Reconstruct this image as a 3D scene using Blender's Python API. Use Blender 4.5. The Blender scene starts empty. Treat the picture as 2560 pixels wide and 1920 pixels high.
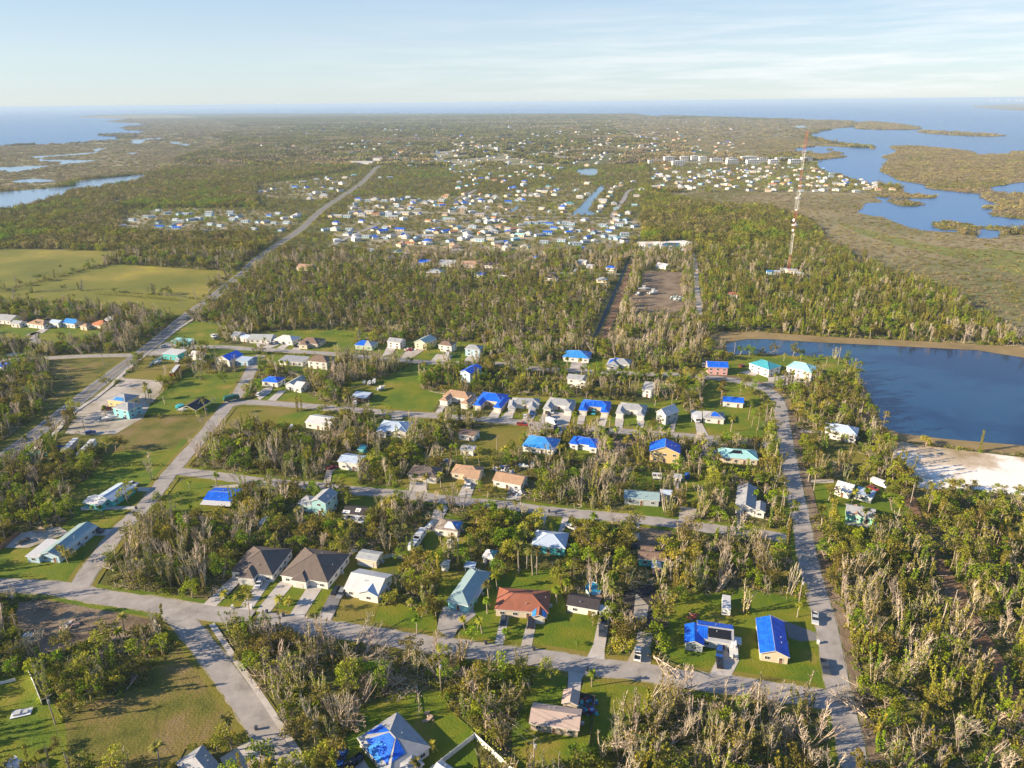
import bpy, bmesh, math, random
import numpy as np
from mathutils import Vector, Matrix, noise
random.seed(7); rng = np.random.default_rng(7)
S = bpy.context.scene
C = S.collection

# ------------------------------------------------------------------ camera
W_, F_, H_ = 2560, 1776.0, 150.0
ROLL = math.atan(25 / 2560); PITCH = math.atan((960 - 255.5) / F_)
cam = bpy.data.cameras.new("camera"); camo = bpy.data.objects.new("camera", cam); C.objects.link(camo)
cam.sensor_fit = 'HORIZONTAL'; cam.sensor_width = 36.0; cam.lens = 36.0 * F_ / W_
cam.clip_start = 1.0; cam.clip_end = 600000.0
camo.location = (0, 0, H_)
camo.matrix_world = Matrix.Translation((0, 0, H_)) @ Matrix.Rotation(math.pi / 2 - PITCH, 4, 'X') @ Matrix.Rotation(-ROLL, 4, 'Z')
S.camera = camo

# ------------------------------------------------------------------ light
SUN_EL, SUN_AZ = math.radians(20.5), math.radians(192)      # azimuth of the sun, counter-clockwise from +X
HAZE_D = 6.2e-5
SKYG = 3.9      # brightness of the clear-sky ramp in the same unit as the Sky Texture
sv = Vector((math.cos(SUN_AZ) * math.cos(SUN_EL), math.sin(SUN_AZ) * math.cos(SUN_EL), math.sin(SUN_EL)))
sl = bpy.data.lights.new("sun", 'SUN'); sl.energy = 5.0; sl.angle = math.radians(0.6); sl.color = (1.0, 0.82, 0.58)
so = bpy.data.objects.new("sun", sl); C.objects.link(so); so.rotation_euler = sv.to_track_quat('Z', 'Y').to_euler()
wd = bpy.data.worlds.new("World"); S.world = wd; wd.use_nodes = True
nt = wd.node_tree; N = nt.nodes; K = nt.links; N.clear()
sky = N.new('ShaderNodeTexSky'); sky.sky_type = 'NISHITA'; sky.sun_disc = False
sky.sun_elevation = SUN_EL; sky.sun_rotation = math.atan2(sv.x, sv.y); sky.altitude = 100
sky.air_density = 1.0; sky.dust_density = 0.0; sky.ozone_density = 4.0
bg = N.new('ShaderNodeBackground'); bg.inputs[1].default_value = 0.10
wo = N.new('ShaderNodeOutputWorld')
tc = N.new('ShaderNodeTexCoord'); mp = N.new('ShaderNodeMapping'); mp.inputs['Scale'].default_value = (1.6, 1.6, 22)
no = N.new('ShaderNodeTexNoise'); no.inputs['Scale'].default_value = 3.2; no.inputs['Detail'].default_value = 9; no.inputs['Roughness'].default_value = 0.6
K.new(tc.outputs['Generated'], mp.inputs[0]); K.new(mp.outputs[0], no.inputs['Vector'])
rp = N.new('ShaderNodeValToRGB'); rp.color_ramp.elements[0].position = 0.43; rp.color_ramp.elements[1].position = 0.66
K.new(no.outputs[0], rp.inputs[0])
sx = N.new('ShaderNodeSeparateXYZ'); K.new(tc.outputs['Generated'], sx.inputs[0])
r2 = N.new('ShaderNodeValToRGB'); e = r2.color_ramp.elements      # band of thin cloud low over the horizon
e[0].position = 0.0; e[0].color = (.15, .15, .15, 1); e[1].position = 0.13; e[1].color = (.05, .05, .05, 1)
q = e.new(0.022); q.color = (1, 1, 1, 1); q = e.new(0.07); q.color = (.6, .6, .6, 1)
K.new(sx.outputs['Z'], r2.inputs[0])
r3 = N.new('ShaderNodeMapRange'); r3.inputs[1].default_value = -0.35; r3.inputs[2].default_value = 0.5
r3.inputs[3].default_value = 0.0; r3.inputs[4].default_value = 0.95; K.new(sx.outputs['X'], r3.inputs[0])
m1 = N.new('ShaderNodeMath'); m1.operation = 'MULTIPLY'; K.new(rp.outputs[0], m1.inputs[0]); K.new(r2.outputs[0], m1.inputs[1])
m2 = N.new('ShaderNodeMath'); m2.operation = 'MULTIPLY'; K.new(m1.outputs[0], m2.inputs[0]); K.new(r3.outputs[0], m2.inputs[1])
mx = N.new('ShaderNodeMixRGB'); mx.inputs[2].default_value = (4.5, 4.55, 4.65, 1)
r4 = N.new('ShaderNodeValToRGB'); e = r4.color_ramp.elements; K.new(sx.outputs['Z'], r4.inputs[0])
e[0].position = 0.0; e[0].color = (.66, .76, .82, 1); e[1].position = .6; e[1].color = (.10, .24, .55, 1)
q = e.new(.05); q.color = (.70, .80, .87, 1); q = e.new(.22); q.color = (.36, .56, .84, 1)
ml = N.new('ShaderNodeMixRGB'); ml.blend_type = 'MULTIPLY'; ml.inputs[0].default_value = 1; ml.inputs[2].default_value = (SKYG, SKYG, SKYG, 1); K.new(r4.outputs[0], ml.inputs[1])
mk = N.new('ShaderNodeMixRGB'); mk.inputs[0].default_value = .8; K.new(sky.outputs[0], mk.inputs[1]); K.new(ml.outputs[0], mk.inputs[2])
K.new(m2.outputs[0], mx.inputs[0]); K.new(mk.outputs[0], mx.inputs[1]); K.new(mx.outputs[0], bg.inputs[0]); K.new(bg.outputs[0], wo.inputs[0])
S.view_settings.view_transform = 'Standard'; S.view_settings.look = 'None'; S.view_settings.exposure = 1.24; S.view_settings.gamma = 1
S.render.engine = 'CYCLES'
S.cycles.max_bounces = 6; S.cycles.diffuse_bounces = 2; S.cycles.glossy_bounces = 2; S.cycles.transparent_max_bounces = 4; S.cycles.volume_bounces = 0

# ------------------------------------------------------------------ survey: photo pixel -> point on the plane z
cr, sr = math.cos(ROLL), math.sin(ROLL); cp, sp = math.cos(PITCH), math.sin(PITCH)
TILE = {k: (640 * (i % 4), y) for i, (k, y) in enumerate(zip('abcdefghijklmnop', [1440] * 4 + [960] * 4 + [640] * 4 + [200] * 4))}
def px(t, x=None, y=None):
    if x is None: t, x, y = t
    o = TILE[t]; return (o[0] + x / 3.456, o[1] + y / 3.456)
def P(p, z=0.0):
    if len(p) == 3: p = px(*p)
    x, y = p[0] - 1280, 960 - p[1]
    xr, yr = cr * x + sr * y, -sr * x + cr * y
    d = Vector((xr, F_ * cp + yr * sp, -F_ * sp + yr * cp)); t = (H_ - z) / max(-d.z, 3.0)
    return Vector((d.x * t, d.y * t, z))
def project(x, y, z=0.0):           # world arrays -> photo pixels
    zz = z - H_
    dep = y * cp - zz * sp; up = y * sp + zz * cp
    xr, yr = x / dep * F_, up / dep * F_
    return 1280 + cr * xr - sr * yr, 960 - (sr * xr + cr * yr), dep
def poly(s):                         # "c 10,20 30,40 d 5,6" -> list of ground points
    out = []; t = None
    for w in s.split():
        if ',' in w:
            a, b = w.split(','); out.append(P((t, float(a), float(b))) if t else P((float(a), float(b))))
        else: t = w
    return out
def smooth(pts, n=5, closed=False):
    m = len(pts); out = []
    for i in range(m if closed else m - 1):
        if closed: a, b, c, d = pts[i - 1], pts[i], pts[(i + 1) % m], pts[(i + 2) % m]
        else: a, b, c, d = pts[max(i - 1, 0)], pts[i], pts[i + 1], pts[min(i + 2, m - 1)]
        for k in range(n):
            t = k / n
            out.append(0.5 * ((2 * b) + (c - a) * t + (2 * a - 5 * b + 4 * c - d) * t * t + (3 * b - a - 3 * c + d) * t ** 3))
    if not closed: out.append(pts[-1].copy())
    return out

# ------------------------------------------------------------------ materials
MATS = {}
def mat(name, col, rough=0.8, var=None, scale=0.5, metal=0.0, spec=0.3, bump=0.0, bscale=3.0, coord='Object', rnd=0.0, stops=None, detail=6, alpha_rnd=None, stripes=None, trans=0.0):
    if name in MATS: return MATS[name]
    m = bpy.data.materials.new(name); m.use_nodes = True; n = m.node_tree.nodes; l = m.node_tree.links
    b = n['Principled BSDF']; b.inputs['Roughness'].default_value = rough; b.inputs['Metallic'].default_value = metal
    b.inputs['Specular IOR Level'].default_value = spec
    t = n.new('ShaderNodeTexCoord'); out = None
    rgb = n.new('ShaderNodeRGB'); rgb.outputs[0].default_value = (*col, 1); out = rgb.outputs[0]
    if stops or var:
        ns = n.new('ShaderNodeTexNoise'); ns.inputs['Scale'].default_value = scale; ns.inputs['Detail'].default_value = detail
        ns.inputs['Roughness'].default_value = 0.62
        l.new(t.outputs[coord], ns.inputs['Vector'])
        r = n.new('ShaderNodeValToRGB'); l.new(ns.outputs[0], r.inputs[0]); el = r.color_ramp.elements
        st = stops or [(0.3, var), (0.7, col)]
        el[0].position, el[0].color = st[0][0], (*st[0][1], 1); el[1].position, el[1].color = st[-1][0], (*st[-1][1], 1)
        for p_, c_ in st[1:-1]: el.new(p_).color = (*c_, 1)
        out = r.outputs[0]
    if stripes:                      # standing seams / mowing lines: (axis scale vector, strength, scale)
        wv = n.new('ShaderNodeTexWave'); wv.bands_direction = stripes[0]; wv.inputs['Scale'].default_value = stripes[2]
        wv.inputs['Distortion'].default_value = stripes[3] if len(stripes) > 3 else 0.0
        l.new(t.outputs[coord], wv.inputs['Vector'])
        mm = n.new('ShaderNodeMapRange'); mm.inputs[3].default_value = 1 - stripes[1]; mm.inputs[4].default_value = 1.0; l.new(wv.outputs[0], mm.inputs[0])
        h = n.new('ShaderNodeHueSaturation'); l.new(out, h.inputs['Color']); l.new(mm.outputs[0], h.inputs['Value']); out = h.outputs[0]
    if rnd:
        oi = n.new('ShaderNodeObjectInfo'); h = n.new('ShaderNodeHueSaturation'); l.new(out, h.inputs['Color'])
        a = n.new('ShaderNodeMapRange'); a.inputs[3].default_value = 1 - rnd; a.inputs[4].default_value = 1 + rnd; l.new(oi.outputs['Random'], a.inputs[0]); l.new(a.outputs[0], h.inputs['Value'])
        w = n.new('ShaderNodeMath'); w.operation = 'MULTIPLY'; w.inputs[1].default_value = 7.3; l.new(oi.outputs['Random'], w.inputs[0])
        w2 = n.new('ShaderNodeMath'); w2.operation = 'FRACT'; l.new(w.outputs[0], w2.inputs[0])
        a2 = n.new('ShaderNodeMapRange'); a2.inputs[3].default_value = 0.5 - rnd * 0.08; a2.inputs[4].default_value = 0.5 + rnd * 0.05; l.new(w2.outputs[0], a2.inputs[0]); l.new(a2.outputs[0], h.inputs['Hue'])
        out = h.outputs[0]
    l.new(out, b.inputs['Base Color'])
    if bump:
        nb = n.new('ShaderNodeTexNoise'); nb.inputs['Scale'].default_value = bscale; nb.inputs['Detail'].default_value = 4; l.new(t.outputs[coord], nb.inputs['Vector'])
        bp = n.new('ShaderNodeBump'); bp.inputs['Strength'].default_value = bump; bp.inputs['Distance'].default_value = 0.3; l.new(nb.outputs[0], bp.inputs['Height']); l.new(bp.outputs[0], b.inputs['Normal'])
    if trans:
        tr = n.new('ShaderNodeBsdfTranslucent'); l.new(out, tr.inputs[0]); ms = n.new('ShaderNodeMixShader'); ms.inputs[0].default_value = trans
        l.new(b.outputs[0], ms.inputs[1]); l.new(tr.outputs[0], ms.inputs[2]); l.new(ms.outputs[0], n['Material Output'].inputs[0])
    MATS[name] = m; return m

G = dict(
 floor=mat('forest_floor', (.12, .10, .05), .95, stops=[(.30, (.045, .055, .010)), (.45, (.085, .095, .014)), (.58, (.13, .12, .035)), (.74, (.20, .165, .075))], scale=.018, detail=12, bump=.6, bscale=.6),
 lawn=mat('lawn_grass', (.10, .13, .02), .9, stops=[(.28, (.060, .115, .003)), (.44, (.105, .160, .004)), (.56, (.165, .180, .007)), (.66, (.26, .205, .035)), (.74, (.30, .22, .10))], scale=.06, detail=15, bump=.6, bscale=2.0, stripes=('Y', .10, .8, 2.0)),
 dry=mat('dry_grass', (.18, .16, .05), .9, stops=[(.28, (.095, .125, .006)), (.45, (.165, .155, .013)), (.6, (.215, .172, .032)), (.78, (.27, .20, .075))], scale=.035, detail=12, bump=.5, bscale=1.5, stripes=('Y', .10, .9, 3.0)),
 meadow=mat('meadow_grass', (.2, .2, .04), .9, stops=[(.3, (.11, .125, .014)), (.5, (.19, .185, .018)), (.60, (.26, .22, .035)), (.72, (.38, .33, .02))], scale=.012, detail=12, bump=.4, bscale=.6, stripes=('Y', .12, .12, 2.0)),
 dirt=mat('bare_dirt', (.16, .12, .10), .95, stops=[(.3, (.10, .068, .042)), (.48, (.19, .135, .085)), (.6, (.25, .19, .13)), (.75, (.20, .17, .06))], scale=.09, detail=12, bump=.7, bscale=1.2),
 track=mat('track_earth', (.2, .13, .08), .95, stops=[(.3, (.14, .075, .035)), (.7, (.26, .16, .095))], scale=.2, detail=10, bump=.5),
 black=mat('black_mulch', (.03, .03, .035), .9, stops=[(.4, (.018, .018, .02)), (.75, (.09, .08, .075))], scale=.3, detail=8),
 sand=mat('white_sand', (.75, .66, .58), .9, stops=[(.36, (.32, .24, .13)), (.47, (.55, .45, .34)), (.52, (.84, .78, .71)), (.8, (.90, .86, .81))], scale=.022, detail=12, bump=.4, bscale=.8),
 gravel=mat('shell_gravel', (.45, .40, .35), .9, stops=[(.33, (.25, .215, .15)), (.5, (.42, .375, .32)), (.75, (.60, .55, .49))], scale=.05, detail=12),
 bank=mat('bank_grass', (.3, .2, .1), .95, stops=[(.35, (.20, .145, .06)), (.6, (.30, .215, .10)), (.8, (.40, .30, .18))], scale=.05, detail=12, bump=.5),
 asphalt=mat('road_concrete', (.36, .33, .31), .9, stops=[(.3, (.22, .20, .185)), (.44, (.30, .275, .255)), (.56, (.34, .31, .288)), (.75, (.42, .385, .355))], scale=.22, detail=15),
 highway=mat('highway_asphalt', (.2, .19, .19), .85, stops=[(.3, (.165, .158, .155)), (.8, (.225, .215, .21))], scale=.1, detail=10),
 wear=mat('worn_grass', (.12, .10, .03), .95, stops=[(.35, (.12, .12, .018)), (.6, (.16, .13, .035)), (.8, (.20, .15, .06))], scale=.6, detail=10),
 shoulder=mat('sandy_shoulder', (.3, .26, .2), .95, stops=[(.35, (.16, .17, .05)), (.5, (.30, .26, .18)), (.7, (.42, .37, .29))], scale=.5, detail=12),
 mown=mat('mown_field', (.18, .16, .05), .95, stops=[(.32, (.07, .085, .010)), (.45, (.145, .14, .02)), (.55, (.20, .155, .04)), (.68, (.25, .175, .085))], scale=.07, detail=14, bump=.7, bscale=1.5, stripes=('Y', .22, .55, 2.5)),
 town=mat('town_yards', (.2, .2, .1), .95, stops=[(.34, (.10, .12, .03)), (.46, (.18, .17, .07)), (.56, (.30, .26, .16)), (.66, (.42, .38, .30)), (.8, (.20, .20, .08))], scale=.02, detail=14),
 concrete=mat('driveway_concrete', (.5, .46, .42), .85, stops=[(.35, (.40, .365, .33)), (.7, (.53, .49, .45))], scale=.25, detail=10),
 white_line=mat('line_paint', (.7, .7, .68), .7), yellow_line=mat('yellow_paint', (.6, .45, .08), .7),
 marsh=mat('marsh_ground', (.2, .17, .1), .95, stops=[(.32, (.14, .145, .045)), (.45, (.20, .18, .075)), (.55, (.26, .215, .11)), (.75, (.31, .25, .15))], scale=.006, detail=14, bump=.5, bscale=.3),
 marshgreen=mat('marsh_green', (.14, .16, .03), .95, stops=[(.32, (.14, .165, .03)), (.6, (.21, .21, .045)), (.8, (.26, .22, .08))], scale=.01, detail=14, bump=.5, bscale=.3),
)
def water(name, col, rough, bs, bst, spec=.5):
    m = mat(name, col, rough, spec=spec, bump=bst, bscale=bs); return m
G['lake'] = mat('lake_water', (.004, .05, .15), .12, spec=.5, stops=[(.44, (.0018, .022, .085)), (.50, (.010, .052, .125)), (.7, (.014, .062, .14))], scale=.008, detail=5, bump=.06, bscale=1.2)
G['sea'] = mat('sea_water', (.02, .13, .32), .25, spec=.5, stops=[(.35, (.010, .085, .25)), (.6, (.018, .12, .33)), (.8, (.04, .16, .38))], scale=.0006, detail=6, bump=.10, bscale=.05)
G['shallow'] = mat('marsh_water', (.16, .26, .38), .18, spec=.5, bump=.05, bscale=.1)
G['canal'] = mat('canal_water', (.01, .09, .19), .12, spec=.5, bump=.05, bscale=.3)
G['ditch'] = mat('ditch_water', (.008, .02, .035), .5, spec=.12)

# ------------------------------------------------------------------ mesh builder
class MB:
    def __init__(s): s.v = []; s.f = []; s.m = []
    def face(s, pts, mi=0):
        o = len(s.v); s.v += [tuple(p) for p in pts]; s.f.append(tuple(range(o, o + len(pts)))); s.m.append(mi)
    def mesh(s, vs, fs, mi=0):
        o = len(s.v); s.v += [tuple(p) for p in vs]
        for f in fs: s.f.append(tuple(o + i for i in f)); s.m.append(mi)
    def box(s, x0, x1, y0, y1, z0, z1, mi=0, M=None):
        vs = [Vector((x, y, z)) for z in (z0, z1) for x, y in ((x0, y0), (x1, y0), (x1, y1), (x0, y1))]
        if M: vs = [M @ v for v in vs]
        s.mesh(vs, [(3, 2, 1, 0), (4, 5, 6, 7), (0, 1, 5, 4), (1, 2, 6, 5), (2, 3, 7, 6), (3, 0, 4, 7)], mi)
    def tube(s, pts, radii, n=5, mi=0, cap=True):
        rings = []; o = len(s.v); pts = [Vector(p) for p in pts]
        for i, p in enumerate(pts):
            d = (pts[min(i + 1, len(pts) - 1)] - pts[max(i - 1, 0)]).normalized()
            a = d.orthogonal().normalized(); b = d.cross(a)
            for k in range(n):
                t = 2 * math.pi * k / n; s.v.append(tuple(p + (a * math.cos(t) + b * math.sin(t)) * radii[i]))
        for i in range(len(pts) - 1):
            for k in range(n):
                s.f.append((o + i * n + k, o + i * n + (k + 1) % n, o + (i + 1) * n + (k + 1) % n, o + (i + 1) * n + k)); s.m.append(mi)
        if cap:
            s.f.append(tuple(o + (len(pts) - 1) * n + k for k in range(n))); s.m.append(mi)
            s.f.append(tuple(o + k for k in reversed(range(n)))); s.m.append(mi)
    def data(s, name, mats):
        me = bpy.data.meshes.new(name); me.from_pydata(s.v, [], s.f)
        for m in mats: me.materials.append(m)
        if len(mats) > 1: me.polygons.foreach_set('material_index', s.m)
        me.update(); return me
    def obj(s, name, mats, parent=None, loc=None):
        if not isinstance(mats, (list, tuple)): mats = [mats]
        o = bpy.data.objects.new(name, s.data(name, mats)); C.objects.link(o)
        if parent: o.parent = parent
        if loc is not None: o.location = loc
        return o
def tag(o, label=None, cat=None, group=None, kind=None):
    if label: o['label'] = label
    if cat: o['category'] = cat
    if group: o['group'] = group
    if kind: o['kind'] = kind
    return o
def thing(name, label, cat, loc=(0, 0, 0), rz=0.0, group=None):
    o = bpy.data.objects.new(name, None); C.objects.link(o); o.empty_display_size = 0.5
    o.location = loc; o.rotation_euler = (0, 0, rz); return tag(o, label, cat, group)
def face_up(me):
    bm = bmesh.new(); bm.from_mesh(me); bmesh.ops.triangulate(bm, faces=bm.faces[:], ngon_method='EAR_CLIP')
    bmesh.ops.reverse_faces(bm, faces=[f for f in bm.faces if f.normal.z < 0]); bm.to_mesh(me); bm.free()
def sheet(name, pts, z, m, label, n=0, kind='structure'):
    if n: pts = smooth(pts, n, True)
    b = MB(); b.face([(p.x, p.y, z) for p in pts])
    o = b.obj(name, m); me = o.data
    face_up(me)
    return tag(o, label, None, None, kind)

# ------------------------------------------------------------------ ground, water
CLEAR = []          # polygons where no woods grow (ground xy arrays)
HARD = []           # roads, drives, houses: nothing at all grows
def arr(pts): return np.array([(p.x, p.y) for p in pts])
R = 220000.0
CUTX = [x * s for x in (350, 900, 2000, 4500, 10000, 22000, 50000, 110000) for s in (-1, 1)] + [0]
CUTY = [-500, 0, 300, 600, 1000, 1600, 2500, 4000, 6500, 10000, 16000, 26000, 42000, 70000, 120000]
def dice(o):                      # cut a huge sheet into cells so that it stays numerically exact
    bm = bmesh.new(); bm.from_mesh(o.data)
    for a, cuts in ((0, CUTX), (1, CUTY)):
        for c in cuts:
            co = [0, 0, 0]; co[a] = c; nn = [0, 0, 0]; nn[a] = 1
            bmesh.ops.bisect_plane(bm, geom=bm.verts[:] + bm.edges[:] + bm.faces[:], plane_co=co, plane_no=nn)
    bmesh.ops.triangulate(bm, faces=bm.faces[:], ngon_method='EAR_CLIP')
    bm.to_mesh(o.data); bm.free(); return o
b = MB(); b.face([(-R, -2000, 0), (R, -2000, 0), (R, R, 0), (-R, R, 0)])
tag(dice(b.obj('ground', G['floor'])), 'brown and olive woodland floor under the whole landscape', kind='structure')

WATER = []
def wsheet(name, pts, m, label, z=.3, n=4):
    pts = smooth(pts, n, True) if n else pts
    sheet(name, pts, z, m, label); WATER.append(arr(pts))
left = poly("-900,368 0,364 87,362 174,358 304,349 307,342 257,340 257,336 341,335 365,328 318,326 304,319 373,311 266,304 327,298 185,293 250,287 376,284.5 640,283.5 1000,283.5 1280,283.5 1569,284 1640,292 1665,289 1872,295 1990,299 2100,301")
right = poly("2128,302 2138,309 2134,317 2070,324 2021,339 2045,348 2082,356 2160,365 2161,368 2123,368 2044,366 1992,371 1998,379 2047,384 2048,396 2044,414 2070,431 2099,436 2146,452 2189,460 2244,469 2253,482 2170,485 2198,499 2201,507 2163,508 2157,521 2143,530 2180,540 2209,544 2267,567 2325,579 2429,582 2444,595 2496,595 2499,585 2560,576 3000,566")
right = smooth(right, 3)
sea = left + right + [Vector((60000, 9000, 0)), Vector((R, R, 0)), Vector((-R, R, 0)), Vector((-60000, 9000, 0))]
dice(sheet('sea', sea, .3, G['sea'], 'wide blue sea reaching to the horizon beyond the low green peninsula'))
ISL = []
def island(s, label, m='marsh', z=.6):
    pts = smooth(poly(s), 4, True)
    sheet('marsh_island', pts, z, G[m], label); ISL.append(arr(pts))
island("p 1060,575 1270,570 1600,600 1800,630 1780,645 2080,640 2100,620 2212,618 2600,620 3300,700 3300,960 2500,900 2212,885 2100,900 1920,935 1960,975 2212,978 2600,960 2900,1300 2400,1260 2212,1210 1940,1175 1950,1130 1870,1110 1880,1090 1990,1080 1820,1010 1850,990 1400,945 1360,910 1130,870 1060,830 980,790 1010,720 1040,690 980,665 1080,640 1110,610", 'large tan mangrove island between the two channels at the right')
island("p 780,372 900,362 1200,392 1320,425 1100,432 790,425 750,400", 'low mangrove island at the tip of the far right peninsula')
island("p 1330,440 1600,450 1990,475 1980,488 1700,485 1340,460", 'thin mangrove island lying across the far right bay')
island("p 240,650 330,630 500,640 560,620 650,635 600,645 680,665 560,680 440,690 300,680", 'small mangrove island beside the bayside condominiums')
island("p 1040,1040 1150,1035 1330,1070 1300,1090 1130,1090", 'small oval mangrove island in the bay past the palm point')
island("p 870,985 1000,970 1410,1000 1400,1025 1050,1020 900,1005", 'narrow mangrove island just off the palm point')
island("p 1430,1240 1560,1225 1830,1270 1800,1300 1560,1300 1440,1280", 'oval mangrove island close to the near marsh shore')
island("p 1890,1275 2000,1270 2010,1300 1890,1300", 'tiny mangrove islet right of the oval island')
island("p 515,598 550,598 555,610 518,608", 'tiny round mangrove islet left of its pair in the far cove')
island("p 885,580 922,580 922,597 888,597", 'tiny mangrove islet at the mouth of the far cove')
island("p 1750,228 2000,212 2212,205 2700,200 2700,262 2212,265 1950,250", 'low hazy shore at the far right edge of the bay')
island("p 1700,160 2212,150 3200,150 3200,170 2212,172 1800,172", 'faint far coastline under the white storage tanks')
island("n -700,232 300,208 2212,205 2212,222 600,226 -700,246", 'faint far shore along the horizon left of centre')
island("o 0,205 450,200 480,212 200,226 0,228", 'faint far shore ending left of the open horizon')
wsheet('marsh_creek', poly("m 240,660 400,655 810,625 800,600 920,588 860,610 810,635 640,650 400,668 385,690 840,695 500,735 150,795 0,785 -300,770 -300,750 0,755 230,745 500,735 500,708 340,705 340,680"), G['shallow'], 'pale winding creek through the brown marsh at the left', n=2)
wsheet('marsh_creek', poly("m 1120,525 1190,515 1400,495 1400,507 1260,528 1200,555 1150,548"), G['shallow'], 'short pale inlet cut into the left marsh near the bay', n=2)
wsheet('marsh_pool', poly("m 1460,537 1530,535 1655,562 1600,568 1480,548"), G['shallow'], 'small pale pool right of the short inlet', n=2)
wsheet('marsh_pool', poly("m 120,872 240,855 480,862 400,888 140,888"), G['shallow'], 'pale oval pool above the large flooded flat', n=2)
wsheet('marsh_pool', poly("m 1090,630 1180,628 1180,638 1100,638"), G['shallow'], 'tiny pale pool in the middle of the left marsh', n=2)
wsheet('flooded_flat', poly("m -600,1000 0,970 250,950 500,930 640,915 650,885 800,860 1000,842 1250,820 1200,870 900,930 640,960 560,1000 300,1070 150,1110 -100,1160 -700,1220"), G['shallow'], 'large pale flooded flat dotted with dark tufts at the left edge', n=2)
wsheet('forest_pool', poly("m 920,1055 1000,1035 1150,1030 1030,1062"), G['shallow'], 'small pale pool hidden in the left woods', n=2)
wsheet('lake', poly("l -105,720 0,720 400,745 800,765 1300,790 1800,815 2212,880 3000,1000 3600,1800 2212,1650 1500,1590 1150,1545 1010,1500 960,1380 900,1250 830,1150 760,1050 700,950 650,890 400,872 0,850 k 2000,850 1900,850 1860,820 1850,760 1950,725"), G['lake'], 'deep blue rectangular lake at the right', z=.05, n=3)
wsheet('canal', poly("o 505,1168 600,1080 690,985 780,900 800,940 740,1000 660,1120 735,1168"), G['canal'], 'straight blue canal beside the row of white houses', z=.2, n=0)
wsheet('canal_basin', poly("o 555,780 640,765 740,770 720,830 600,820"), G['canal'], 'small blue basin at the far end of the canal', z=.2, n=2)
wsheet('pond', poly("o 1290,1420 1330,1405 1450,1408 1452,1450 1320,1440"), G['canal'], 'small dark blue pond by the sandy works yard', z=.2, n=0)
wsheet('marsh_pool', poly("p 225,400 280,392 345,400 340,416 240,416"), G['canal'], 'blue pool in the far right peninsula left of the tower top', z=.5, n=2)
wsheet('canal', poly("o -40,1140 60,1085 100,1078 60,1100 0,1150"), G['canal'], 'short blue canal arm left of the canal', z=.2, n=0)
wsheet('drainage_ditch', poly("k 1000,30 930,190 840,380 700,700 735,700 870,400 960,170 1015,30"), G['ditch'], 'dark straight drainage ditch beside the pine wood', z=.03, n=0)

Z0 = .012
NL = {}
def land(name, s, m, label, layer=0, n=0, clear=True):
    pts = poly(s)
    if n: pts = smooth(pts, n, True)
    NL[0] = NL.get(0, 0) + 1
    sheet(name, pts, Z0 + layer * .03 + NL[0] * .003, G[m], label)
    if clear: CLEAR.append(arr(pts))
# marshes (right, left)
MARSH = []
def marsh(s, m, label, layer=0, n=3):
    pts = smooth(poly(s), n, True); sheet('marsh', pts, .1 + layer * .05, G[m], label); MARSH.append(arr(pts)); CLEAR.append(arr(pts))
marsh("p -850,975 0,968 800,975 1000,990 1200,1150 1700,1340 2212,1340 3000,1400 l 3000,900 2212,740 2000,600 1740,500 1650,360 1480,300 1200,200 1000,150 850,60 820,0 p 800,1659 700,1500 480,1420 400,1250 150,1150 0,1100 -450,1080 -850,1010", 'marsh', 'broad tan marsh between the right woods and the bay')
marsh("p 600,1230 1000,1330 1500,1440 2212,1480 2900,1600 2900,1900 2212,1700 1700,1560 1100,1420 800,1330", 'marshgreen', 'green strip running across the broad right marsh', 1)
marsh("p -1300,350 0,345 600,345 720,362 700,415 520,425 350,470 300,500 500,545 700,560 640,580 350,570 240,590 200,640 0,660 -400,640 -800,560 -1300,420", 'marsh', 'pinkish mangrove peninsula beyond the condominiums')
marsh("p 1540,680 2212,690 3000,720 3000,880 2212,880 1900,850 1700,760", 'marshgreen', 'green interior of the large mangrove island', 13)
marsh("m -800,570 0,570 300,560 600,545 1050,515 1400,490 1700,450 1950,520 1900,580 1650,640 1500,740 1300,810 1000,830 640,880 500,925 0,965 -800,1000", 'marsh', 'brown marsh along the left bay')
marsh("m 640,322 900,312 1130,305 1500,300 2000,380 1900,470 1300,500 1050,490 1180,466 1100,436 1050,410 1290,386 920,360", 'marsh', 'brown marsh fingers by the far left bay')
# fields and yards
for k_, s_ in enumerate(("n 880,1030 1700,1000 2212,960 o 600,880 780,1000 620,1200 1080,1200 1080,1380 560,1500 n 2212,1560 1500,1500 900,1450 640,1400 780,1200", "n 0,900 420,860 860,840 700,980 480,1040 0,1000", "o 1180,680 2212,680 p 420,690 560,820 900,880 1150,965 700,970 0,965 o 1200,955", "m 1080,1180 1500,1110 2212,1130 n 330,1170 330,1260 0,1300 m 1800,1300 1100,1290", "n 1400,560 2212,520 o 700,520 1000,600 500,700 n 2212,780 1700,800")):
    pts_ = smooth(poly(s_), 3, True); sheet('town_ground', pts_, .10 + .01 * k_, G['town'], 'pale yards and streets under ' + ['the middle of the far town', 'the houses left of the far highway', 'the crowded bayside point', 'the mobile home park', 'the farthest scattered houses'][k_])
land('meadow', "m 0,1460 500,1470 1100,1480 1150,1500 930,1540 i 900,70 860,80 500,180 0,300 -500,420 -600,0", 'meadow', 'yellow flowered meadow at the left edge', 0)
land('hayfield', "i 870,110 950,70 1960,130 1990,150 1850,250 1750,380 1560,345 800,300 400,290 0,370 -300,420 -300,340 0,305 500,185 865,85", 'meadow', 'mown green hayfield left of the highway', 0)
land('pasture', "i -300,424 0,372 400,292 800,302 1550,350 1745,383 1560,490 1440,560 1200,470 900,460 560,430 350,440 0,400", 'meadow', 'rough yellow pasture below the hayfield', 0)
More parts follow.
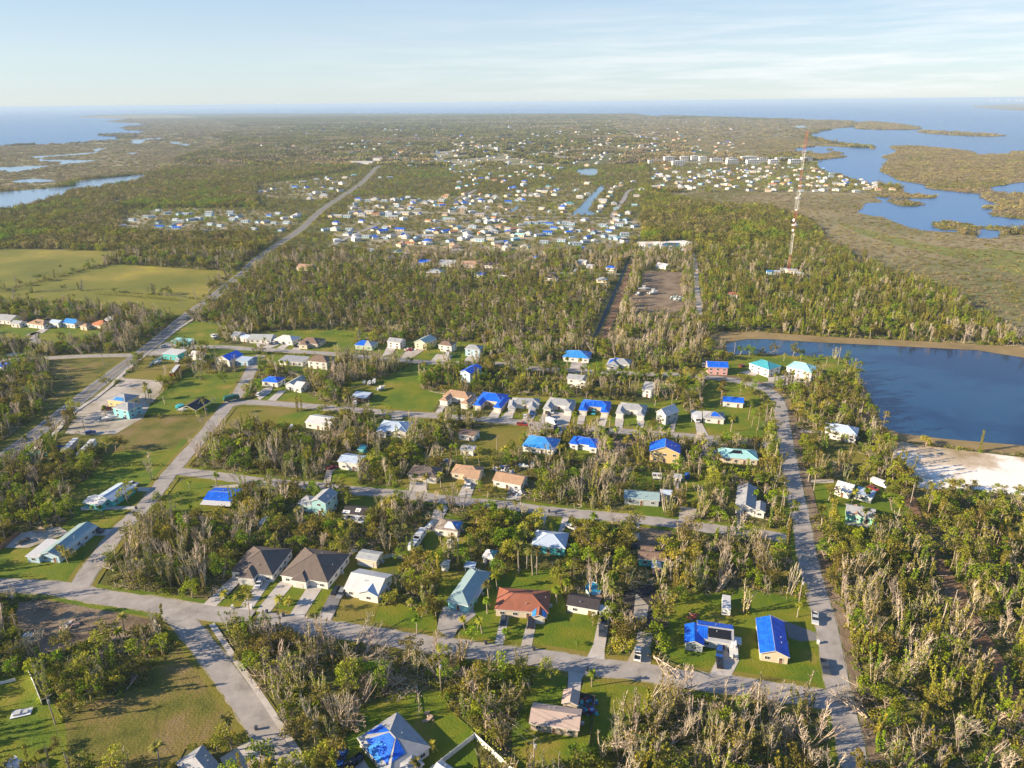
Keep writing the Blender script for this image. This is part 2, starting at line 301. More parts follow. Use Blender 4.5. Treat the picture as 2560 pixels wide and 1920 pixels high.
land('field', "i 380,900 700,885 1090,880 1050,960 750,1230 480,1400 430,1300 450,1100", 'mown', 'triangular dry field beside the highway junction')
land('verge', "e 0,510 300,300 560,90 700,0 820,0 560,180 170,480 0,640 -200,740 -200,640", 'dry', 'wide dry verge left of the highway')
land('gravel_lot', "e 560,430 640,300 720,150 830,130 i 900,1190 1050,1080 1400,1080 1420,1160 1380,1200 e 1300,170 1240,290 1000,430 800,440", 'gravel', 'pale shell gravel lot around the turquoise buildings', 1)
land('field', "e 560,440 1000,430 1180,300 1800,280 1830,310 1640,480 1400,790 1330,850 1270,950 1200,1040 700,960 600,960 700,860 880,720 880,560 500,560 420,540", 'mown', 'dry mown field between the gravel lot and the left street')
land('lawn', "e 880,700 900,600 1500,560 1580,470 1640,500 1400,790 1340,860 1240,1050 1160,1110 1060,1250 980,1400 700,1659 0,1659 -200,1659 -200,1450 100,1400 420,1330 640,1150 600,950", 'lawn', 'green lawns around the two long metal roofed houses')
land('lawn', "e 1330,160 1400,74 i 1560,1060 1650,950 1800,1020 2050,1000 2150,870 2212,900 2000,1200 e 1900,200 1830,260 1220,280 1260,200", 'lawn', 'bright lawn behind the clipped hedge')
land('lawn', "i 1050,1060 1200,960 1250,880 1640,870 1700,900 1580,960 1560,1000 1480,1060 1400,1090 1150,1090", 'dry', 'grass plot beside the red container')
land('lawn', "i 1680,560 1940,600 1950,640 1880,780 2212,800 2212,900 1800,900 1640,770 1500,800 1400,760 1380,720 1500,620", 'lawn', 'lawns beside the highway bend')
land('lawn', "i 0,600 850,620 880,700 800,760 560,750 420,790 200,760 0,740 -200,740 -200,600", 'lawn', 'small lawns of the left cul de sac houses')
land('field', "e 1880,380 1960,200 2080,180 2212,180 f 380,205 330,260 200,290 210,400 100,360 0,370 e 1950,420", 'dry', 'rough dry corner plot inside the street bend')
land('lawn', "f 180,290 330,250 560,215 640,230 420,330 400,420 300,440 180,420", 'lawn', 'small green lawn left of the white metal roof')
land('lawn', "e 1370,1010 1460,880 1620,820 2050,860 2100,920 2050,1060 1800,1150 1600,1130 1450,1110", 'lawn', 'lawn round the blue tarped pool house')
land('lawn', "j -60,720 60,650 400,640 700,640 1100,670 1130,700 850,730 850,850 620,830 300,815 0,800", 'lawn', 'long lawn behind the row of white houses')
land('lawn', "j 1020,780 1130,750 1300,740 1500,740 1800,740 2000,760 1980,900 1700,920 1350,890 1000,860", 'lawn', 'driveway yards along the upper street')
land('lawn', "j -40,860 130,850 250,850 700,880 700,960 560,1040 330,1040 260,960 60,960", 'lawn', 'yards around the raised brown roofed house')
land('lawn', "j 0,1060 240,1060 440,1050 420,1180 640,1290 620,1320 0,1250", 'lawn', 'yards of the blue tarped corner house')
land('lawn', "j 780,1130 830,1080 1060,1080 1390,920 1620,940 1560,1020 1430,1060 1420,1150 1640,1180 1590,1240 1520,1360 1000,1320 780,1250", 'lawn', 'large sunny lawn left of the duplex row')
land('lawn', "f 1240,280 1500,285 1600,310 1560,370 1450,400 1300,380", 'lawn', 'lawn between the street and the leafy thicket')
land('lawn', "f 1000,300 1350,310 1340,470 1200,500 1050,440", 'lawn', 'yard of the pale metal hip roof')
land('field', "f 1380,680 1480,590 1700,560 1720,420 1940,380 2200,345 g 180,370 100,420 70,600 f 2190,640 2080,650 2060,700 2000,740 1600,700", 'dry', 'open sunny grass between the brown roofed houses and the street')
land('lawn', "f 1200,860 1300,800 1500,850 1900,790 2030,740 g 110,780 100,960 f 2080,960 1840,1020 1440,980 1220,940", 'dry', 'front lawns of the three brown roofed houses')
land('lawn', "f 640,700 900,720 890,880 700,890 600,860", 'lawn', 'shaded lawn before the white house with pale blue roof')
land('lawn', "f 780,950 1110,970 1100,1060 1000,1080 820,1060", 'lawn', 'shaded lawn between street and dark roofed house')
land('lawn', "f 1480,1260 1560,1130 1700,1110 1800,1180 1840,1440 1700,1500 1480,1470 1440,1350", 'lawn', 'yard behind the patched hip roof')
land('lawn', "f 700,1659 850,1420 1100,1480 1280,1480 1260,1600 1220,1659 b 1400,0 1060,260 1000,430 750,400 700,330 620,150", 'dry', 'grass around the white gabled house')
land('lawn', "g -60,100 300,110 860,140 1200,170 1190,420 900,410 500,330 0,310 f 2120,300 2100,90", 'lawn', 'lawns between the driveways of the duplex row')
land('lawn', "g 1200,170 1420,120 1560,300 1640,190 1640,60 1700,-60 1900,-20 2060,60 2150,120 2200,300 2190,500 1730,470 1400,430 1200,420", 'lawn', 'big shadow striped lawn right of the duplex row')
land('lawn', "g 980,770 1180,750 1500,820 1700,830 1710,960 1560,1040 1400,970 1380,900 980,910", 'lawn', 'dark shaded back lawn behind the shed')
land('lawn', "g 1060,1050 1310,1060 1320,1170 1060,1150", 'lawn', 'small sunlit grass patch by the third street')
land('dirt_yard', "g 1080,1230 1390,1260 1400,1400 1340,1450 1080,1420", 'dirt', 'bare yard behind the turquoise and pink house')
land('lawn', "g 160,1120 430,1120 620,1150 600,1230 480,1290 160,1250", 'lawn', 'small lawns by the turquoise walled house')
land('lawn', "g 480,570 740,580 720,680 520,660", 'lawn', 'grass behind the dark blue tarped hip roof')
land('dirt_plot', "g 820,500 1060,440 1080,580 840,590", 'dirt', 'bare brown plot between two palms clusters')
land('lawn', "g 0,-80 950,-120 1250,-100 1240,-20 1100,60 980,-40", 'lawn', 'strip of grass near the white cottage', clear=False)
land('lawn', "k 300,900 740,880 820,900 1050,960 1000,1020 600,1000 340,990", 'lawn', 'lawns before the pale blue tarped roof')
land('lawn', "k 960,1130 1110,1080 1280,1090 1380,1140 1300,1230 1100,1200", 'lawn', 'lawn around the small grey roofed cottage')
land('lawn', "k 1540,1000 1640,930 1900,900 2000,960 l 0,1000 160,1060 -20,1130 k 2100,1130 1900,1060 1600,1060", 'lawn', 'lawns in front of the lakeside houses')
land('lawn', "k 1840,850 2212,870 l 0,852 400,876 640,895 690,960 640,1060 460,1090 200,1110 0,1120 k 1900,960", 'lawn', 'lakeside lawn round the pale teal roof')
land('lake_bank', "k 1690,690 1800,655 2212,655 l 0,665 800,715 1500,745 2212,790 3000,900 3000,1000 2212,880 1800,815 1300,790 800,765 400,745 0,720 k 2050,718 1950,730 1850,765 1860,830 1900,855 1740,850", 'bank', 'dry grassy bank along the far side of the lake')
land('lake_bank', "l 840,1130 900,1250 960,1380 1010,1500 970,1500 890,1400 820,1250 760,1130", 'bank', 'dry grassy bank along the near side of the lake')
land('lake_bank', "l 1010,1490 1150,1535 1500,1580 2212,1640 3000,1730 3000,1830 2212,1720 1500,1650 1150,1600 1000,1540", 'bank', 'reedy bank between the lake and the white sand')
land('sand_patch', "h 1040,480 1400,540 1800,590 2212,640 2900,720 2900,980 2212,965 1800,930 1270,900 1190,800 1080,650", 'sand', 'bare white sand beside the lake', 1)
land('lawn', "h 190,400 480,380 490,470 420,520 250,510", 'dry', 'sandy yard of the pale blue metal roof')
land('scrub_plot', "h 420,600 560,560 840,590 900,760 600,700 440,700", 'dry', 'cleared scrub plot below the pale blue metal roof')
land('lawn', "h 300,880 560,840 980,900 1150,1080 1200,1250 1000,1280 560,1200 400,1160 350,1020", 'lawn', 'lawn of the mint green house')
land('dirt_track', "h 1190,930 1250,950 1300,1060 1350,1220 1440,1350 1500,1500 1600,1659 d 1700,100 1760,270 1850,440 1960,600 2100,850 2250,1150 2400,1400 2300,1400 2100,1150 1930,880 1780,600 1650,420 1560,270 h 1480,1659 1390,1500 1330,1360 1260,1250 1180,1120", 'track', 'reddish earth track between woods at the right')
land('dirt_plot', "k 1120,150 1200,130 1480,140 1475,300 1485,470 1300,500 1040,480 990,350 1110,280", 'dirt', 'bare brown rectangular plot with stranded boats')
land('dirt_strip', "k 1015,60 975,170 870,420 750,740 830,700 930,440 990,300 1000,180 1040,60", 'track', 'brown strip beside the drainage ditch')
land('works_yard', "o 1080,1400 1250,1395 1480,1385 1560,1400 1550,1470 1480,1480 1100,1480", 'sand', 'sandy works yard by the small pond')
# bottom row
land('field', "a 560,1260 700,1140 940,1050 1200,960 1330,780 1500,640 1540,470 1430,320 1560,380 1700,600 1990,1000 2170,1250 2150,1380 1600,1500 1500,1700 560,1700", 'mown', 'large patchy mown field at the bottom left')
land('lawn', "a -300,880 0,900 250,830 370,1110 440,1060 560,1250 600,1700 -300,1700", 'lawn', 'green back yard in the bottom left corner')
land('cleared_lot', "a 160,230 450,200 1000,290 1300,340 1290,480 1000,560 600,600 330,700 300,600 120,450", 'dirt', 'cleared brown lot below the left street')
land('verge', "a 100,150 400,170 700,215 1330,280 1420,330 1300,380 900,290 500,230", 'dry', 'grass verge below the left street')
land('lawn', "a -300,0 0,-20 700,-20 560,40 400,60 0,45 -300,40", 'lawn', 'lawn strip above the bottom left road')
land('lawn', "a 1860,270 1960,190 2212,-20 b 640,30 700,60 600,330 500,380 0,330 a 2212,320", 'lawn', 'grass between the driveways of the twin duplexes', 0)
land('lawn', "b 1060,270 1240,230 1420,330 1560,350 1570,490 1400,510 1000,440", 'lawn', 'grass corner with banana plants')
land('lawn', "b 1600,-40 1980,-40 1980,330 1640,330 1560,200", 'lawn', 'yards around the teal metal roof')
land('lawn', "b 1960,100 2212,-60 c 400,-60 470,330 860,300 830,400 800,700 1010,770 640,720 170,640 0,630 b 2212,600 2000,590 1720,540 1880,340", 'lawn', 'front lawns of the red roofed and black roofed houses')
land('burnt_lot', "c 960,150 1180,60 1320,170 1300,400 1200,460 1050,430 960,300", 'black', 'black mulched lot with a pale path')
land('lawn', "c 1330,450 1400,250 1500,150 1800,150 2040,100 2212,150 d 330,200 400,430 420,520 470,730 510,900 440,1000 0,960 c 2212,950 1640,880 1300,780 1250,620", 'lawn', 'green lawns around the two big blue roofed houses')
land('lawn', "c 180,780 490,790 470,980 590,1000 650,840 1150,910 1190,1040 1150,1190 940,1230 880,1420 700,1540 500,1659 0,1659 0,1330 100,1100 180,950", 'lawn', 'shaded lawn around the tan metal roof')
land('lawn', "b 690,1700 640,1560 900,1260 960,1110 1250,1010 1600,1000 1700,1180 1880,1340 1930,1700", 'lawn', 'shaded lawn round the patched blue roof')

for s_ in ("k 985,30 900,190 800,380 650,720 700,770 870,740 965,420 1035,170 1050,30", "h 1180,930 1500,940 2900,960 2900,1080 2000,1030 1250,1010", "k 1040,440 1500,440 1500,560 1040,540"): CLEAR.append(arr(poly(s_)))
# ------------------------------------------------------------------ roads
def ribbon(pts, w, z, name, m, label, kind='structure', off=0.0, hard=True, jit=0.0):
    L = []; Rr = []; kp = [pts[0]]
    for p in pts[1:]:
        if (p - kp[-1]).length > w * .3: kp.append(p)
    pts = kp
    for i, p in enumerate(pts):
        d = (pts[min(i + 1, len(pts) - 1)] - pts[max(i - 1, 0)]); d.z = 0; d.normalize(); n = Vector((-d.y, d.x, 0))
        L.append(p + n * (off + w / 2 + random.uniform(-jit, jit))); Rr.append(p + n * (off - w / 2 - random.uniform(-jit, jit)))
    b = MB(); vs = [(q.x, q.y, z) for q in Rr] + [(q.x, q.y, z) for q in L]; k = len(pts)
    b.mesh(vs, [(i, i + 1, k + i + 1, k + i) for i in range(k - 1)])
    o = b.obj(name, m)
    face_up(o.data)
    if label: tag(o, label, kind=kind)
    return L, Rr
ROADN = [0]
def road(s, w, label, m='asphalt', verge=2.2, name='road'):
    pts = smooth(poly(s), 6); ROADN[0] += 1; dz = ROADN[0] * .002
    L, Rr = ribbon(pts, w + .8, .26 + dz * .5, 'shoulder', G['shoulder'], 'sandy worn shoulder of the ' + label, jit=.4)
    if verge:
        L, Rr = ribbon(pts, w + 2 * verge, .20 + dz, 'verge', G['dry'] if ROADN[0] % 2 else G['lawn'], 'grass verge of the ' + label)
        CLEAR.append(arr(L + Rr[::-1]))
    L, Rr = ribbon(pts, w, .30 + dz, name, G[m], label)
    HARD.append(arr(L + Rr[::-1])); return pts
hwc = smooth(poly("m 2212,1560 n 180,1430 400,1280 600,1100 900,900 1060,745 1200,700"), 4); L_, R_ = ribbon(hwc, 17, .22, 'verge', G['dry'], 'open grassy margin of the far highway'); CLEAR.append(arr(L_ + R_[::-1]))
hwc = poly("i 1600,530 1800,385 2100,150 m 2212,1560"); L_, R_ = ribbon(hwc, 17, .21, 'verge', G['dry'], 'grassy margin of the highway beside the hayfield'); CLEAR.append(arr(L_ + R_[::-1]))
hw = road("e -300,860 0,660 100,590 300,440 520,270 700,130 860,0 i 1000,1000 1300,780 1600,530 1800,385 2100,150 m 2212,1560 n 180,1430 400,1280 600,1100 900,900 1060,745 1200,700", 9.0, 'straight grey highway running to the upper left woods', 'highway', 2)
for off, w, mm, nm in ((3.9, .16, 'white_line', 'edge_line'), (-3.9, .16, 'white_line', 'edge_line'), (.13, .12, 'yellow_line', 'centre_line'), (-.13, .12, 'yellow_line', 'centre_line')):
    ribbon(hw, w, .312, nm, G[mm], ('white edge line' if mm == 'white_line' else 'yellow centre line') + ' painted on the highway', off=off)
def side(s, w, label, m='concrete', name='path'):
    pts = smooth(poly(s), 5); ROADN[0] += 1
    L, Rr = ribbon(pts, w, .29 + ROADN[0] * .002, name, G[m], label); HARD.append(arr(L + Rr[::-1]))
side("e 200,640 320,540 480,420 590,290 650,240 760,165 830,120 i 960,1120 1040,1040 1200,900 1350,780 1500,660 1680,540", 2.4, 'pale pavement along the right side of the highway')
road("b 0,370 400,430 900,500 1400,580 1700,620 2212,690 c 300,720 700,790 1100,830 1500,900 1900,950 d 100,1010 400,1060 600,1090", 6.6, 'bottom street passing the red roofed house')
road("a -200,70 0,85 500,112 900,190 1300,245 1800,325 b 0,370", 6.6, 'bottom left street leading to the corner')
road("a 1480,300 1620,440 1750,600 2000,930 2212,1240 b 150,1500 280,1720", 6.5, 'street running down to the bottom edge')
side("a 1830,420 2050,750 2212,980 b 200,1280 480,1720", 1.7, 'narrow pavement beside the street at the bottom')
road("a 670,130 e 740,1670 1000,1310 1200,1110 1350,940 1500,740 1700,520 1830,360 1960,200 2080,60 i 2212,905 j 60,850", 6.6, 'left street climbing past the metal roofed houses')
r5 = road("d 760,1720 700,1400 620,1050 560,750 500,430 420,150 h 340,1500 290,1200 230,900 170,600 130,350 90,160 20,70 k 2150,1140 2070,1110 1900,1075 1700,1050 1500,1030", 6.4, 'long right street past the lake to the turning circle')
ribbon([p for p in r5 if p.y < 420], 3.4, .32, 'dirt_verge', G['dirt'], 'dark bare verge along the right street', off=-5.3)
road("k 2130,1130 l -60,1110 60,1100 200,1080 330,1085", 4.5, 'short drive to the pale teal roofed house', 'gravel', 0)
road("i 1640,790 1900,790 2212,810 j 200,820 600,845 1000,882 1500,922 2100,935 k 0,965 400,985 700,1005 1250,1025 1500,1030", 6.0, 'upper cross street')
road("e 1980,185 2100,163 f 20,165 600,205 1100,250 1500,275 2212,330 g 300,365 900,410 1300,440 1800,480 2150,515 h 60,560", 6.0, 'second cross street below the duplex row')
road("e 1480,760 1620,765 1900,800 2100,830 f 100,855 500,885 900,930 1300,960 1700,1010 2212,1060 g 300,1100 600,1130 1000,1165 1400,1210 1800,1265 2212,1310 h 200,1360", 6.0, 'third cross street in the middle')
road("i -300,915 100,905 370,888 700,870 1150,860", 6.2, 'side road joining the highway from the left')
road("i 250,690 320,660 290,680 300,730 400,760", 5.0, 'cul de sac among the left houses', verge=0)
road("k 1560,-20 1580,60 1600,300 1615,420 1620,560", 4.0, 'sandy lane beside the tree lined strip', 'gravel', 1.0)
road("k 250,145 500,150 700,155 930,160", 4.5, 'short cul de sac beyond the pine wood')
road("o 560,1520 800,1525 950,1520 1080,1525", 6, 'far turning road')
road("o 860,1190 900,1120 960,1040 1010,960 1100,940", 7, 'street between the canal houses and the yard', verge=0)
road("n 1700,1040 1800,1000 1900,950", 7, 'far street section by the pale houses', verge=0)
road("n 640,1440 800,1360 960,1290 1080,1240", 6, 'diagonal street among the middle houses', verge=1)
road("n 880,1125 1500,1150 2212,1180 o 0,1180 500,1190 860,1195", 7, 'long pale cross road in the middle distance')
road("n 700,1350 1300,1340 1800,1350 2212,1370", 5, 'row street of the small pale trailers', verge=1)
# driveways
DW = 'concrete paved driveway'
for s, l, m in (
 ("a 1740,265 1860,275 2130,0 2050,-30", 'driveway left of the left duplex', 'concrete'), ("a 2060,300 2165,315 b 130,50 20,30", 'driveway right of the left duplex', 'concrete'),
 ("b 0,310 110,330 330,70 210,50", 'driveway left of the right duplex', 'concrete'), ("b 290,345 410,365 590,80 470,60", 'driveway right of the right duplex', 'concrete'),
 ("b 515,400 645,412 760,130 700,100 640,160", 'dark driveway with two parked cars', 'highway'), ("b 540,370 630,410 670,330 580,320", 'pale driveway apron', 'concrete'),
 ("b 1560,470 1700,560 1740,470 1900,340 1870,270 1620,300 1590,330", 'wide drive before the teal metal roof', 'asphalt'),
 ("b 2060,600 2130,610 2190,350 2120,340", 'driveway with a dark car beside the red roofed house', 'concrete'),
 ("c 70,630 165,650 215,380 140,370", 'reddish driveway with a black car', 'gravel'), ("c 640,725 800,750 800,640 850,330 760,320 700,600", 'long driveway of the black roofed house', 'concrete'),
 ("c 980,770 1200,810 1200,600 1230,500 1090,480 1050,640", 'gravel drive with a pickup between trees', 'gravel'),
 ("c 1690,890 1870,915 1960,740 1950,620 1770,610 1760,740", 'driveway with a boat and a blue car', 'concrete'),
 ("c 490,800 640,815 600,900 590,1000 480,980", 'driveway of the tan metal roof', 'concrete'),
 ("c 2212,330 d 140,390 420,500 430,560 280,570 180,540 150,450", 'dark curved driveway behind the blue roof', 'highway'),
 ("a 1900,1580 2212,1390 b 0,1440 110,1560 0,1600 a 2212,1600 2100,1800 1980,1750", 'paved driveway at the bottom edge', 'concrete'),
 ("b 640,1700 900,1540 1000,1700", 'short paved parking by the blue car', 'concrete'),
 ("e 1190,895 1340,900 1300,935 1190,930", 'white gravel drive of the mural house', 'concrete'), ("e 700,1065 1190,1060 1200,1085 700,1095", 'concrete path below the mural house', 'concrete'),
 ("e 750,1270 1090,1250 1040,1310 760,1315", 'driveway with a dark pickup', 'concrete'), ("e 40,1420 180,1290 520,1240 600,1290 250,1420", 'grey gravel yard behind the long pale roof', 'gravel'),
 ("b 1600,270 1620,335 1850,340 1890,260", 'concrete patio of the teal roof', 'concrete'),
 ("i 1270,860 1400,880 1620,800 1640,760 1430,750", 'paved lot of the flat white building', 'asphalt'),
 ("i 1040,1030 1000,1060 1100,1090 1400,1080 1080,1060", 'thin gravel strip', 'gravel'),
 ("i 0,860 130,835 230,850 200,870 0,880", 'pale sandy patch at the left edge', 'gravel'),
 ("i 300,665 410,600 450,610 370,670", 'driveway in the left cul de sac', 'concrete'),
 ("j 0,1210 60,1150 150,1130 130,1180 30,1250", 'left gravel drive of the tarped corner house', 'concrete'), ("j 100,1250 170,1255 260,1170 200,1165", 'right drive of the tarped corner house', 'concrete'),
 ("j 0,760 20,800 120,800 200,770 140,745", 'driveway of the first white house in the upper row', 'concrete'), ("j 180,800 240,810 310,760 250,755", 'driveway of the second white house in the upper row', 'concrete'), ("j 300,820 370,825 420,775 360,765", 'driveway of the small brown hip roof', 'concrete'),
 ("j 1090,870 1180,850 1220,780 1140,770", 'driveway of the grey gable house', 'concrete'), ("j 1240,890 1340,890 1480,800 1400,790 1290,830", 'sandy drive of the cream gable house', 'gravel'),
 ("j 1500,920 1660,930 1700,860 1560,850", 'driveway with the white box truck', 'concrete'), ("j 1780,920 1920,925 1940,860 1840,860", 'driveway of the grey hip house', 'concrete'),
 ("f 1540,270 1590,275 1640,190 1590,180", 'driveway at the left end of the duplex row', 'concrete'),
 ("f 2000,295 2090,300 2130,215 2060,210", 'driveway before the blue duplex', 'concrete'), ("f 2110,305 2212,310 g 20,240 f 2190,210", 'driveway left of the first grey duplex', 'concrete'),
 ("g 80,320 170,330 220,245 150,240", 'driveway right of the first grey duplex', 'concrete'), ("g 240,335 490,360 520,250 270,240", 'wide shared driveway with parked trucks', 'concrete'),
 ("g 560,350 620,355 640,260 580,255", 'left driveway of the second blue duplex', 'concrete'), ("g 740,380 800,385 835,265 770,260", 'right driveway of the second blue duplex', 'concrete'),
 ("g 885,395 950,400 970,290 895,285", 'left driveway of the last duplex', 'concrete'), ("g 1070,405 1130,410 1150,300 1090,300", 'right driveway of the last duplex', 'concrete'),
 ("g 160,420 250,430 260,350 180,340", 'driveway of the big pale blue tarped house', 'concrete'), ("g 380,440 430,440 450,350 400,350", 'narrow drive with parked cars', 'concrete'),
 ("g 700,450 780,460 790,390 710,390", 'drive of the dark blue tarped hip roof', 'concrete'),
 ("g 1330,410 1400,420 1430,290 1400,250 1390,330", 'curving sand drive right of the white tall house', 'gravel'),
 ("g 1600,450 1700,455 1640,340 1580,330", 'driveway of the porch house', 'concrete'), ("g 1730,530 1860,535 1880,500 1750,490", 'driveway of the teal hip roof', 'concrete'),
 ("f 1320,960 1480,980 1480,860 1330,840", 'driveway of the dark brown hip roof', 'concrete'), ("f 1730,1000 1840,1020 1900,870 1800,860", 'driveway with a white car', 'concrete'),
 ("g -60,1000 60,1010 110,920 20,930", 'driveway of the orange brown roof', 'concrete'),
 ("f 1540,1090 1640,1050 1660,1080 1560,1280 1480,1270", 'drive of the patched hip roof', 'gravel'), ("f 580,870 640,880 660,760 700,740 610,740", 'drive with a red car', 'gravel'),
 ("f 1160,310 1260,310 1290,270 1180,265", 'drive of the pale metal hip roof', 'concrete'), ("f 570,230 640,240 670,205 600,205", 'drive of the white metal roof', 'concrete'),
 ("g 230,1260 270,1265 310,1120 250,1110", 'left drive of the turquoise walled house', 'concrete'), ("g 400,1280 440,1285 500,1150 440,1150", 'right drive of the turquoise walled house', 'concrete'),
 ("g 1040,1340 1100,1350 1100,1210 1040,1200", 'drive of the turquoise and pink house', 'gravel'), ("g 1400,840 1440,850 1445,980 1410,990", 'thin path across the shaded lawn', 'concrete'),
 ("g 1440,1060 1600,1080 1560,1230 1440,1210", 'wide sandy drive in the middle', 'gravel'), ("g 1930,1120 2010,1130 2010,1270 1940,1260", 'drive below the big grey gable', 'gravel'),
 ("c 1070,150 1180,260 1160,400 1090,420 1050,330", 'pale rubble path on the mulched lot', 'gravel'),
 ("k 490,1000 650,990 640,900 520,900", 'driveway of the pale blue tarped roof', 'concrete'), ("k 820,1000 900,1010 930,960 830,950", 'driveway of the tan hip roof', 'concrete'),
 ("k 1960,1010 2100,1040 2150,1010 2050,990", 'concrete pad before the teal lakeside roof', 'concrete'), ("l 0,1050 200,1020 340,1075 150,1120 0,1130", 'concrete apron of the pale teal roof', 'concrete'),
 ("h 190,400 330,400 480,420 480,440 330,425 190,415", 'sand track to the pale blue metal roof', 'gravel'), ("h 280,830 570,830 570,860 290,860", 'track to the white cottage', 'gravel'),
 ("h 550,1190 940,1200 955,1260 690,1225 560,1210", 'concrete slab in front of the mint green house', 'concrete'), ("h 0,950 160,960 200,1000 60,970", 'concrete stub left of the street', 'concrete'),
 ("d 570,370 720,400 700,440 580,440", 'sandy stub right of the street', 'gravel'), ("e 1830,880 2060,870 2060,900 1840,900", 'pale pad behind the blue tarped house', 'gravel'),
):
    pts = poly(s); ROADN[0] += 1
    sheet('driveway', pts, .25 + (ROADN[0] % 9) * .004, G[m], l); HARD.append(arr(pts))
#@@HOUSES
# ------------------------------------------------------------------ houses
def RM(n, c, rough=.7, st=None, var=.72): return mat('roof_' + n, c, rough, var=tuple(x * var for x in c), scale=.6, detail=10, stripes=st, spec=.3)
SEAM = ('X', .16, 1.1); SEAMY = ('Y', .16, 1.1)
RF = dict(
 white=RM('white_metal', (.66, .66, .66), .4, SEAM, .85), pale=RM('pale_blue_metal', (.50, .60, .74), .4, SEAM, .85), silver=RM('silver_metal', (.46, .48, .48), .4, SEAM, .8),
 grey=RM('grey_shingle', (.37, .38, .40)), brown=RM('brown_shingle', (.23, .155, .115)), dbrown=RM('dark_brown_shingle', (.165, .130, .110)), red=RM('red_brown_shingle', (.34, .125, .075)),
 tan=RM('tan_shingle', (.45, .29, .185)), dark=RM('charcoal_shingle', (.055, .048, .052)), teal=RM('teal_metal', (.08, .42, .50), .4, SEAM), aqua=RM('pale_teal_metal', (.36, .66, .66), .4, SEAM, .9),
 mauve=RM('tan_metal', (.52, .40, .34), .5, SEAM, .88), gteal=RM('grey_teal_metal', (.30, .42, .44), .4, SEAMY, .85), rust=RM('patched_metal', (.40, .33, .28), .6, None, .35), orange=RM('orange_tile', (.5, .2, .09)),
)
TARP = mat('blue_tarpaulin', (.012, .15, .80), .45, stops=[(.35, (.006, .09, .60)), (.6, (.012, .16, .85)), (.8, (.03, .24, .95))], scale=.7, detail=6, bump=.5, bscale=2.5, spec=.4, stripes=('X', .25, .55, .6))
TARPL = mat('light_blue_tarpaulin', (.04, .30, .75), .45, stops=[(.35, (.03, .22, .62)), (.7, (.06, .35, .85))], scale=.7, bump=.5, bscale=2.5, spec=.4, stripes=('X', .2, .6, .6))
PANEL = mat('black_solar_sheet', (.015, .015, .02), .3)
def WM(n, c): return mat('wall_' + n, c, .85, var=tuple(x * .88 for x in c), scale=1.2)
WL = dict(white=WM('white', (.74, .72, .68)), cream=WM('cream', (.66, .56, .42)), tan=WM('tan', (.5, .42, .33)), cyan=WM('cyan', (.25, .58, .64)), turq=WM('turquoise', (.10, .52, .50)), grey=WM('grey', (.42, .46, .47)),
 pink=WM('pink', (.70, .38, .36)), yellow=WM('yellow', (.70, .52, .25)), aqua=WM('aqua', (.32, .55, .58)), mint=WM('mint', (.32, .70, .52)), lblue=WM('light_blue', (.45, .62, .75)), green=WM('green', (.45, .6, .42)), brown=WM('brown', (.14, .09, .06)), red=WM('red', (.45, .10, .08)))
FAS = mat('fascia_white', (.72, .71, .69), .6); GLASS = mat('window_glass', (.03, .04, .05), .08, spec=.6); DOORM = mat('garage_door_white', (.70, .69, .66), .5, stripes=('Z', .25, 2.0))
DOORB = mat('front_door', (.25, .13, .08), .6); METAL = mat('galvanised_metal', (.45, .46, .47), .4, metal=.3); TRIM = FAS
def win_mesh(w, h):
    b = MB(); t = .09
    b.box(-w / 2, w / 2, -.05, .05, 0, t, 0); b.box(-w / 2, w / 2, -.05, .05, h - t, h, 0)
    b.box(-w / 2, -w / 2 + t, -.05, .05, t, h - t, 0); b.box(w / 2 - t, w / 2, -.05, .05, t, h - t, 0); b.box(-.03, .03, -.04, .04, t, h - t, 0)
    g = MB(); g.box(-w / 2 + t, w / 2 - t, -.02, .02, t, h - t, 0); return b.data('window', [TRIM]), g.data('pane', [GLASS])
WIN, PANE = win_mesh(1.5, 1.15)
def door_mesh():
    b = MB(); b.box(-.5, .5, -.04, .04, 0, 2.1, 0); b.box(-.6, -.5, -.06, .06, 0, 2.2, 1); b.box(.5, .6, -.06, .06, 0, 2.2, 1); b.box(-.5, .5, -.06, .06, 2.1, 2.2, 1)
    b.box(-.3, .3, -.05, .05, 1.3, 1.8, 2); return b.data('door', [DOORB, TRIM, GLASS])
DOOR = door_mesh()
def gar_mesh(w):
    b = MB(); b.box(-w / 2, w / 2, -.05, .03, 0, 2.2, 0)
    for k in range(1, 4): b.box(-w / 2, w / 2, -.07, -.05, k * .55 - .02, k * .55 + .02, 1)
    return b.data('garage_door', [DOORM, METAL])
GAR = {w: gar_mesh(w) for w in (2.6, 4.8)}
b = MB(); b.tube([(0, 0, -.2), (0, 0, .45)], [.09, .09], 6); b.tube([(0, 0, .45), (0, 0, .55)], [.16, .16], 6); VENT = b.data('roof_vent', [METAL])
def link(name, me, parent, loc, rz=0.0):
    o = bpy.data.objects.new(name, me); C.objects.link(o); o.parent = parent; o.location = loc; o.rotation_euler = (0, 0, rz)
    if name == 'window': q = bpy.data.objects.new('pane', PANE); C.objects.link(q); q.parent = o
    return o
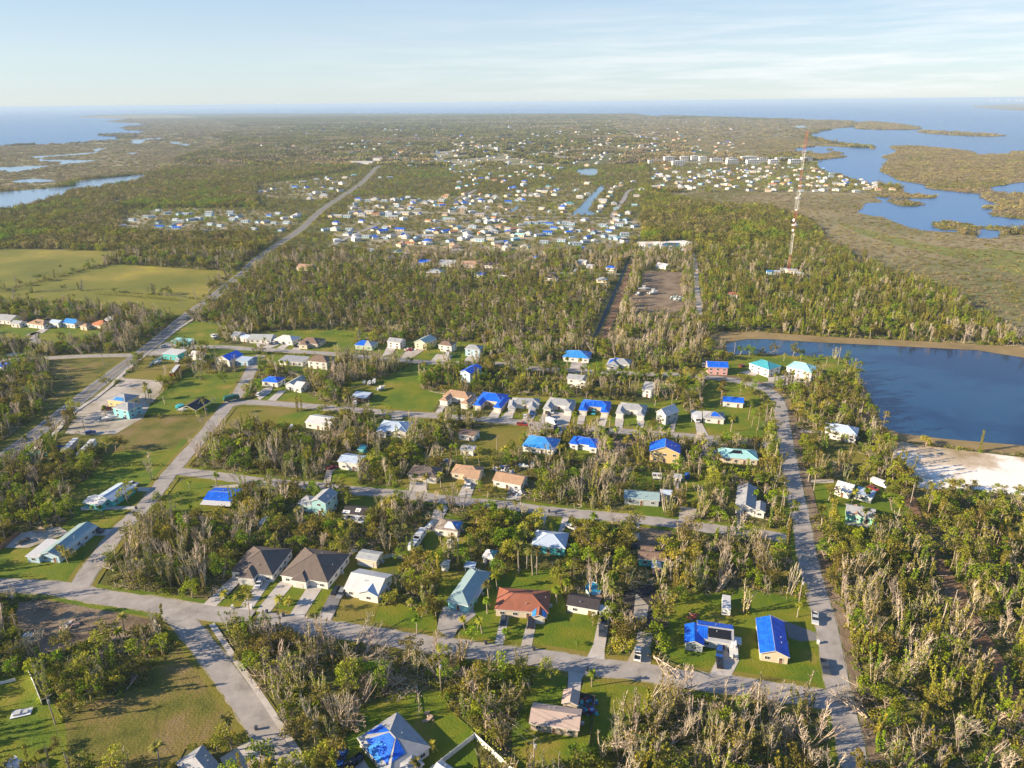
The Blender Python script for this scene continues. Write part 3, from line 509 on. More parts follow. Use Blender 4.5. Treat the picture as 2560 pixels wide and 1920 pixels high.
def roof_geo(x0, x1, y0, y1, h, ty, slope):
    """eave corners 0..3 (front-left, front-right, back-right, back-left) then ridge; top faces keyed f r b l"""
    e = [Vector((x0, y0, h)), Vector((x1, y0, h)), Vector((x1, y1, h)), Vector((x0, y1, h))]; w, d = x1 - x0, y1 - y0
    if ty == 'hip':
        if w >= d: r = [Vector((x0 + d / 2, (y0 + y1) / 2, h + slope * d / 2)), Vector((x1 - d / 2, (y0 + y1) / 2, h + slope * d / 2))]; F = dict(f=(0, 1, 5, 4), r=(1, 2, 5), b=(2, 3, 4, 5), l=(3, 0, 4))
        else: r = [Vector(((x0 + x1) / 2, y0 + w / 2, h + slope * w / 2)), Vector(((x0 + x1) / 2, y1 - w / 2, h + slope * w / 2))]; F = dict(f=(0, 1, 4), r=(1, 2, 5, 4), b=(2, 3, 5), l=(3, 0, 4, 5))
    elif ty == 'gx': r = [Vector((x0, (y0 + y1) / 2, h + slope * d / 2)), Vector((x1, (y0 + y1) / 2, h + slope * d / 2))]; F = dict(f=(0, 1, 5, 4), b=(2, 3, 4, 5))
    elif ty == 'gy': r = [Vector(((x0 + x1) / 2, y0, h + slope * w / 2)), Vector(((x0 + x1) / 2, y1, h + slope * w / 2))]; F = dict(r=(1, 2, 5, 4), l=(3, 0, 4, 5))
    else: e[2].z += .35; e[3].z += .35; r = []; F = dict(f=(0, 1, 2, 3))
    return e + r, F
def add_roof(b, V, F, ty, mi, fi):
    t = Vector((0, 0, -.2)); n = len(V)
    b.mesh(V, F.values(), mi)
    lo = [v + t for v in V]; b.mesh(lo, [tuple(reversed(f)) for f in F.values()], fi)
    e = [0, 1, 2, 3]
    loop = {'gx': [0, 1, 5, 2, 3, 4], 'gy': [0, 4, 1, 2, 5, 3]}.get(ty, e)
    for i in range(len(loop)):
        p, q = V[loop[i]], V[loop[(i + 1) % len(loop)]]; b.face([p + t, q + t, q, p], fi)
HN = [0]; HOUSES = []
def house(label, blocks, wall='white', cat='house', tarps=(), garage=(), open_=(), loc_group=None, name='house', detail=True, slope=.42, panels=()):
    HN[0] += 1; B = []
    for i, bk in enumerate(blocks):
        s, h, ty, rm = bk[:4]; q = []; t = None
        for w_ in s.split():
            if ',' in w_: x, y = w_.split(','); q.append(P((t, float(x), float(y)), h))
            else: t = w_
        if i == 0:
            a, bb, c = q; u = (bb - a); u.z = 0; u.normalize(); ang = math.atan2(u.y, u.x)
            cen = (a + c) / 2; R_ = Matrix.Rotation(-ang, 3, 'Z'); o = Vector((cen.x, cen.y, 0))
        l = [R_ @ (p - o) for p in q]
        x0, x1 = min(l[0].x, l[1].x), max(l[0].x, l[1].x); ya = (l[0].y + l[1].y) / 2; yb = l[2].y
        if i == 0: x1 = max(x1, l[2].x) if abs(x1 - l[2].x) < 2 else x1
        y0, y1 = min(ya, yb), max(ya, yb)
        if y1 - y0 < 2.5: y1 = y0 + 2.5
        if i == 0 and x1 - x0 > 6.5 and o.y > 255 and ty != 'gy': y1 = min(y1, y0 + max(.8 * (x1 - x0), 7))
        if ty == 'gy' and o.y > 255: y1 = min(y1, y0 + 12.5)
        if i > 0: y1 = min(y1, B[0][3] - .8) if y1 > B[0][3] - 1 and y0 < B[0][3] - 3 else y1
        B.append([x0, x1, y0, y1, h, ty, rm])
    T = thing(name, label, cat, (o.x, o.y, 0), ang, loc_group)
    wb, rb = MB(), MB(); rm_list = []; wins = []
    for i, (x0, x1, y0, y1, h, ty, rm) in enumerate(B):
        if rm not in rm_list: rm_list.append(rm)
        hh = h + .004 * i; sl_ = slope * (1 + .004 * i)
        V, F = roof_geo(x0, x1, y0, y1, hh, ty, sl_); B[i] += [V, F]
        add_roof(rb, V, F, ty, rm_list.index(rm) + 1, 0)
        iv = .4 + .003 * i; X0, X1, Y0, Y1 = x0 + iv, x1 - iv, y0 + iv, y1 - iv
        if i in open_:
            for (px_, py_) in ((X0, Y0), (X1, Y0), (X1, Y1), (X0, Y1)): wb.box(px_ - .1, px_ + .1, py_ - .1, py_ + .1, 0, hh - .1, 0)
        else:
            zt = hh - .05
            wb.box(X0, X1, Y0, Y1, 0, zt, 0)
            if ty == 'gx': rz = hh + sl_ * (Y1 - Y0) / 2 * .98; [wb.face(f) for f in ([(X0, Y1, zt), (X0, Y0, zt), (X0, (Y0 + Y1) / 2, rz)], [(X1, Y0, zt), (X1, Y1, zt), (X1, (Y0 + Y1) / 2, rz)])]
            if ty == 'gy': rz = hh + sl_ * (X1 - X0) / 2 * .98; [wb.face(f) for f in ([(X0, Y0, zt), (X1, Y0, zt), ((X0 + X1) / 2, Y0, rz)], [(X1, Y1, zt), (X0, Y1, zt), ((X0 + X1) / 2, Y1, rz)])]
            wins.append((i, X0, X1, Y0, Y1, hh))
    wb.obj('wall', WL[wall], T)
    rb.obj('roof', [FAS] + [RF[r] for r in rm_list], T)
    def blocked(x, y, me):
        return any(j != me and B[j][0] < x < B[j][1] and B[j][2] < y < B[j][3] for j in range(len(B)))
    if detail:
        for i, X0, X1, Y0, Y1, hh in wins:
            rows = [1.0] if hh < 4.2 else [.9, hh - 1.9]
            for side_, L in ((0, X1 - X0), (1, Y1 - Y0), (2, X1 - X0), (3, Y1 - Y0)):
                n = max(1, int(L / 3.6))
                if L < 2.2: continue
                for k in range(n):
                    t = (k + .5) / n; x, y, rz = [(X0 + L * t, Y0, 0), (X1, Y0 + L * t, math.pi / 2), (X1 - L * t, Y1, math.pi), (X0, Y1 - L * t, -math.pi / 2)][side_]
                    ox, oy = math.sin(rz), -math.cos(rz)
                    if blocked(x + ox * .3, y + oy * .3, i): continue
                    for ri, zz in enumerate(rows):
                        if side_ == 0 and i in garage and k == n // 2 and ri == 0: link('garage_door', GAR[2.6 if L < 5.5 else 4.8], T, (X0 + L / 2, Y0 - .02, .02), 0); continue
                        if side_ == 0 and i in garage and ri == 0 and L < 9: continue
                        if side_ in (0, 2) and i == 0 and k == (n // 2 if side_ == 0 else 0) and ri == 0: link('door', DOOR, T, (x + ox * .03, y + oy * .03, .05), rz); continue
                        link('window', WIN, T, (x + ox * .03, y + oy * .03, zz), rz)
        for k in range(2):
            x0, x1, y0, y1, h, ty, rm, V, F = B[0]
            if ty == 'flat': continue
            fk = random.choice(list(F)); f = F[fk]; ws = [random.uniform(.3, 1) for _ in f]; p = sum((V[j] * w for j, w in zip(f, ws)), Vector()) / sum(ws)
            link('roof_vent', VENT, T, p)
    if detail and o.y < 420 and B[0][5] in ('hip', 'gx', 'gy'):
        V, F = B[0][7], B[0][8]; rb2 = MB(); up = Vector((0, 0, .03)); rb2.tube([V[4] + up, V[5] + up], [.11, .11], 5)
        if B[0][5] == 'hip':
            w_, d_ = B[0][1] - B[0][0], B[0][3] - B[0][2]
            for c_, r_ in (((0, 4), (3, 4), (1, 5), (2, 5)) if w_ >= d_ else ((0, 4), (1, 4), (2, 5), (3, 5))): rb2.tube([V[c_] + up, V[r_] + up], [.09, .09], 4)
        rb2.obj('ridge_cap', RF[B[0][6]], T)
        ab = MB(); ab.box(-.45, .45, -.4, .4, 0, .95); ab.tube([(0, 0, .95), (0, 0, 1.02)], [.34, .34], 10); link('cooling_unit', ab.data('cooling_unit', [METAL]), T, (B[0][1] + .35, (B[0][2] + B[0][3]) / 2 + 1, .15))
    for tp in tarps:
        i, fk, u0, u1, v0, v1 = tp[:6]; m = tp[6] if len(tp) > 6 else TARP; V, F = B[i][7], B[i][8]
        for kk in (F if fk == '*' else fk):
            if kk not in F: continue
            f = F[kk]; q = [V[j] for j in f]; q = q if len(q) == 4 else [q[0], q[1], q[2], q[2]]
            nrm = (q[1] - q[0]).cross(q[2] - q[0]).normalized() * .07; tb = MB(); nu, nv = 6, 4; vs = []
            for a_ in range(nv + 1):
                for c_ in range(nu + 1):
                    u = u0 + (u1 - u0) * c_ / nu; v = v0 + (v1 - v0) * a_ / nv
                    if 0 < a_ < nv and c_ in (0, nu) and (u0 > 0 or u1 < 1): u += random.uniform(-.015, .015)
                    lo_ = q[0].lerp(q[1], u); hi = q[3].lerp(q[2], u); vs.append(lo_.lerp(hi, v) + nrm * (1 + .5 * random.random()))
            tb.mesh(vs, [(r * (nu + 1) + c, r * (nu + 1) + c + 1, (r + 1) * (nu + 1) + c + 1, (r + 1) * (nu + 1) + c) for r in range(nv) for c in range(nu)])
            tb.obj('solar_sheet' if m is PANEL else 'tarpaulin', m, T)
    for i, (x0, x1, y0, y1, *_r) in enumerate(B):
        Rb = Matrix.Rotation(ang, 3, 'Z'); e = 1.2
        HARD.append(np.array([tuple((o + Rb @ Vector((x, y, 0)))[:2]) for x, y in ((x0 - e, y0 - 2.5), (x1 + e, y0 - 2.5), (x1 + e, y1 + e), (x0 - e, y1 + e))]))
        if o.y > 300 and i == 0: CLEAR.append(np.array([tuple((o + Rb @ Vector((x, y, 0)))[:2]) for x, y in ((x0 - 2, y0 - (15 if o.y > 520 else 9)), (x1 + 2, y0 - (15 if o.y > 520 else 9)), (x1 + 2, y0), (x0 - 2, y0))]))
        HOUSES.append((o + Rb @ Vector(((x0 + x1) / 2, y0, 0)), x1 - x0))
    DBG.append((label[:40], [(round(b_[1] - b_[0], 1), round(b_[3] - b_[2], 1)) for b_ in B], round(math.degrees(ang))))
    return T
DBG = []
ALL = (0, '*', 0, 1, 0, 1)
house('cream walled house with red brown hip roof on the bottom street', [("b 2060,288 c 292,320 335,128", 3, 'hip', 'red'), ("c 172,345 290,368 300,270", 3, 'gy', 'red')], 'cream', garage=(1,), tarps=[(1, 'lr', 0, 1, 0, .55, TARPL)])
house('white house with black gable roof, a flat white carport at its right', [("c 468,250 738,298 775,185", 3, 'gx', 'dark'), ("c 748,305 862,318 866,272", 2.6, 'flat', 'white')], 'white', open_=(1,))
house('pale grey L shaped house half under blue tarpaulin with black solar sheet', [("c 1600,545 1905,590 1905,425", 3, 'gx', 'grey'), ("c 1490,572 1662,612 1655,440", 3, 'gy', 'grey'), ("c 1912,580 1985,590 1988,545", 2.5, 'flat', 'white')], 'grey', open_=(2,), tarps=[(1, '*', 0, 1, 0, 1), (0, 'b', 0, 1, .0, 1), (0, 'f', 0, .28, .1, 1), (0, 'f', .30, .93, .25, .9, PANEL)])
house('peach walled gable house wholly covered with blue tarpaulin beside the right street', [("c 2140,668 d 190,708 130,398", 3, 'gy', 'grey')], 'cream', tarps=[ALL])
house('tan metal roofed house with ribbed roof and garage wing at the bottom', [("c 145,1268 582,1335 600,1150", 3, 'gx', 'mauve'), ("c 428,1085 570,1135 590,1000", 3, 'gy', 'mauve')], 'tan')
house('grey hip roofed house with torn blue tarpaulins at the bottom edge', [("b 870,1400 1150,1730 1510,1475", 3, 'hip', 'grey'), ("b 1180,1640 1320,1720 1400,1560", 3, 'hip', 'grey')], 'white', tarps=[(0, 'l', .45, .9, .15, .95), (0, 'r', 0, .5, .35, 1), (0, 'f', .1, .9, .2, .95), (0, 'f', .3, .7, .0, .6, TARPL)])
house('grey hip roofed house cut by the bottom edge at the left', [("a 1515,1612 1720,1870 1960,1700", 3, 'hip', 'grey')], 'white')
house('long cyan house with grey teal metal roof and white side porch', [("b 1645,215 1835,262 f 1940,1605", 3.2, 'hip', 'gteal'), ("b 1858,178 1912,190 1962,48", 2.6, 'flat', 'white')], 'cyan', open_=(1,), slope=.5)
house('white house with white metal roof and a blue metal front gable', [("b 755,108 1055,165 f 1072,1625", 3.2, 'gx', 'white'), ("b 875,140 1050,185 1063,60", 3.1, 'gy', 'pale')], 'white')
house('small cream workshop with pale grey metal roof behind the white gabled house', [("f 858,1502 1042,1532 1088,1450", 3.4, 'gx', 'silver')], 'cream', cat='workshop', name='workshop', slope=.22, garage=(0,))
house('left one of the twin brown roofed duplexes with white walls', [("e 1985,1622 f 130,1655 318,1425", 3.2, 'hip', 'dbrown'), ("e 2050,1655 2180,1700 f 90,1560", 3.2, 'hip', 'dbrown')], 'white', garage=(0, 1), slope=.5)
house('right one of the twin brown roofed duplexes with white walls', [("f 205,1652 620,1718 757,1460", 3.2, 'hip', 'dbrown'), ("f 300,1690 430,1720 520,1600", 3.2, 'hip', 'dbrown')], 'white', garage=(0, 1), slope=.5)
house('turquoise house with painted end wall and long pale metal roof', [("e 812,985 968,1012 1090,838", 3, 'gy', 'pale'), ("e 700,1030 880,1045 905,968", 2.8, 'gx', 'white')], 'turq', slope=.3)
house('long light blue house with blue grey metal roof and flat white side roof', [("e 330,1475 505,1492 755,1215", 3, 'gy', 'gteal'), ("e 200,1498 345,1490 440,1345", 2.8, 'flat', 'white')], 'lblue', slope=.35)
house('brown house under bright blue tarpaulin with a white rail porch', [("e 1752,1002 2000,1018 2025,905", 3, 'gx', 'silver'), ("e 1722,1042 1990,1050 2000,1010", 2.7, 'flat', 'white')], 'brown', tarps=[(0, '*', 0, 1, 0, 1)], open_=(1,), slope=.25)
house('turquoise two storey shop with grey hip roof on the gravel lot', [("e 962,205 1105,232 1178,135", 5, 'hip', 'grey')], 'cyan', cat='shop', name='shop')
house('cream shop with damaged grey hip roof behind the turquoise one', [("e 918,135 1080,158 1160,72", 4, 'hip', 'grey')], 'yellow', cat='shop', name='shop', tarps=[(0, 'f', .3, .9, .1, .5, TARPL)])
house('open sided carport house with dark gable roof on the bright lawn', [("e 1552,212 1690,228 1748,140", 3, 'gy', 'dark')], 'tan', open_=(0,))
house('roofless turquoise block walls beside the highway', [("i 1470,735 1620,748 1662,718", 2.2, 'flat', 'aqua')], 'turq', cat='ruin', name='ruined_shop', detail=False)
house('flat white roofed building with turquoise base beside the highway', [("i 1395,842 1532,855 1610,785", 4, 'flat', 'white')], 'turq', cat='shop', name='shop')
house('little white gabled outbuilding right of the flat white shop', [("i 1625,855 1690,865 1702,820", 3, 'gx', 'white')], 'white', detail=False)
house('white raised house half tarped blue, first below the upper street', [("i 1862,885 1978,905 2015,835", 4, 'gy', 'white')], 'white', tarps=[(0, 'r', 0, 1, 0, 1)])
house('grey roofed building at the corner of the upper street', [("i 2030,900 2140,908 2152,845", 3.5, 'flat', 'pale')], 'lblue')
house('white cottage with grey roof among rubble near the highway', [("i 1990,692 2050,698 2062,655", 3, 'gx', 'grey')], 'white')
house('blue grey roofed cottage left of the long white row', [("i 2068,702 2140,712 2158,662", 3, 'gx', 'pale')], 'white')
house('long white house, first of the row along the upper street', [("i 2145,718 j 130,722 165,682", 3, 'gx', 'silver')], 'white')
house('bright white metal hip roof, second of the row along the upper street', [("j 150,720 312,738 370,697", 3, 'hip', 'white')], 'white')
house('small brown grey hip roof, third of the row along the upper street', [("j 362,748 530,762 585,712", 3, 'hip', 'brown'), ("j 362,765 440,772 455,735", 3, 'hip', 'brown')], 'cream')
house('green walled house with one end tarped blue in the upper street', [("j 848,768 1000,782 1012,738", 3, 'hip', 'silver')], 'green', tarps=[(0, 'fl', 0, .55, 0, 1), (0, 'l', 0, 1, 0, 1)])
house('pale grey gable roofed house with tall white walls in the upper street', [("j 1128,738 1245,752 1285,698", 4.5, 'gx', 'grey')], 'white')
house('cream gable house with blue grey roof in the upper street', [("j 1362,742 1475,760 1515,705", 4.5, 'gy', 'gteal')], 'cream')
house('reddish brown hip roof behind palms in the upper street', [("j 1570,765 1690,780 1708,732", 4.5, 'hip', 'brown')], 'white')
house('grey hip roofed blue grey house at the end of the upper row', [("j 1800,800 1935,812 1945,762", 5, 'hip', 'grey')], 'lblue')
house('raised white house with brown hip roof below the upper street', [("j 438,905 610,922 668,872", 5, 'hip', 'brown')], 'white')
house('flat grey roof left of the raised brown hip roof', [("j 190,902 400,918 440,872", 3, 'flat', 'grey')], 'white')
house('corner house under dark blue tarpaulin left of the second street', [("j 42,1082 185,1097 218,1027", 3, 'hip', 'grey')], 'white', tarps=[ALL])
house('grey and white gabled house beside the tarped corner house', [("j 245,1108 330,1120 385,1045", 3.4, 'gy', 'silver'), ("j 310,1135 390,1142 415,1085", 3, 'gx', 'white')], 'white')
house('low blue grey flat roof half hidden by trees on the big lawn', [("j 815,1215 950,1228 962,1175", 3, 'flat', 'pale')], 'brown')
house('tall grey house with blue tarpaulin gable above the duplex row', [("j 1757,1000 1850,1020 1912,942", 6, 'gy', 'grey')], 'lblue', tarps=[ALL])
house('white metal roofed house with a garage gable at the second street', [("f 418,330 640,362 672,282", 3.2, 'gx', 'white'), ("f 478,300 600,305 618,245", 3.2, 'gx', 'pale')], 'white', slope=.3)
house('pale metal hip roofed house with twin front gables', [("f 1038,395 1302,412 1335,325", 3.2, 'hip', 'pale'), ("f 1170,408 1292,425 1300,340", 3.2, 'gy', 'pale'), ("f 1040,410 1120,418 1130,350", 3.2, 'gy', 'pale')], 'white', slope=.35)
house('white walled house with streaked pale blue metal roof in the trees', [("f 700,668 885,692 950,602", 4, 'gx', 'pale')], 'white', slope=.28)
house('small teal roofed outbuilding behind the streaked blue roof', [("f 872,565 930,572 942,532", 3.4, 'flat', 'teal')], 'turq', detail=False)
house('white house with low brown gable roof beside the open grass', [("f 1742,430 1885,455 1920,380", 3, 'gx', 'brown')], 'white', slope=.2)
house('small grey roofed cottage in the open sunny grass', [("f 1758,568 1880,582 1905,535", 2.8, 'gx', 'grey')], 'white', slope=.25)
house('dark brown hip roofed house left of the two tan ones', [("f 1305,778 1568,802 1620,718", 3, 'hip', 'dbrown'), ("f 1430,800 1560,815 1570,740", 3, 'hip', 'dbrown')], 'cream', garage=(1,))
house('tan hip roofed house with gabled garage at its right', [("f 1680,768 1905,790 1975,715", 3, 'hip', 'tan'), ("f 1790,808 1918,832 1935,740", 3, 'gx', 'tan')], 'cream', garage=(1,), slope=.5)
house('orange brown gable roofed house right of the tan hip roof', [("f 2040,832 g 78,880 105,788", 3, 'gx', 'tan')], 'white')
house('two storey aqua house with grey roofs by the third street', [("f 465,1010 602,1035 700,935", 6, 'gy', 'grey'), ("f 352,1030 480,1052 500,968", 3.4, 'hip', 'grey')], 'aqua')
house('dark roofed house with patched white sheets below the third street', [("f 740,1120 945,1140 1005,1065", 3, 'gx', 'dark')], 'white', tarps=[(0, 'f', .0, .3, .1, .5, FAS), (0, 'f', .5, .7, .4, .9, FAS)])
house('white walled house with roof patched brown, white and blue', [("f 1538,1250 1745,1278 1798,1185", 3, 'hip', 'rust')], 'white', tarps=[(0, 'f', .35, .95, .25, .95, FAS), (0, 'r', .1, .9, .1, .9, TARPL)])
house('little white shed with grey gable behind the patched roof', [("f 1640,1375 1697,1384 1708,1352", 2.4, 'gy', 'white')], 'white', cat='shed', name='shed', detail=False)
house('small white pyramid roofed outbuilding with teal side', [("f 1950,1492 2052,1510 2086,1440", 3, 'hip', 'white')], 'white', tarps=[(0, 'r', 0, 1, 0, 1, RF['teal'])], slope=.6)
house('narrow pale shed in the bushes left of the teal metal roof', [("f 1588,1570 1655,1580 1662,1525", 2.6, 'flat', 'silver')], 'white', cat='shed', name='shed', detail=False)
house('blue roofed carport behind the long teal metal roof', [("f 1795,1578 1890,1588 1895,1545", 2.6, 'flat', 'pale')], 'white', cat='carport', name='carport', open_=(0,))
for lab, s3, rm, tp in (("first duplex of the row with tan hip roofs", ("f 1580,140 1835,178 1875,75",), 'tan', 0), ("second duplex of the row, wholly tarped bright blue", ("f 1870,182 2118,212 2165,90",), 'grey', 1),
        ("third duplex of the row with grey roofs, nearest the blue one on its left", ("f 2172,205 g 207,212 245,125",), 'grey', 0), ("fourth duplex of the row with grey roofs and trucks in front", ("g 265,212 517,238 548,138",), 'grey', 0),
        ("fifth duplex of the row, tarped deep blue with cream walls", ("g 575,228 838,250 858,152",), 'grey', 1), ("last duplex of the row with grey roofs beside the tall white gable", ("g 893,252 1145,278 1172,182",), 'grey', 0)):
    t, pts3 = s3[0], [tuple(map(float, w.split(','))) for w in s3[0].split() if ',' in w]; tl = [w for w in s3[0].split() if ',' not in w]; tA = tl[0]; tB = tl[-1]
    A3, B3, C3 = pts3; dx, dy = B3[0] - A3[0] + (2212 if tA != tB else 0), B3[1] - A3[1]
    def pt(fx, back):      # point at fraction fx of the front, moved back by the given share of the depth
        bx, by = C3[0] - B3[0], C3[1] - B3[1]; x, y = A3[0] + dx * fx + bx * back, A3[1] + dy * fx + by * back; return f"{x:.0f},{y:.0f}"
    tarp = [(0, '*', 0, 1, 0, 1), (1, '*', 0, 1, 0, 1), (2, '*', 0, 1, 0, 1)] if tp else []
    house(lab, [(f"{tA} {pt(.06, .42)} {pt(.96, .42)} {pt(1, 1)}", 3, 'hip', rm), (f"{tA} {pt(0, 0)} {pt(.29, 0)} {pt(.29, .8)}", 3, 'hip', rm), (f"{tA} {pt(.71, 0)} {pt(1, 0)} {pt(1, .8)}", 3, 'hip', rm)],
          'cream' if tp else 'white', tarps=tarp, garage=(1, 2), loc_group='duplexes in the long row', cat='duplex')
house('tall narrow white gable house at the right end of the row', [("g 1240,240 1332,278 1340,190", 5.2, 'gy', 'white')], 'grey', slope=.8)
house('big hip roof wholly covered with light blue tarpaulin', [("g 85,535 362,575 412,455", 3, 'hip', 'grey')], 'white', tarps=[(0, '*', 0, 1, 0, 1, TARPL)], slope=.5)
house('white house with deep blue tarped double hip roof', [("g 525,508 730,540 750,475", 3, 'hip', 'grey'), ("g 492,512 570,530 580,450", 3, 'hip', 'grey'), ("g 660,545 735,555 755,462", 3, 'hip', 'grey')], 'white', tarps=[ALL, (1, '*', 0, 1, 0, 1), (2, '*', 0, 1, 0, 1)])
house('tall yellow gable house with a bright blue tarpaulin roof', [("g 1187,580 1447,603 1455,528", 5.4, 'gy', 'grey')], 'yellow', tarps=[ALL])
house('long white shed with blue tarped roof on the big lawn', [("g 1820,152 1990,166 1998,120", 3, 'gx', 'grey')], 'white', cat='shed', name='shed', tarps=[ALL])
house('grey hip roofed house with blue patch and a white open porch', [("g 1650,290 1828,305 1832,232", 3, 'hip', 'grey'), ("g 1548,290 1642,298 1648,238", 2.8, 'flat', 'white')], 'white', tarps=[(0, 'f', .3, .95, .35, 1)], open_=(1,))
house('cream house with turquoise metal hip roof near the right street', [("g 1820,632 2108,655 2108,570", 3, 'hip', 'aqua'), ("g 1785,610 1900,620 1900,540", 3, 'hip', 'aqua')], 'cream', slope=.35, tarps=[(0, 'f', .05, .6, .55, .95, PANEL)])
house('small grey roofed cottage with tall white walls above the duplexes', [("k 1120,1150 1215,1165 1222,1095", 4.5, 'gx', 'grey')], 'white')
house('house with bright light blue tarped hip roof behind two palms', [("k 435,872 655,888 692,830", 3, 'hip', 'grey')], 'white', tarps=[(0, '*', 0, 1, 0, 1, TARPL)])
house('tan grey hip roofed house with a blue tarpaulin at the left end', [("k 850,925 1010,940 1045,882", 3, 'hip', 'grey'), ("k 812,940 920,950 925,885", 3, 'hip', 'grey')], 'white', tarps=[(0, 'l', 0, 1, 0, 1), (1, 'bl', .3, 1, .3, 1)])
house('two storey tan roofed white house with a dark porch', [("k 472,1060 615,1075 645,1018", 5, 'gx', 'grey'), ("k 570,1080 640,1088 648,1040", 5, 'gy', 'grey')], 'white')
house('red walled raised house under a deep blue tarpaulin by the lake', [("k 1688,960 1872,967 1882,900", 5, 'gx', 'grey')], 'pink', tarps=[ALL])
house('lakeside house with dark teal metal roof and white walls', [("k 2045,925 l 10,985 45,925", 5, 'hip', 'teal')], 'white')
house('big white lakeside house with very pale teal roof', [("l 155,955 372,1005 455,952", 5, 'hip', 'aqua'), ("l 300,1000 385,1012 430,935", 5, 'hip', 'aqua')], 'white')
house('white house with pale blue metal hip roof near the lake corner', [("h 535,400 772,445 735,335", 4.4, 'hip', 'pale'), ("h 488,380 560,392 620,320", 4.2, 'gx', 'pale')], 'white')
house('white cottage with pale roof behind palms right of the street', [("h 570,905 718,948 690,850", 3, 'gx', 'white'), ("h 735,955 910,975 900,885", 2.8, 'flat', 'pale')], 'white')
house('mint green gable house with tan and grey roof', [("h 672,1120 930,1168 915,1075", 3.2, 'gx', 'grey'), ("h 722,1130 820,1150 800,1045", 3.3, 'gy', 'tan')], 'mint')
house('large grey roofed house beside the right street', [("g 1925,1060 2105,1090 2180,905", 3.2, 'gy', 'grey'), ("g 2090,1095 2190,1110 2195,1030", 3, 'gy', 'grey')], 'white')
house('turquoise walled house with white blue roof behind the leafy tree', [("g 165,1392 462,1425 470,1285", 3.2, 'hip', 'pale')], 'turq')
house('turquoise and pink house with weathered brown roof', [("g 1088,1510 1318,1530 1322,1450", 3, 'gx', 'brown'), ("g 1112,1450 1235,1460 1240,1400", 3, 'gx', 'brown')], 'turq')
house('pink shed with blue white gable in front of the turquoise and pink house', [("g 1205,1588 1288,1598 1290,1540", 2.8, 'gy', 'pale')], 'pink', cat='shed', name='shed')
house('grey garden shed with a car in its doorway on the shaded lawn', [("g 1395,806 1465,813 1470,778", 2.8, 'gx', 'grey')], 'white', cat='shed', name='shed')
house('long blue grey roof almost hidden by bare trees', [("g 965,985 1268,1010 1275,932", 3, 'gx', 'gteal'), ("g 1280,950 1390,965 1396,915", 3, 'gx', 'pale')], 'grey')
house('white roofed shed at the bottom left edge', [("a 75,1700 158,1650 130,1548", 2.5, 'gx', 'white')], 'white', cat='shed', name='shed')
house('small white roof cut by the bottom edge beside the vinyl fence', [("b 1520,1672 1640,1760 1720,1670", 2.6, 'gx', 'white')], 'white', cat='shed', name='shed')
# beyond the pine wood and around the far left cul de sac
for lab, s_, h_, ty, rm, wl, tp in (
 ("far white gable house at the end of the right sandy lane", "k 1240,78 1330,92 1335,58", 3, 'gx', 'white', 'white', 0), ("tall far house with bright blue top right of the cul de sac", "k 808,100 885,106 900,76", 5, 'hip', 'grey', 'white', 1),
 ("two storey pale house at the corner of the pine wood", "k 722,202 820,212 832,172", 5, 'hip', 'grey', 'cream', 0), ("low tan roof at the top edge of the pine wood", "k 270,186 382,196 402,160", 3, 'hip', 'brown', 'white', 0),
 ("small white roofed house above the far cul de sac", "k 565,48 640,54 652,30", 3, 'gx', 'white', 'white', 0), ("red roofed hut alone in the green right woods", "k 1860,332 1950,340 1955,314", 3, 'gx', 'red', 'white', 0),
 ("white trailer home right of the small white roof", "k 638,84 700,88 705,72", 2.6, 'flat', 'white', 'white', 0), ("tiny white house on the cul de sac", "k 522,132 552,134 555,112", 4, 'hip', 'white', 'white', 0),
 ("orange tan roof at the upper left of the pine wood", "j 345,98 462,105 470,78", 3, 'gx', 'tan', 'cream', 0), ("hip roof with dark screened front in the pine wood edge", "j 1468,142 1605,148 1632,108", 3, 'hip', 'silver', 'brown', 0),
 ("blue tarped hip roof at the top of the pine wood", "j 1880,156 1962,164 1978,120", 3, 'hip', 'grey', 'white', 1), ("long pale roof, left of the orange tan one", "j 1575,66 1715,70 1728,40", 3, 'gx', 'silver', 'white', 0),
 ("long orange tan roof beyond the pine wood", "j 1765,72 1900,78 1908,46", 3, 'gx', 'tan', 'cream', 0), ("charcoal hip roof right of the long orange tan one", "j 1965,78 2090,86 2115,42", 3, 'hip', 'dark', 'white', 0),
 ("blue tarped roof left of the long pale roof", "j 1400,56 1505,60 1515,34", 3, 'gx', 'grey', 'white', 1), ("dark green roofed white house below the charcoal hip roof", "j 2092,160 2175,168 2190,124", 3, 'hip', 'dark', 'white', 0),
 ("grey gable house at the left picture edge", "i -60,548 85,562 110,512", 3, 'gx', 'grey', 'white', 0), ("white cottage beside the grey gable at the left edge", "i 85,582 165,588 180,548", 3, 'gx', 'silver', 'white', 0),
 ("tan roofed white house in the left cul de sac", "i 222,582 372,602 405,555", 3, 'hip', 'tan', 'white', 0), ("blue grey roofed house in the left cul de sac", "i 415,576 500,585 522,538", 3.4, 'gx', 'pale', 'white', 0),
 ("blue tarped white house in the left cul de sac", "i 530,576 640,588 672,532", 3.4, 'gx', 'grey', 'white', 2), ("small orange roofed house left of the large orange one", "i 682,604 745,612 768,575", 3, 'hip', 'tan', 'cream', 0),
 ("orange brown hip roof nearest the highway on the left", "i 765,592 890,608 932,552", 3, 'hip', 'orange', 'cream', 0), ("pale house behind the orange brown hip roof", "i 900,548 970,556 985,522", 3.4, 'gx', 'silver', 'white', 0),
 ("blue roofed house cut by the left edge below the side road", "i -60,950 25,962 48,905", 3, 'gx', 'grey', 'lblue', 1)):
    house(lab, [(s_, h_, ty, rm)], wl, tarps=[(0, '*', 0, 1, 0, 1, TARPL if tp == 2 else TARP)] if tp else [])
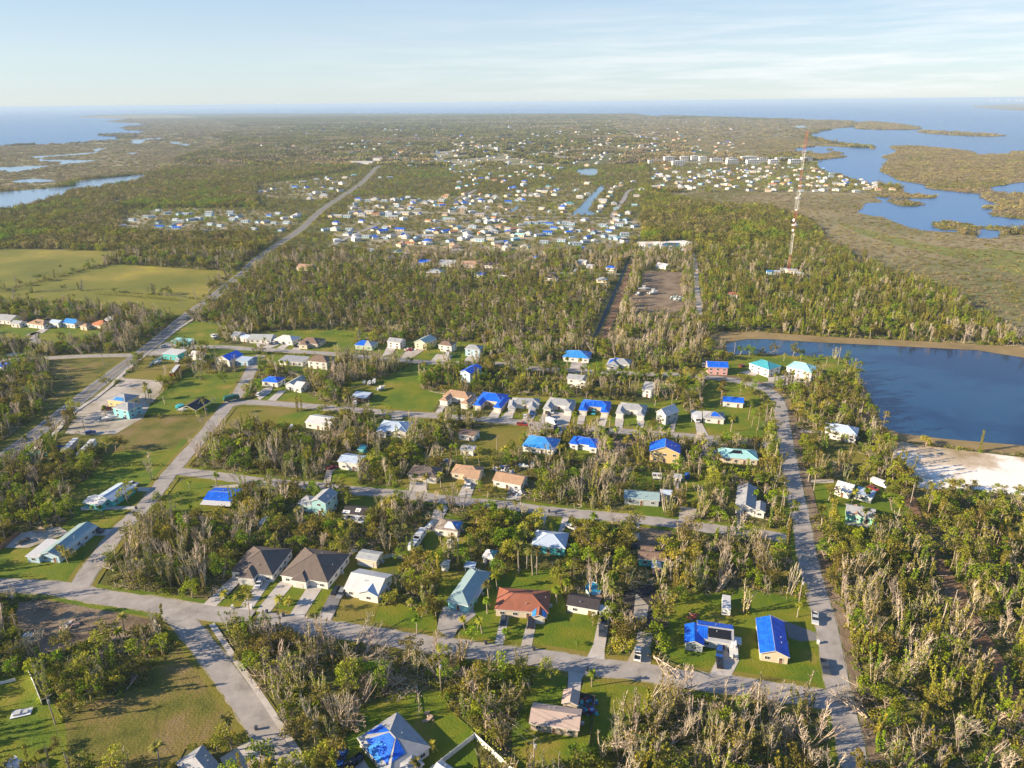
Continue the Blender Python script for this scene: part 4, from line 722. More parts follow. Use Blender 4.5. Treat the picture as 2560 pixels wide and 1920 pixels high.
# ------------------------------------------------------------------ vegetation prototypes
LEAF = {}
def leafmat(n, stops, rnd=.35, trans=.25): LEAF[n] = mat('leaves_' + n, stops[0][1], .75, stops=stops, scale=.35, detail=4, rnd=rnd, spec=.2, trans=trans)
leafmat('green', [(.3, (0.095, 0.165, 0.006)), (.5, (0.18, 0.255, 0.009)), (.7, (0.31, 0.34, 0.015))])
leafmat('yellow', [(.3, (0.185, 0.205, 0.016)), (.5, (0.30, 0.295, 0.026)), (.7, (0.43, 0.375, 0.05))])
leafmat('olive', [(.3, (0.104, 0.106, 0.014)), (.5, (0.179, 0.169, 0.022)), (.7, (0.283, 0.230, 0.035))])
leafmat('dull', [(.3, (0.115, 0.125, 0.022)), (.5, (0.20, 0.195, 0.035)), (.7, (0.30, 0.265, 0.065))])
leafmat('tan', [(.3, (0.20, 0.175, 0.05)), (.5, (0.31, 0.26, 0.09)), (.7, (0.44, 0.36, 0.15))])
leafmat('pink', [(.3, (0.20, 0.165, 0.075)), (.5, (0.29, 0.235, 0.12)), (.7, (0.39, 0.315, 0.175))], .25)
leafmat('rust', [(.3, (.12, .06, .02)), (.5, (.22, .11, .04)), (.7, (.34, .18, .08))])
BARK = mat('bare_bark', (.42, .33, .23), .85, stops=[(.3, (.30, .235, .155)), (.5, (.46, .38, .28)), (.7, (.60, .52, .41))], scale=1.5, rnd=.25)
BARKG = mat('grey_bark', (.3, .25, .2), .85, stops=[(.3, (.22, .17, .12)), (.7, (.42, .34, .25))], scale=1.5, rnd=.3)
PALMT = mat('palm_trunk', (.4, .34, .26), .85, stops=[(.4, (.28, .23, .17)), (.7, (.46, .40, .31))], scale=4, rnd=.2)
def leaves(b, c, r, n, s, mi=0, flat=.5, R_=random):
    for _ in range(n):
        while 1:
            p = Vector((R_.uniform(-1, 1), R_.uniform(-1, 1), R_.uniform(-1, 1)))
            if .25 < p.length < 1: break
        p = Vector((c[0] + p.x * r[0], c[1] + p.y * r[1], c[2] + p.z * r[2]))
        a = Vector((R_.gauss(0, 1), R_.gauss(0, 1), R_.gauss(0, flat))).normalized(); q = a.cross(Vector((R_.gauss(0, 1), R_.gauss(0, 1), R_.gauss(0, 1)))).normalized()
        w = s * R_.uniform(.6, 1.3); l = w * R_.uniform(.6, 1.2)
        b.face([p - a * w * .5, p + q * l * .5, p + a * w * .5, p - q * l * .5], mi)
# ------------------------------------------------------------------ far town
FARPTS = """n w50,970 w110,965 g180,950 b355,935 b475,935 b545,935 w430,890 g550,860 w620,850 w680,860 w700,890 w800,850 l865,835 w740,905 g700,965 w690,945 w500,985 w570,1010 w400,1040 g610,975 w470,995 w640,1000 b105,1190 w180,1165 w225,1205 w330,1185 w280,1195 w50,1230 w10,1245 w110,1250 w262,1240 w200,1300 w1075,850 g1130,850
b910,1045 w1000,1045 w1050,1040 w1110,1050 w1170,1045 b1240,1040 b1290,1035 g1340,1050 w1450,1060 w1490,1050 w1560,1050 w1600,1050 g1230,1080 w870,1105 w830,1110 t1080,1110 b1290,1120 w1370,1105 w890,1150 w950,1160 w1010,1155 w1060,1165 w1140,1160 w1200,1165 w1250,1160 b1410,1165 b720,1245 w640,1180 w690,1185 w830,1190 w1110,1190 w1160,1195 w1230,1205 t1640,1190 b1720,1080 b1765,1080 l1640,1125 w1800,1130 w1860,1150 w1690,1220 l1620,1215
b885,1250 w780,1310 w680,1305 w590,1310 w1100,1280 b1100,1312 b1260,1300 w880,1345 w970,1350 w1050,1355 w1120,1350 b1210,1360 w1290,1360 w1385,1365 w1470,1365 w820,1400 b1510,1425 t1335,1420 b1660,1315 w1780,1330 w1780,1385 w1840,1385 w1910,1330 b2120,1320 w2030,1335 w2195,1330 w1930,1395 w2060,1380 w1960,1230 w1920,1280 w1850,1270 w2090,1290 w2040,1220 w2110,1230
w1880,1010 w1980,1015 w2080,1015 w2190,1010 w1910,1055 w1960,1060 w2040,1055 b2190,1060 w1770,1050 t1640,1020 l1800,945 l1850,915 l1890,900 b2190,940 w1990,860 w1950,870 t2110,1110 w2060,1150 l1230,1495 w1000,1480 w1740,1500 w1110,1555 w1265,1545 w1350,1545 w1680,775 w1890,775 w1740,660 w2180,730 w1800,795
o w80,1005 w180,1000 w60,1040 g280,1005 w380,950 w400,1000 l480,1080 b430,1110 w530,1010 w580,1020 w650,900 b160,885 w120,910 b10,940 l185,760 w110,800 w60,970 t390,735 t620,745 t270,830 w350,855 w410,770 t930,915 w895,932 w870,952 w850,978 l840,1010 w810,1045 w820,1080 w750,1092 w1090,960 w1080,1010 l1030,1080 w1000,1160 g970,1215 w940,890 w1050,885
w150,1235 w100,1235 w255,1245 b370,1250 w440,1245 w505,1255 b395,1290 w470,1300 w600,1305 t645,1300 g715,1330 b810,1310 w945,1265 w845,1265 w790,1260 w950,1325 w150,1350 w240,1340 b300,1335 b610,1360 w800,1370 w890,1370 l1000,1378 w640,1410 w310,1420 w390,1410 w580,1415 w1130,1445 w1210,1455 w1370,1462 w1280,1485 w1020,1270 b225,1540 w60,1540
w1530,800 w1600,820 w1370,800 l1240,860 b1530,875 w1340,865 w1630,900 w1410,890 t1640,840 w1700,890 w1720,830 w1810,850 t1860,765 w1790,800 w1890,800 w1970,850 w2000,830 t1900,870 w1850,910 w1750,920 w1950,930 g2060,960 t2170,960 w2090,890 w2030,910 w2150,850 w2100,865 w1210,935 w1300,920 w1540,930 w1440,935 w2080,800 w2190,830
p b430,850 w370,855 w240,830 w290,865 l110,890 t190,880 w100,855 w570,820 t650,840 w520,862 w30,810 w500,890 w550,905 w610,915 w270,920 w60,960 t175,960 g290,960 w390,960 w460,925 w500,960 w610,960 w740,905 w830,895 t390,920 w740,960 w850,950 w910,930 t980,955 t1060,950 t400,790 w160,840 w20,890 w30,930
m w1190,1195 w1110,1225 w1090,1270 w1400,1135 w1500,1145 w1520,1170 w1610,1170 g1660,1165 w1320,1195 w1530,1220 w1560,1240 w1620,1220 w1700,1215 w1745,1210 w1400,1230 w1500,1285 b1350,1280 t1630,1250 w1840,1155 w1790,1165 w1990,1145 w1950,1180 w2050,1190 w1940,1220 w2090,1235 w1830,1245 w1930,1260 w1840,1300 b1600,1282 w2160,1300"""
FR = {'w': ('white', ['silver', 'silver', 'white', 'grey', 'grey']), 'b': ('blue tarped', None), 'g': ('dark grey', ['dark', 'grey']), 't': ('orange tan', ['tan', 'orange']), 'l': ('teal', ['teal', 'aqua'])}
FMESH = {}
def far_mesh(c, k):
    key = (c, k)
    if key in FMESH: return FMESH[key]
    w_, d_, h_, ty = [(13, 10, 3, 'hip'), (15, 9, 3, 'gx'), (10, 11, 4.2, 'hip'), (12, 7, 2.8, 'gx')][k]
    b = MB(); V, F = roof_geo(-w_ / 2, w_ / 2, -d_ / 2, d_ / 2, h_, ty, .4); b.mesh(V, F.values(), 1); b.mesh([v - Vector((0, 0, .2)) for v in V], [tuple(reversed(f)) for f in F.values()], 0)
    for i in range(4): p, q = V[i], V[(i + 1) % 4]; t = Vector((0, 0, .2)); b.face([p - t, q - t, q, p], 0)
    X0, X1, Y0, Y1 = -w_ / 2 + .4, w_ / 2 - .4, -d_ / 2 + .4, d_ / 2 - .4; b.box(X0, X1, Y0, Y1, 0, h_ - .05, 0)
    if ty == 'gx': rz = h_ + .4 * (Y1 - Y0) / 2; b.face([(X0, Y1, h_), (X0, Y0, h_), (X0, 0, rz)], 0); b.face([(X1, Y0, h_), (X1, Y1, h_), (X1, 0, rz)], 0)
    for s in (-1, 1):
        for q in range(3): x = X0 + (X1 - X0) * (q + .5) / 3; b.box(x - .8, x + .8, s * (Y1 + .02) - .03, s * (Y1 + .02) + .03, 1, 2.2, 2)
    rm = TARP if c == 'b' else RF[FR[c][1][k % len(FR[c][1])]]
    FMESH[key] = b.data('far_house', [WL[['white', 'cream', 'white', 'lblue'][k] if c != 't' else 'cream'], rm, GLASS]); return FMESH[key]
fl = []; t = None
for w_ in FARPTS.split():
    if ',' not in w_: t = w_; continue
    x, y = w_[1:].split(','); p = P((t, float(x), float(y)))
    area = {'m': 'in the mobile home park by the left woods', 'p': 'on the crowded bayside point', 'n': 'in the far town beside the highway'}.get(t, '')
    if t == 'n' and float(x) > 1500: area = 'in the far town left of the canal'
    elif t == 'n' and float(x) > 780: area = 'in the long rows right of the highway'
    if t == 'o': area = 'on the crowded bayside point' if float(x) > 1180 and float(y) < 1000 else 'beside the straight canal' if float(y) < 1230 else 'among the far trailers below the canal'
    fl.append((p.y, p, w_[0], area))
fl.sort(key=lambda a: a[0]); NIND = 295 - HN[0]; FARXY = []
farb = []
for i, (_, p, c, area) in enumerate(fl):
    k = random.randrange(4) if 'trailer' not in area and 'mobile' not in area else 3
    p = p + Vector((random.gauss(0, 5), random.gauss(0, 7), 0)); sc = random.uniform(.68, 1.0) * (1.15 if p.y > 1600 else 1); FARXY.append((p.x, p.y))
    if i < NIND:
        o = bpy.data.objects.new('house', far_mesh(c, k)); C.objects.link(o); o.location = (p.x, p.y, .1); o.rotation_euler = (0, 0, math.radians(random.choice([-14, -14, 76, 40]) + random.uniform(-14, 14))); o.scale = (sc,) * 3
        sz = ['low', 'long', 'tall', 'small'][k]
        tag(o, f"{sz} {FR[c][0]} roofed house {area}", 'house', 'houses of the far town')
    else: farb.append((p.x, p.y, c, k, sc))
for (pg, nh) in (("n 0,560 1000,520 1600,480 2212,470 2212,900 1700,900 1200,700 300,620", 150), ("o 0,450 900,440 1600,500 2100,560 2000,640 1100,640 0,900", 170), ("m 1950,370 2212,380 2212,500 1900,480", 12), ("n 0,380 2212,340 2212,470 600,500 0,520", 90), ("n 880,1030 1700,1000 2212,960 o 600,880 1080,1200 1080,1380 560,1500 n 2212,1560 1500,1500 900,1450 640,1400 780,1200", 150), ("o 1180,720 2212,720 p 420,720 900,880 1150,965 700,965 0,965 o 1200,950", 110), ("o 0,300 1400,300 2000,420 1600,500 0,470", 130), ("n 100,400 2212,330 2212,420 300,480", 70), ("n 560,290 1600,285 1600,300 600,300", 30)):
    q = arr(poly(pg)); x0, y0 = q.min(0); x1, y1 = q.max(0); got = 0; c4 = np.mean(q, 0)
    from_y = 1 / np.sqrt(y0), 1 / np.sqrt(y1)
    for _ in range(20000):
        if got >= nh: break
        y = 1 / random.uniform(1 / y1, 1 / y0); x = random.uniform(x0, x1); n_ = len(q); inn = False
        for a_ in range(n_):
            xa, ya = q[a_]; xb, yb = q[a_ - 1]
            if (ya > y) != (yb > y) and x < (xb - xa) * (y - ya) / (yb - ya) + xa: inn = not inn
        for wp in WATER:
            if not inn: break
            w2 = False; n2 = len(wp)
            for a_ in range(n2):
                xa, ya = wp[a_]; xb, yb = wp[a_ - 1]
                if (ya > y) != (yb > y) and x < (xb - xa) * (y - ya) / (yb - ya) + xa: w2 = not w2
            if w2: inn = False
        if inn: farb.append((x, y, random.choice('wwwwwtggttbl'), random.randrange(4), random.uniform(.95, 1.3) if y > 2400 else random.uniform(.55, .9))); got += 1
fb = MB(); fmats = []
for x, y, c, k, sc in farb:
    me = far_mesh(c, k); M_ = Matrix.Translation((x, y, .1)) @ Matrix.Rotation(random.uniform(0, 3.1), 4, 'Z') @ Matrix.Scale(sc, 4); o = len(fb.v); fb.v += [tuple(M_ @ v.co) for v in me.vertices]; FARXY.append((x, y))
    for m in me.materials:
        if m not in fmats: fmats.append(m)
    for f in me.polygons: fb.f.append(tuple(o + i for i in f.vertices)); fb.m.append(fmats.index(me.materials[f.material_index]))
tag(fb.obj('distant_houses', fmats), 'countless tiny pale houses scattered to the far end of the peninsula', kind='stuff')
# condominium blocks
def condo(t, x, y, w_, label):
    w_ *= random.uniform(.42, .66); y += random.uniform(-5, 5)
    p = P((t, x, y)); T = thing('condominium_block', label, 'apartment block', (p.x, p.y, .1), math.radians(random.uniform(-4, 4)), 'white bayside condominium blocks'); d_ = 16; h_ = 11 * random.choice([.72, 1, 1])
    b = MB(); b.box(-w_ / 2, w_ / 2, 0, d_, 0, h_); b.obj('wall', WL['white'], T)
    b = MB(); b.box(-w_ / 2 - .6, w_ / 2 + .6, -2.2, d_ + .6, h_ + .004, h_ + .5); b.box(-w_ * .2, w_ * .1, 4, 10, h_ + .5, h_ + 2); b.obj('roof', RF['white'], T)
    b = MB()
    for s in range(3): b.box(-w_ / 2, w_ / 2, -1.9, -.01, s * 3.6 + .1, s * 3.6 + .4); b.box(-w_ / 2, w_ / 2, -1.95, -1.85, s * 3.6 + .4, s * 3.6 + 1.2)
    b.obj('balcony', FAS, T)
    b = MB(); n = int(w_ / 5)
    for s in range(3):
        for k in range(n): x_ = -w_ / 2 + w_ * (k + .5) / n; b.box(x_ - 1.6, x_ + 1.6, -.06, -.005, s * 3.6 + .5, s * 3.6 + 2.8)
    b.obj('window', GLASS, T); FARXY.append((p.x, p.y))
for i, (t, x, y, w_) in enumerate([('o', 1240, 725, 55), ('o', 1360, 700, 60), ('o', 1490, 698, 45), ('o', 1580, 700, 35), ('o', 1650, 697, 35), ('o', 1770, 702, 58), ('o', 1905, 698, 58), ('o', 2050, 697, 60), ('o', 2170, 700, 55), ('o', 1905, 730, 45), ('o', 1440, 738, 50), ('o', 2080, 735, 48), ('p', 140, 698, 62), ('p', 340, 700, 62), ('p', 50, 727, 45), ('p', 235, 727, 50)]):
    condo(t, x, y, w_, ['far', 'near'][y > 715] + ' row white condominium block, ' + ['first', 'second', 'third', 'fourth', 'fifth', 'sixth', 'seventh', 'eighth', 'ninth', 'second', 'first', 'third', 'tenth', 'eleventh', 'fourth', 'fifth'][i] + ' from the left')
def long_shed(t, x, y, w_, d_, h_, label, rm='white'):
    p = P((t, x, y)); T = thing('warehouse', label, 'warehouse', (p.x, p.y, .1), math.radians(-8)); V, F = roof_geo(-w_ / 2, w_ / 2, 0, d_, h_, 'gx', .15); b = MB(); add_roof(b, V, F, 'gx', 0, 0); b.obj('roof', RF[rm], T)
    b = MB(); b.box(-w_ / 2 + .4, w_ / 2 - .4, .4, d_ - .4, 0, h_ - .05); b.obj('wall', WL['white'], T); FARXY.append((p.x, p.y))
long_shed('n', 910, 728, 62, 26, 5, 'long white low warehouse at the far end of the highway')
long_shed('n', 1050, 698, 26, 20, 6, 'square white warehouse right of the long one')
for x, w_ in ((1940, 150), (2000, 120), (2090, 110), (2165, 140), (2205, 90)):
    p = P(('p', x, 186)); b = MB(); b.box(-w_ / 2, w_ / 2, 0, 60, 0, 75); b.box(-w_ / 3, w_ / 3, 10, 50, 75, 95)
    o = b.obj('tower_block', WL['white'], None, (p.x, p.y, .7)); tag(o, 'tiny white tower block on the hazy shore at the far right horizon', 'tower block', 'white blocks on the far right shore')
# ------------------------------------------------------------------ radio mast
RED = mat('mast_red', (.50, .12, .08), .5); WHT = mat('mast_white', (.75, .74, .72), .5)
mp_ = P(('l', 172, 152)); MH = 125.0
T = thing('radio_mast', 'tall red and white lattice radio mast above the marsh edge', 'radio mast', (mp_.x, mp_.y, 0))
cuts = [0, .14, .30, .46, .60, .74, .87, 1.0]
for s in range(7):
    b = MB(); z0, z1 = MH * cuts[s], MH * cuts[s + 1]; n = max(3, int((z1 - z0) / 2.6)); ra = 1.15
    leg = [(ra * math.cos(a), ra * math.sin(a)) for a in (0.5, 2.594, 4.689)]
    for x, y in leg: b.tube([(x, y, z0), (x, y, z1)], [.08, .08], 4)
    for k in range(n):
        za, zb = z0 + (z1 - z0) * k / n, z0 + (z1 - z0) * (k + 1) / n
        for i in range(3): p, q = leg[i], leg[(i + 1) % 3]; b.tube([(*p, za), (*q, zb)], [.045, .045], 3); b.tube([(*q, za), (*p, za)], [.04, .04], 3)
    b.obj('mast_section', RED if s % 2 == 0 else WHT, T)
for z, a, r in ((49, 3.6, 1.3), (46, 5, 1.0), (40, 3.9, 1.1), (36, 4.6, .8), (72, 5.6, 1.2), (58, 4.2, .8)):
    b = MB(); d = Vector((math.cos(a), math.sin(a), 0)); b.tube([d * 1.3, d * 1.7], [r * .6, r], 14); b.tube([d * 1.7, d * 1.95], [r, r * .9], 14); b.tube([d * .6, d * 1.3], [.12, .12], 5); b.obj('dish_antenna', WHT, T, (0, 0, z))
for z in (68, 44): b = MB(); b.tube([(0, 0, z), (0, 0, z + .25)], [2.6, 2.6], 12); b.tube([(0, 0, z + 1), (0, 0, z + 1.1)], [2.6, 2.6], 12); b.obj('platform', WHT, T)
for k in range(4):
    b = MB(); a = k * 1.57 + .4; b.tube([(2.4 * math.cos(a), 2.4 * math.sin(a), 58), (2.4 * math.cos(a), 2.4 * math.sin(a), 68)], [.09, .09], 4); b.obj('whip_antenna', WHT, T)
for k in range(3):
    a = .5 + k * 2.094
    for zf in (.45, .95): b = MB(); b.tube([(math.cos(a), math.sin(a), MH * zf), (55 * math.cos(a), 55 * math.sin(a), 0)], [.035, .035], 3); b.obj('guy_wire', METAL, T)
for t_, x, y, w_, d_, h_, wl, lb in (('l', 88, 160, 7, 5, 3.2, 'tan', 'tan equipment hut left of the mast foot'), ('l', 205, 150, 9, 6, 3.4, 'cream', 'cream equipment hut behind the mast foot'), ('l', 258, 175, 8, 6, 3.4, 'tan', 'tan equipment hut right of the mast foot'), ('l', 135, 140, 6, 4, 3.4, 'white', 'white equipment cabin beside the mast foot'), ('l', 30, 158, 9, 5, 3, 'lblue', 'blue roofed hut farthest left of the mast')):
    p = P((t_, x, y)); T = thing('equipment_hut', lb, 'hut', (p.x, p.y, 0), -.2, 'huts at the mast foot'); b = MB(); b.box(-w_ / 2, w_ / 2, -d_ / 2, d_ / 2, 0, h_); b.obj('wall', WL[wl], T)
    b = MB(); b.box(-w_ / 2 - .3, w_ / 2 + .3, -d_ / 2 - .3, d_ / 2 + .3, h_ + .002, h_ + .25); b.obj('roof', RF['white'] if wl != 'lblue' else TARPL, T); link('door', DOOR, T, (0, -d_ / 2 - .05, .02)); FARXY.append((p.x, p.y))
pc = P(('l', 150, 175)); CLEAR.append(np.array([(pc.x - 26, pc.y - 16), (pc.x + 24, pc.y - 16), (pc.x + 24, pc.y + 16), (pc.x - 26, pc.y + 16)]))
# ------------------------------------------------------------------ vehicles
PAINT = {n: mat('car_paint_' + n, c, .3, spec=.5) for n, c in dict(white=(.75, .75, .74), black=(.02, .02, .025), grey=(.22, .23, .24), silver=(.5, .51, .52), red=(.28, .03, .03), blue=(.02, .08, .30), dark=(.05, .06, .08), green=(.01, .10, .07), teal=(.05, .35, .38)).items()}
RUB = mat('tyre_rubber', (.025, .025, .025), .85); CGL = mat('car_glass', (.02, .025, .03), .08, spec=.6); RIM = mat('wheel_rim', (.4, .4, .4), .4, metal=.5)
def prism(b, prof, y0, y1, mi=0, inset=0.0, top=None):
    n = len(prof); vs = [(x, y0 + (inset if top and z >= top else 0), z) for x, z in prof] + [(x, y1 - (inset if top and z >= top else 0), z) for x, z in prof]
    b.mesh(vs, [tuple(range(n)), tuple(reversed(range(n, 2 * n)))] + [(i, n + i, n + (i + 1) % n, (i + 1) % n) for i in range(n)], mi)
def wheel_mesh():
    b = MB(); b.tube([(0, -.12, 0), (0, .12, 0)], [.35, .35], 12, 0); c = MB(); c.tube([(0, -.13, 0), (0, .13, 0)], [.2, .2], 8, 0); return b.data('wheel', [RUB]), c.data('rim', [RIM])
WHEEL_, RIM_ = wheel_mesh(); CARM = {}
def put_wheel(T, loc):
    w = link('wheel', WHEEL_, T, loc); link('rim', RIM_, w, (0, 0, 0))
def car_meshes(style, col):
    k = (style, col)
    if k in CARM: return CARM[k]
    b, g = MB(), MB()
    if style == 'sedan':
        prism(b, [(-2.25, .4), (-2.2, .88), (-1.5, .98), (1.1, .98), (2.15, .82), (2.28, .45), (2.1, .28), (-2.1, .28)], -.9, .9)
        prism(g, [(-1.75, .97), (-1.1, 1.40), (.45, 1.40), (1.25, .97)], -.82, .82, 0, .14, 1.2); prism(b, [(-1.12, 1.39), (-1.0, 1.45), (.35, 1.45), (.48, 1.39)], -.69, .69); wb = (-1.4, 1.4)
    elif style == 'suv':
        prism(b, [(-2.3, .45), (-2.3, 1.05), (1.2, 1.08), (2.2, .98), (2.35, .5), (2.2, .32), (-2.15, .32)], -.96, .96)
        prism(g, [(-2.2, 1.04), (-1.95, 1.66), (.5, 1.66), (1.25, 1.06)], -.88, .88, 0, .12, 1.3); prism(b, [(-1.98, 1.65), (-1.9, 1.75), (.4, 1.75), (.52, 1.65)], -.77, .77); wb = (-1.45, 1.45)
    elif style == 'pickup':
        prism(b, [(-2.9, .5), (-2.9, .72), (1.7, .72), (1.7, 1.12), (2.75, 1.02), (2.9, .55), (2.7, .38), (-2.7, .38)], -1.0, 1.0)
        prism(b, [(-.75, .7), (-.75, 1.12), (1.72, 1.12), (1.72, .7)], -1.0, 1.0)
        for y in (-1.0, .88): b.box(-2.9, -.75, y, y + .12, .71, 1.12)
        b.box(-2.9, -2.78, -.88, .88, .71, 1.12); g.box(-2.78, -.78, -.87, .87, .722, .75)
        prism(g, [(-.7, 1.1), (-.5, 1.72), (.75, 1.72), (1.5, 1.1)], -.92, .92, 0, .14, 1.4); prism(b, [(-.52, 1.71), (-.45, 1.8), (.68, 1.8), (.78, 1.71)], -.79, .79); wb = (-1.85, 1.9)
    elif style == 'van':
        prism(b, [(-3.2, .5), (-3.2, 2.6), (1.9, 2.6), (1.9, .5)], -1.1, 1.1); prism(b, [(1.92, .4), (1.92, 2.0), (2.4, 1.9), (2.9, 1.15), (3.3, 1.0), (3.35, .45)], -1.0, 1.0)
        prism(g, [(2.42, 1.92), (2.93, 1.16), (2.96, 1.2), (2.46, 1.96)], -.85, .85); wb = (-2.0, 2.5)
    elif style == 'truck':      # refuse lorry
        prism(b, [(-4.2, .8), (-4.4, 1.6), (-3.6, 3.2), (1.9, 3.3), (2.1, .8)], -1.25, 1.25); prism(b, [(2.2, .6), (2.2, 2.8), (3.7, 2.75), (4.0, 1.6), (4.0, .6)], -1.2, 1.2); prism(g, [(3.72, 2.6), (4.0, 1.65), (4.05, 1.7), (3.78, 2.65)], -1.05, 1.05); wb = (-2.4, 2.9)
    CARM[k] = (b.data('car_body', [PAINT[col]]), g.data('car_windows', [CGL]), wb); return CARM[k]
def vehicle(style, col, t, x, y, x2, y2, label, sc=1.0, group=None):
    p, q = P((t, x, y)), P((t, x2, y2)); a = math.atan2(q.y - p.y, q.x - p.x); nm = {'sedan': 'parked_car', 'suv': 'parked_car', 'pickup': 'pickup_truck', 'van': 'box_truck', 'truck': 'refuse_truck'}[style]
    cat = {'sedan': 'car', 'suv': 'car', 'pickup': 'pickup truck', 'van': 'truck', 'truck': 'truck'}[style]
    body, gl, wb = car_meshes(style, col); T = thing(nm, label, cat, (p.x, p.y, .36), a, group); T.scale = (sc,) * 3
    link('body', body, T, (0, 0, 0)); link('windows', gl, T, (0, 0, 0)); wy = .82 if style != 'truck' else 1.15
    for wx in wb:
        for s in (-1, 1): put_wheel(T, (wx, s * wy, .35))
    HARD.append(np.array([(p.x - 2.5, p.y - 2.5), (p.x + 2.5, p.y - 2.5), (p.x + 2.5, p.y + 2.5), (p.x - 2.5, p.y + 2.5)]))
for a in (
 ('pickup', 'silver', 'd', 402, 388, 405, 450, 'silver pickup truck parked on the left verge of the right street, upper of two'), ('pickup', 'dark', 'd', 488, 808, 500, 860, 'dark pickup truck parked on the left verge of the right street, lower of two'),
 ('suv', 'black', 'c', 163, 428, 160, 470, 'black car on the reddish driveway of the red roofed house'), ('suv', 'dark', 'c', 775, 497, 775, 550, 'dark car halfway down the drive of the black roofed house'), ('pickup', 'dark', 'c', 790, 385, 790, 340, 'dark pickup just under the white carport'),
 ('pickup', 'white', 'c', 1085, 695, 1090, 650, 'white pickup with open bed on the rubble drive'), ('suv', 'blue', 'c', 1790, 680, 1785, 750, 'blue car beside the big white boat'), ('sedan', 'black', 'c', 1790, 770, 1800, 830, 'black car at the foot of the boat driveway'),
 ('sedan', 'black', 'b', 690, 145, 660, 190, 'black car left of its neighbour beside the white gabled house'), ('suv', 'grey', 'b', 740, 172, 710, 220, 'grey car right of its neighbour beside the white gabled house'), ('suv', 'blue', 'b', 745, 1590, 720, 1650, 'bright blue car on grass beside the patched blue roof'),
 ('pickup', 'black', 'b', 845, 1640, 800, 1680, 'black pickup cut by the bottom edge near the blue car'), ('sedan', 'dark', 'b', 2138, 402, 2130, 450, 'dark car on the pale drive left of the red roofed house'), ('sedan', 'white', 'b', 30, 82, 10, 120, 'white car on the driveway of the left twin duplex'),
 ('pickup', 'silver', 'e', 1140, 882, 1190, 885, 'silver pickup beside the house with the painted end wall'), ('pickup', 'dark', 'e', 840, 1283, 900, 1290, 'dark pickup with white rear beside the long light blue house'), ('pickup', 'red', 'e', 930, 226, 900, 230, 'dark red pickup left of the turquoise shop'),
 ('truck', 'green', 'e', 2005, 148, 2060, 135, 'dark green refuse truck turning at the second street corner'), ('sedan', 'dark', 'e', 205, 1375, 180, 1385, 'dark car on the gravel yard behind the long pale roof'),
 ('sedan', 'red', 'f', 662, 737, 690, 730, 'red car in the shade beside the streaked blue roof'), ('sedan', 'white', 'f', 1840, 893, 1845, 860, 'white car on the driveway of the tan hip roof'), ('pickup', 'dark', 'f', 985, 115, 960, 140, 'dark pickup by the low flat roof on the big lawn'), ('sedan', 'white', 'f', 857, 172, 850, 150, 'white car under the palms by the second street'),
 ('pickup', 'blue', 'g', 172, 262, 160, 290, 'blue pickup before the first grey duplex'), ('sedan', 'white', 'g', 112, 290, 110, 260, 'white car before the first grey duplex'), ('suv', 'black', 'g', 308, 255, 300, 290, 'black car nearest the fourth duplex'), ('sedan', 'silver', 'g', 350, 252, 345, 280, 'silver car nearest the fourth duplex'),
 ('pickup', 'red', 'g', 92, 362, 140, 366, 'dark red pickup on the second street'), ('van', 'white', 'g', 345, 345, 370, 355, 'white box truck on the shared driveway'), ('suv', 'black', 'g', 322, 300, 320, 330, 'black car on the shared driveway'), ('suv', 'black', 'g', 378, 398, 380, 430, 'black car entering the lane beside the light blue roof'),
 ('pickup', 'teal', 'g', 706, 258, 700, 285, 'blue covered car in the courtyard of the deep blue duplex'), ('sedan', 'white', 'g', 510, 1252, 550, 1270, 'white car beside the turquoise walled house'), ('suv', 'dark', 'g', 245, 1215, 245, 1170, 'dark car on the left drive of the turquoise walled house'), ('sedan', 'black', 'g', 1050, 1420, 1060, 1380, 'black car left of the turquoise and pink house'),
 ('van', 'white', 'g', 1585, 322, 1600, 340, 'white trailer box by the porch house'), ('suv', 'dark', 'h', 438, 440, 440, 400, 'dark car left of the pale blue metal roof'), ('sedan', 'red', 'h', 905, 918, 940, 930, 'red car behind the white cottage'), ('van', 'white', 'h', 955, 882, 990, 895, 'white and red box truck behind the white cottage'),
 ('suv', 'silver', 'i', 1420, 792, 1460, 785, 'silver car beside the flat white shop'), ('pickup', 'silver', 'i', 1610, 540, 1650, 515, 'silver pickup driving on the highway'), ('suv', 'white', 'i', 1850, 705, 1880, 720, 'white car among rubble near the highway'), ('suv', 'grey', 'i', 1870, 722, 1900, 715, 'grey car among rubble near the highway'), ('sedan', 'red', 'i', 2135, 1166, 2100, 1165, 'red car left of the tarped corner house'),
 ('suv', 'white', 'j', 162, 757, 180, 740, 'white car by the second house of the upper row'), ('sedan', 'black', 'j', 345, 787, 350, 760, 'black car by the third house of the upper row'), ('van', 'white', 'j', 1655, 875, 1660, 850, 'white box truck parked on the upper street'), ('sedan', 'grey', 'j', 128, 765, 140, 750, 'grey car by the first house of the upper row'),
 ('pickup', 'white', 'k', 1655, 955, 1655, 920, 'white pickup left of the red walled raised house'), ('sedan', 'white', 'k', 690, 1108, 720, 1120, 'white car beside the two storey tan roofed house'), ('sedan', 'red', 'k', 1985, 960, 2010, 950, 'dark red car between the two lakeside houses'), ('suv', 'dark', 'k', 705, 1035, 720, 1010, 'dark car on the upper street behind the tan roofed house'),
 ('sedan', 'silver', 'i', 60, 1120, 90, 1130, 'silver car far left beneath the dark wood'), ('suv', 'white', 'j', 30, 1205, 60, 1180, 'white car on the gravel drive by the corner house'), ('suv', 'blue', 'e', 785, 434, 800, 430, 'small blue car at the edge of the gravel lot')):
    vehicle(*a)
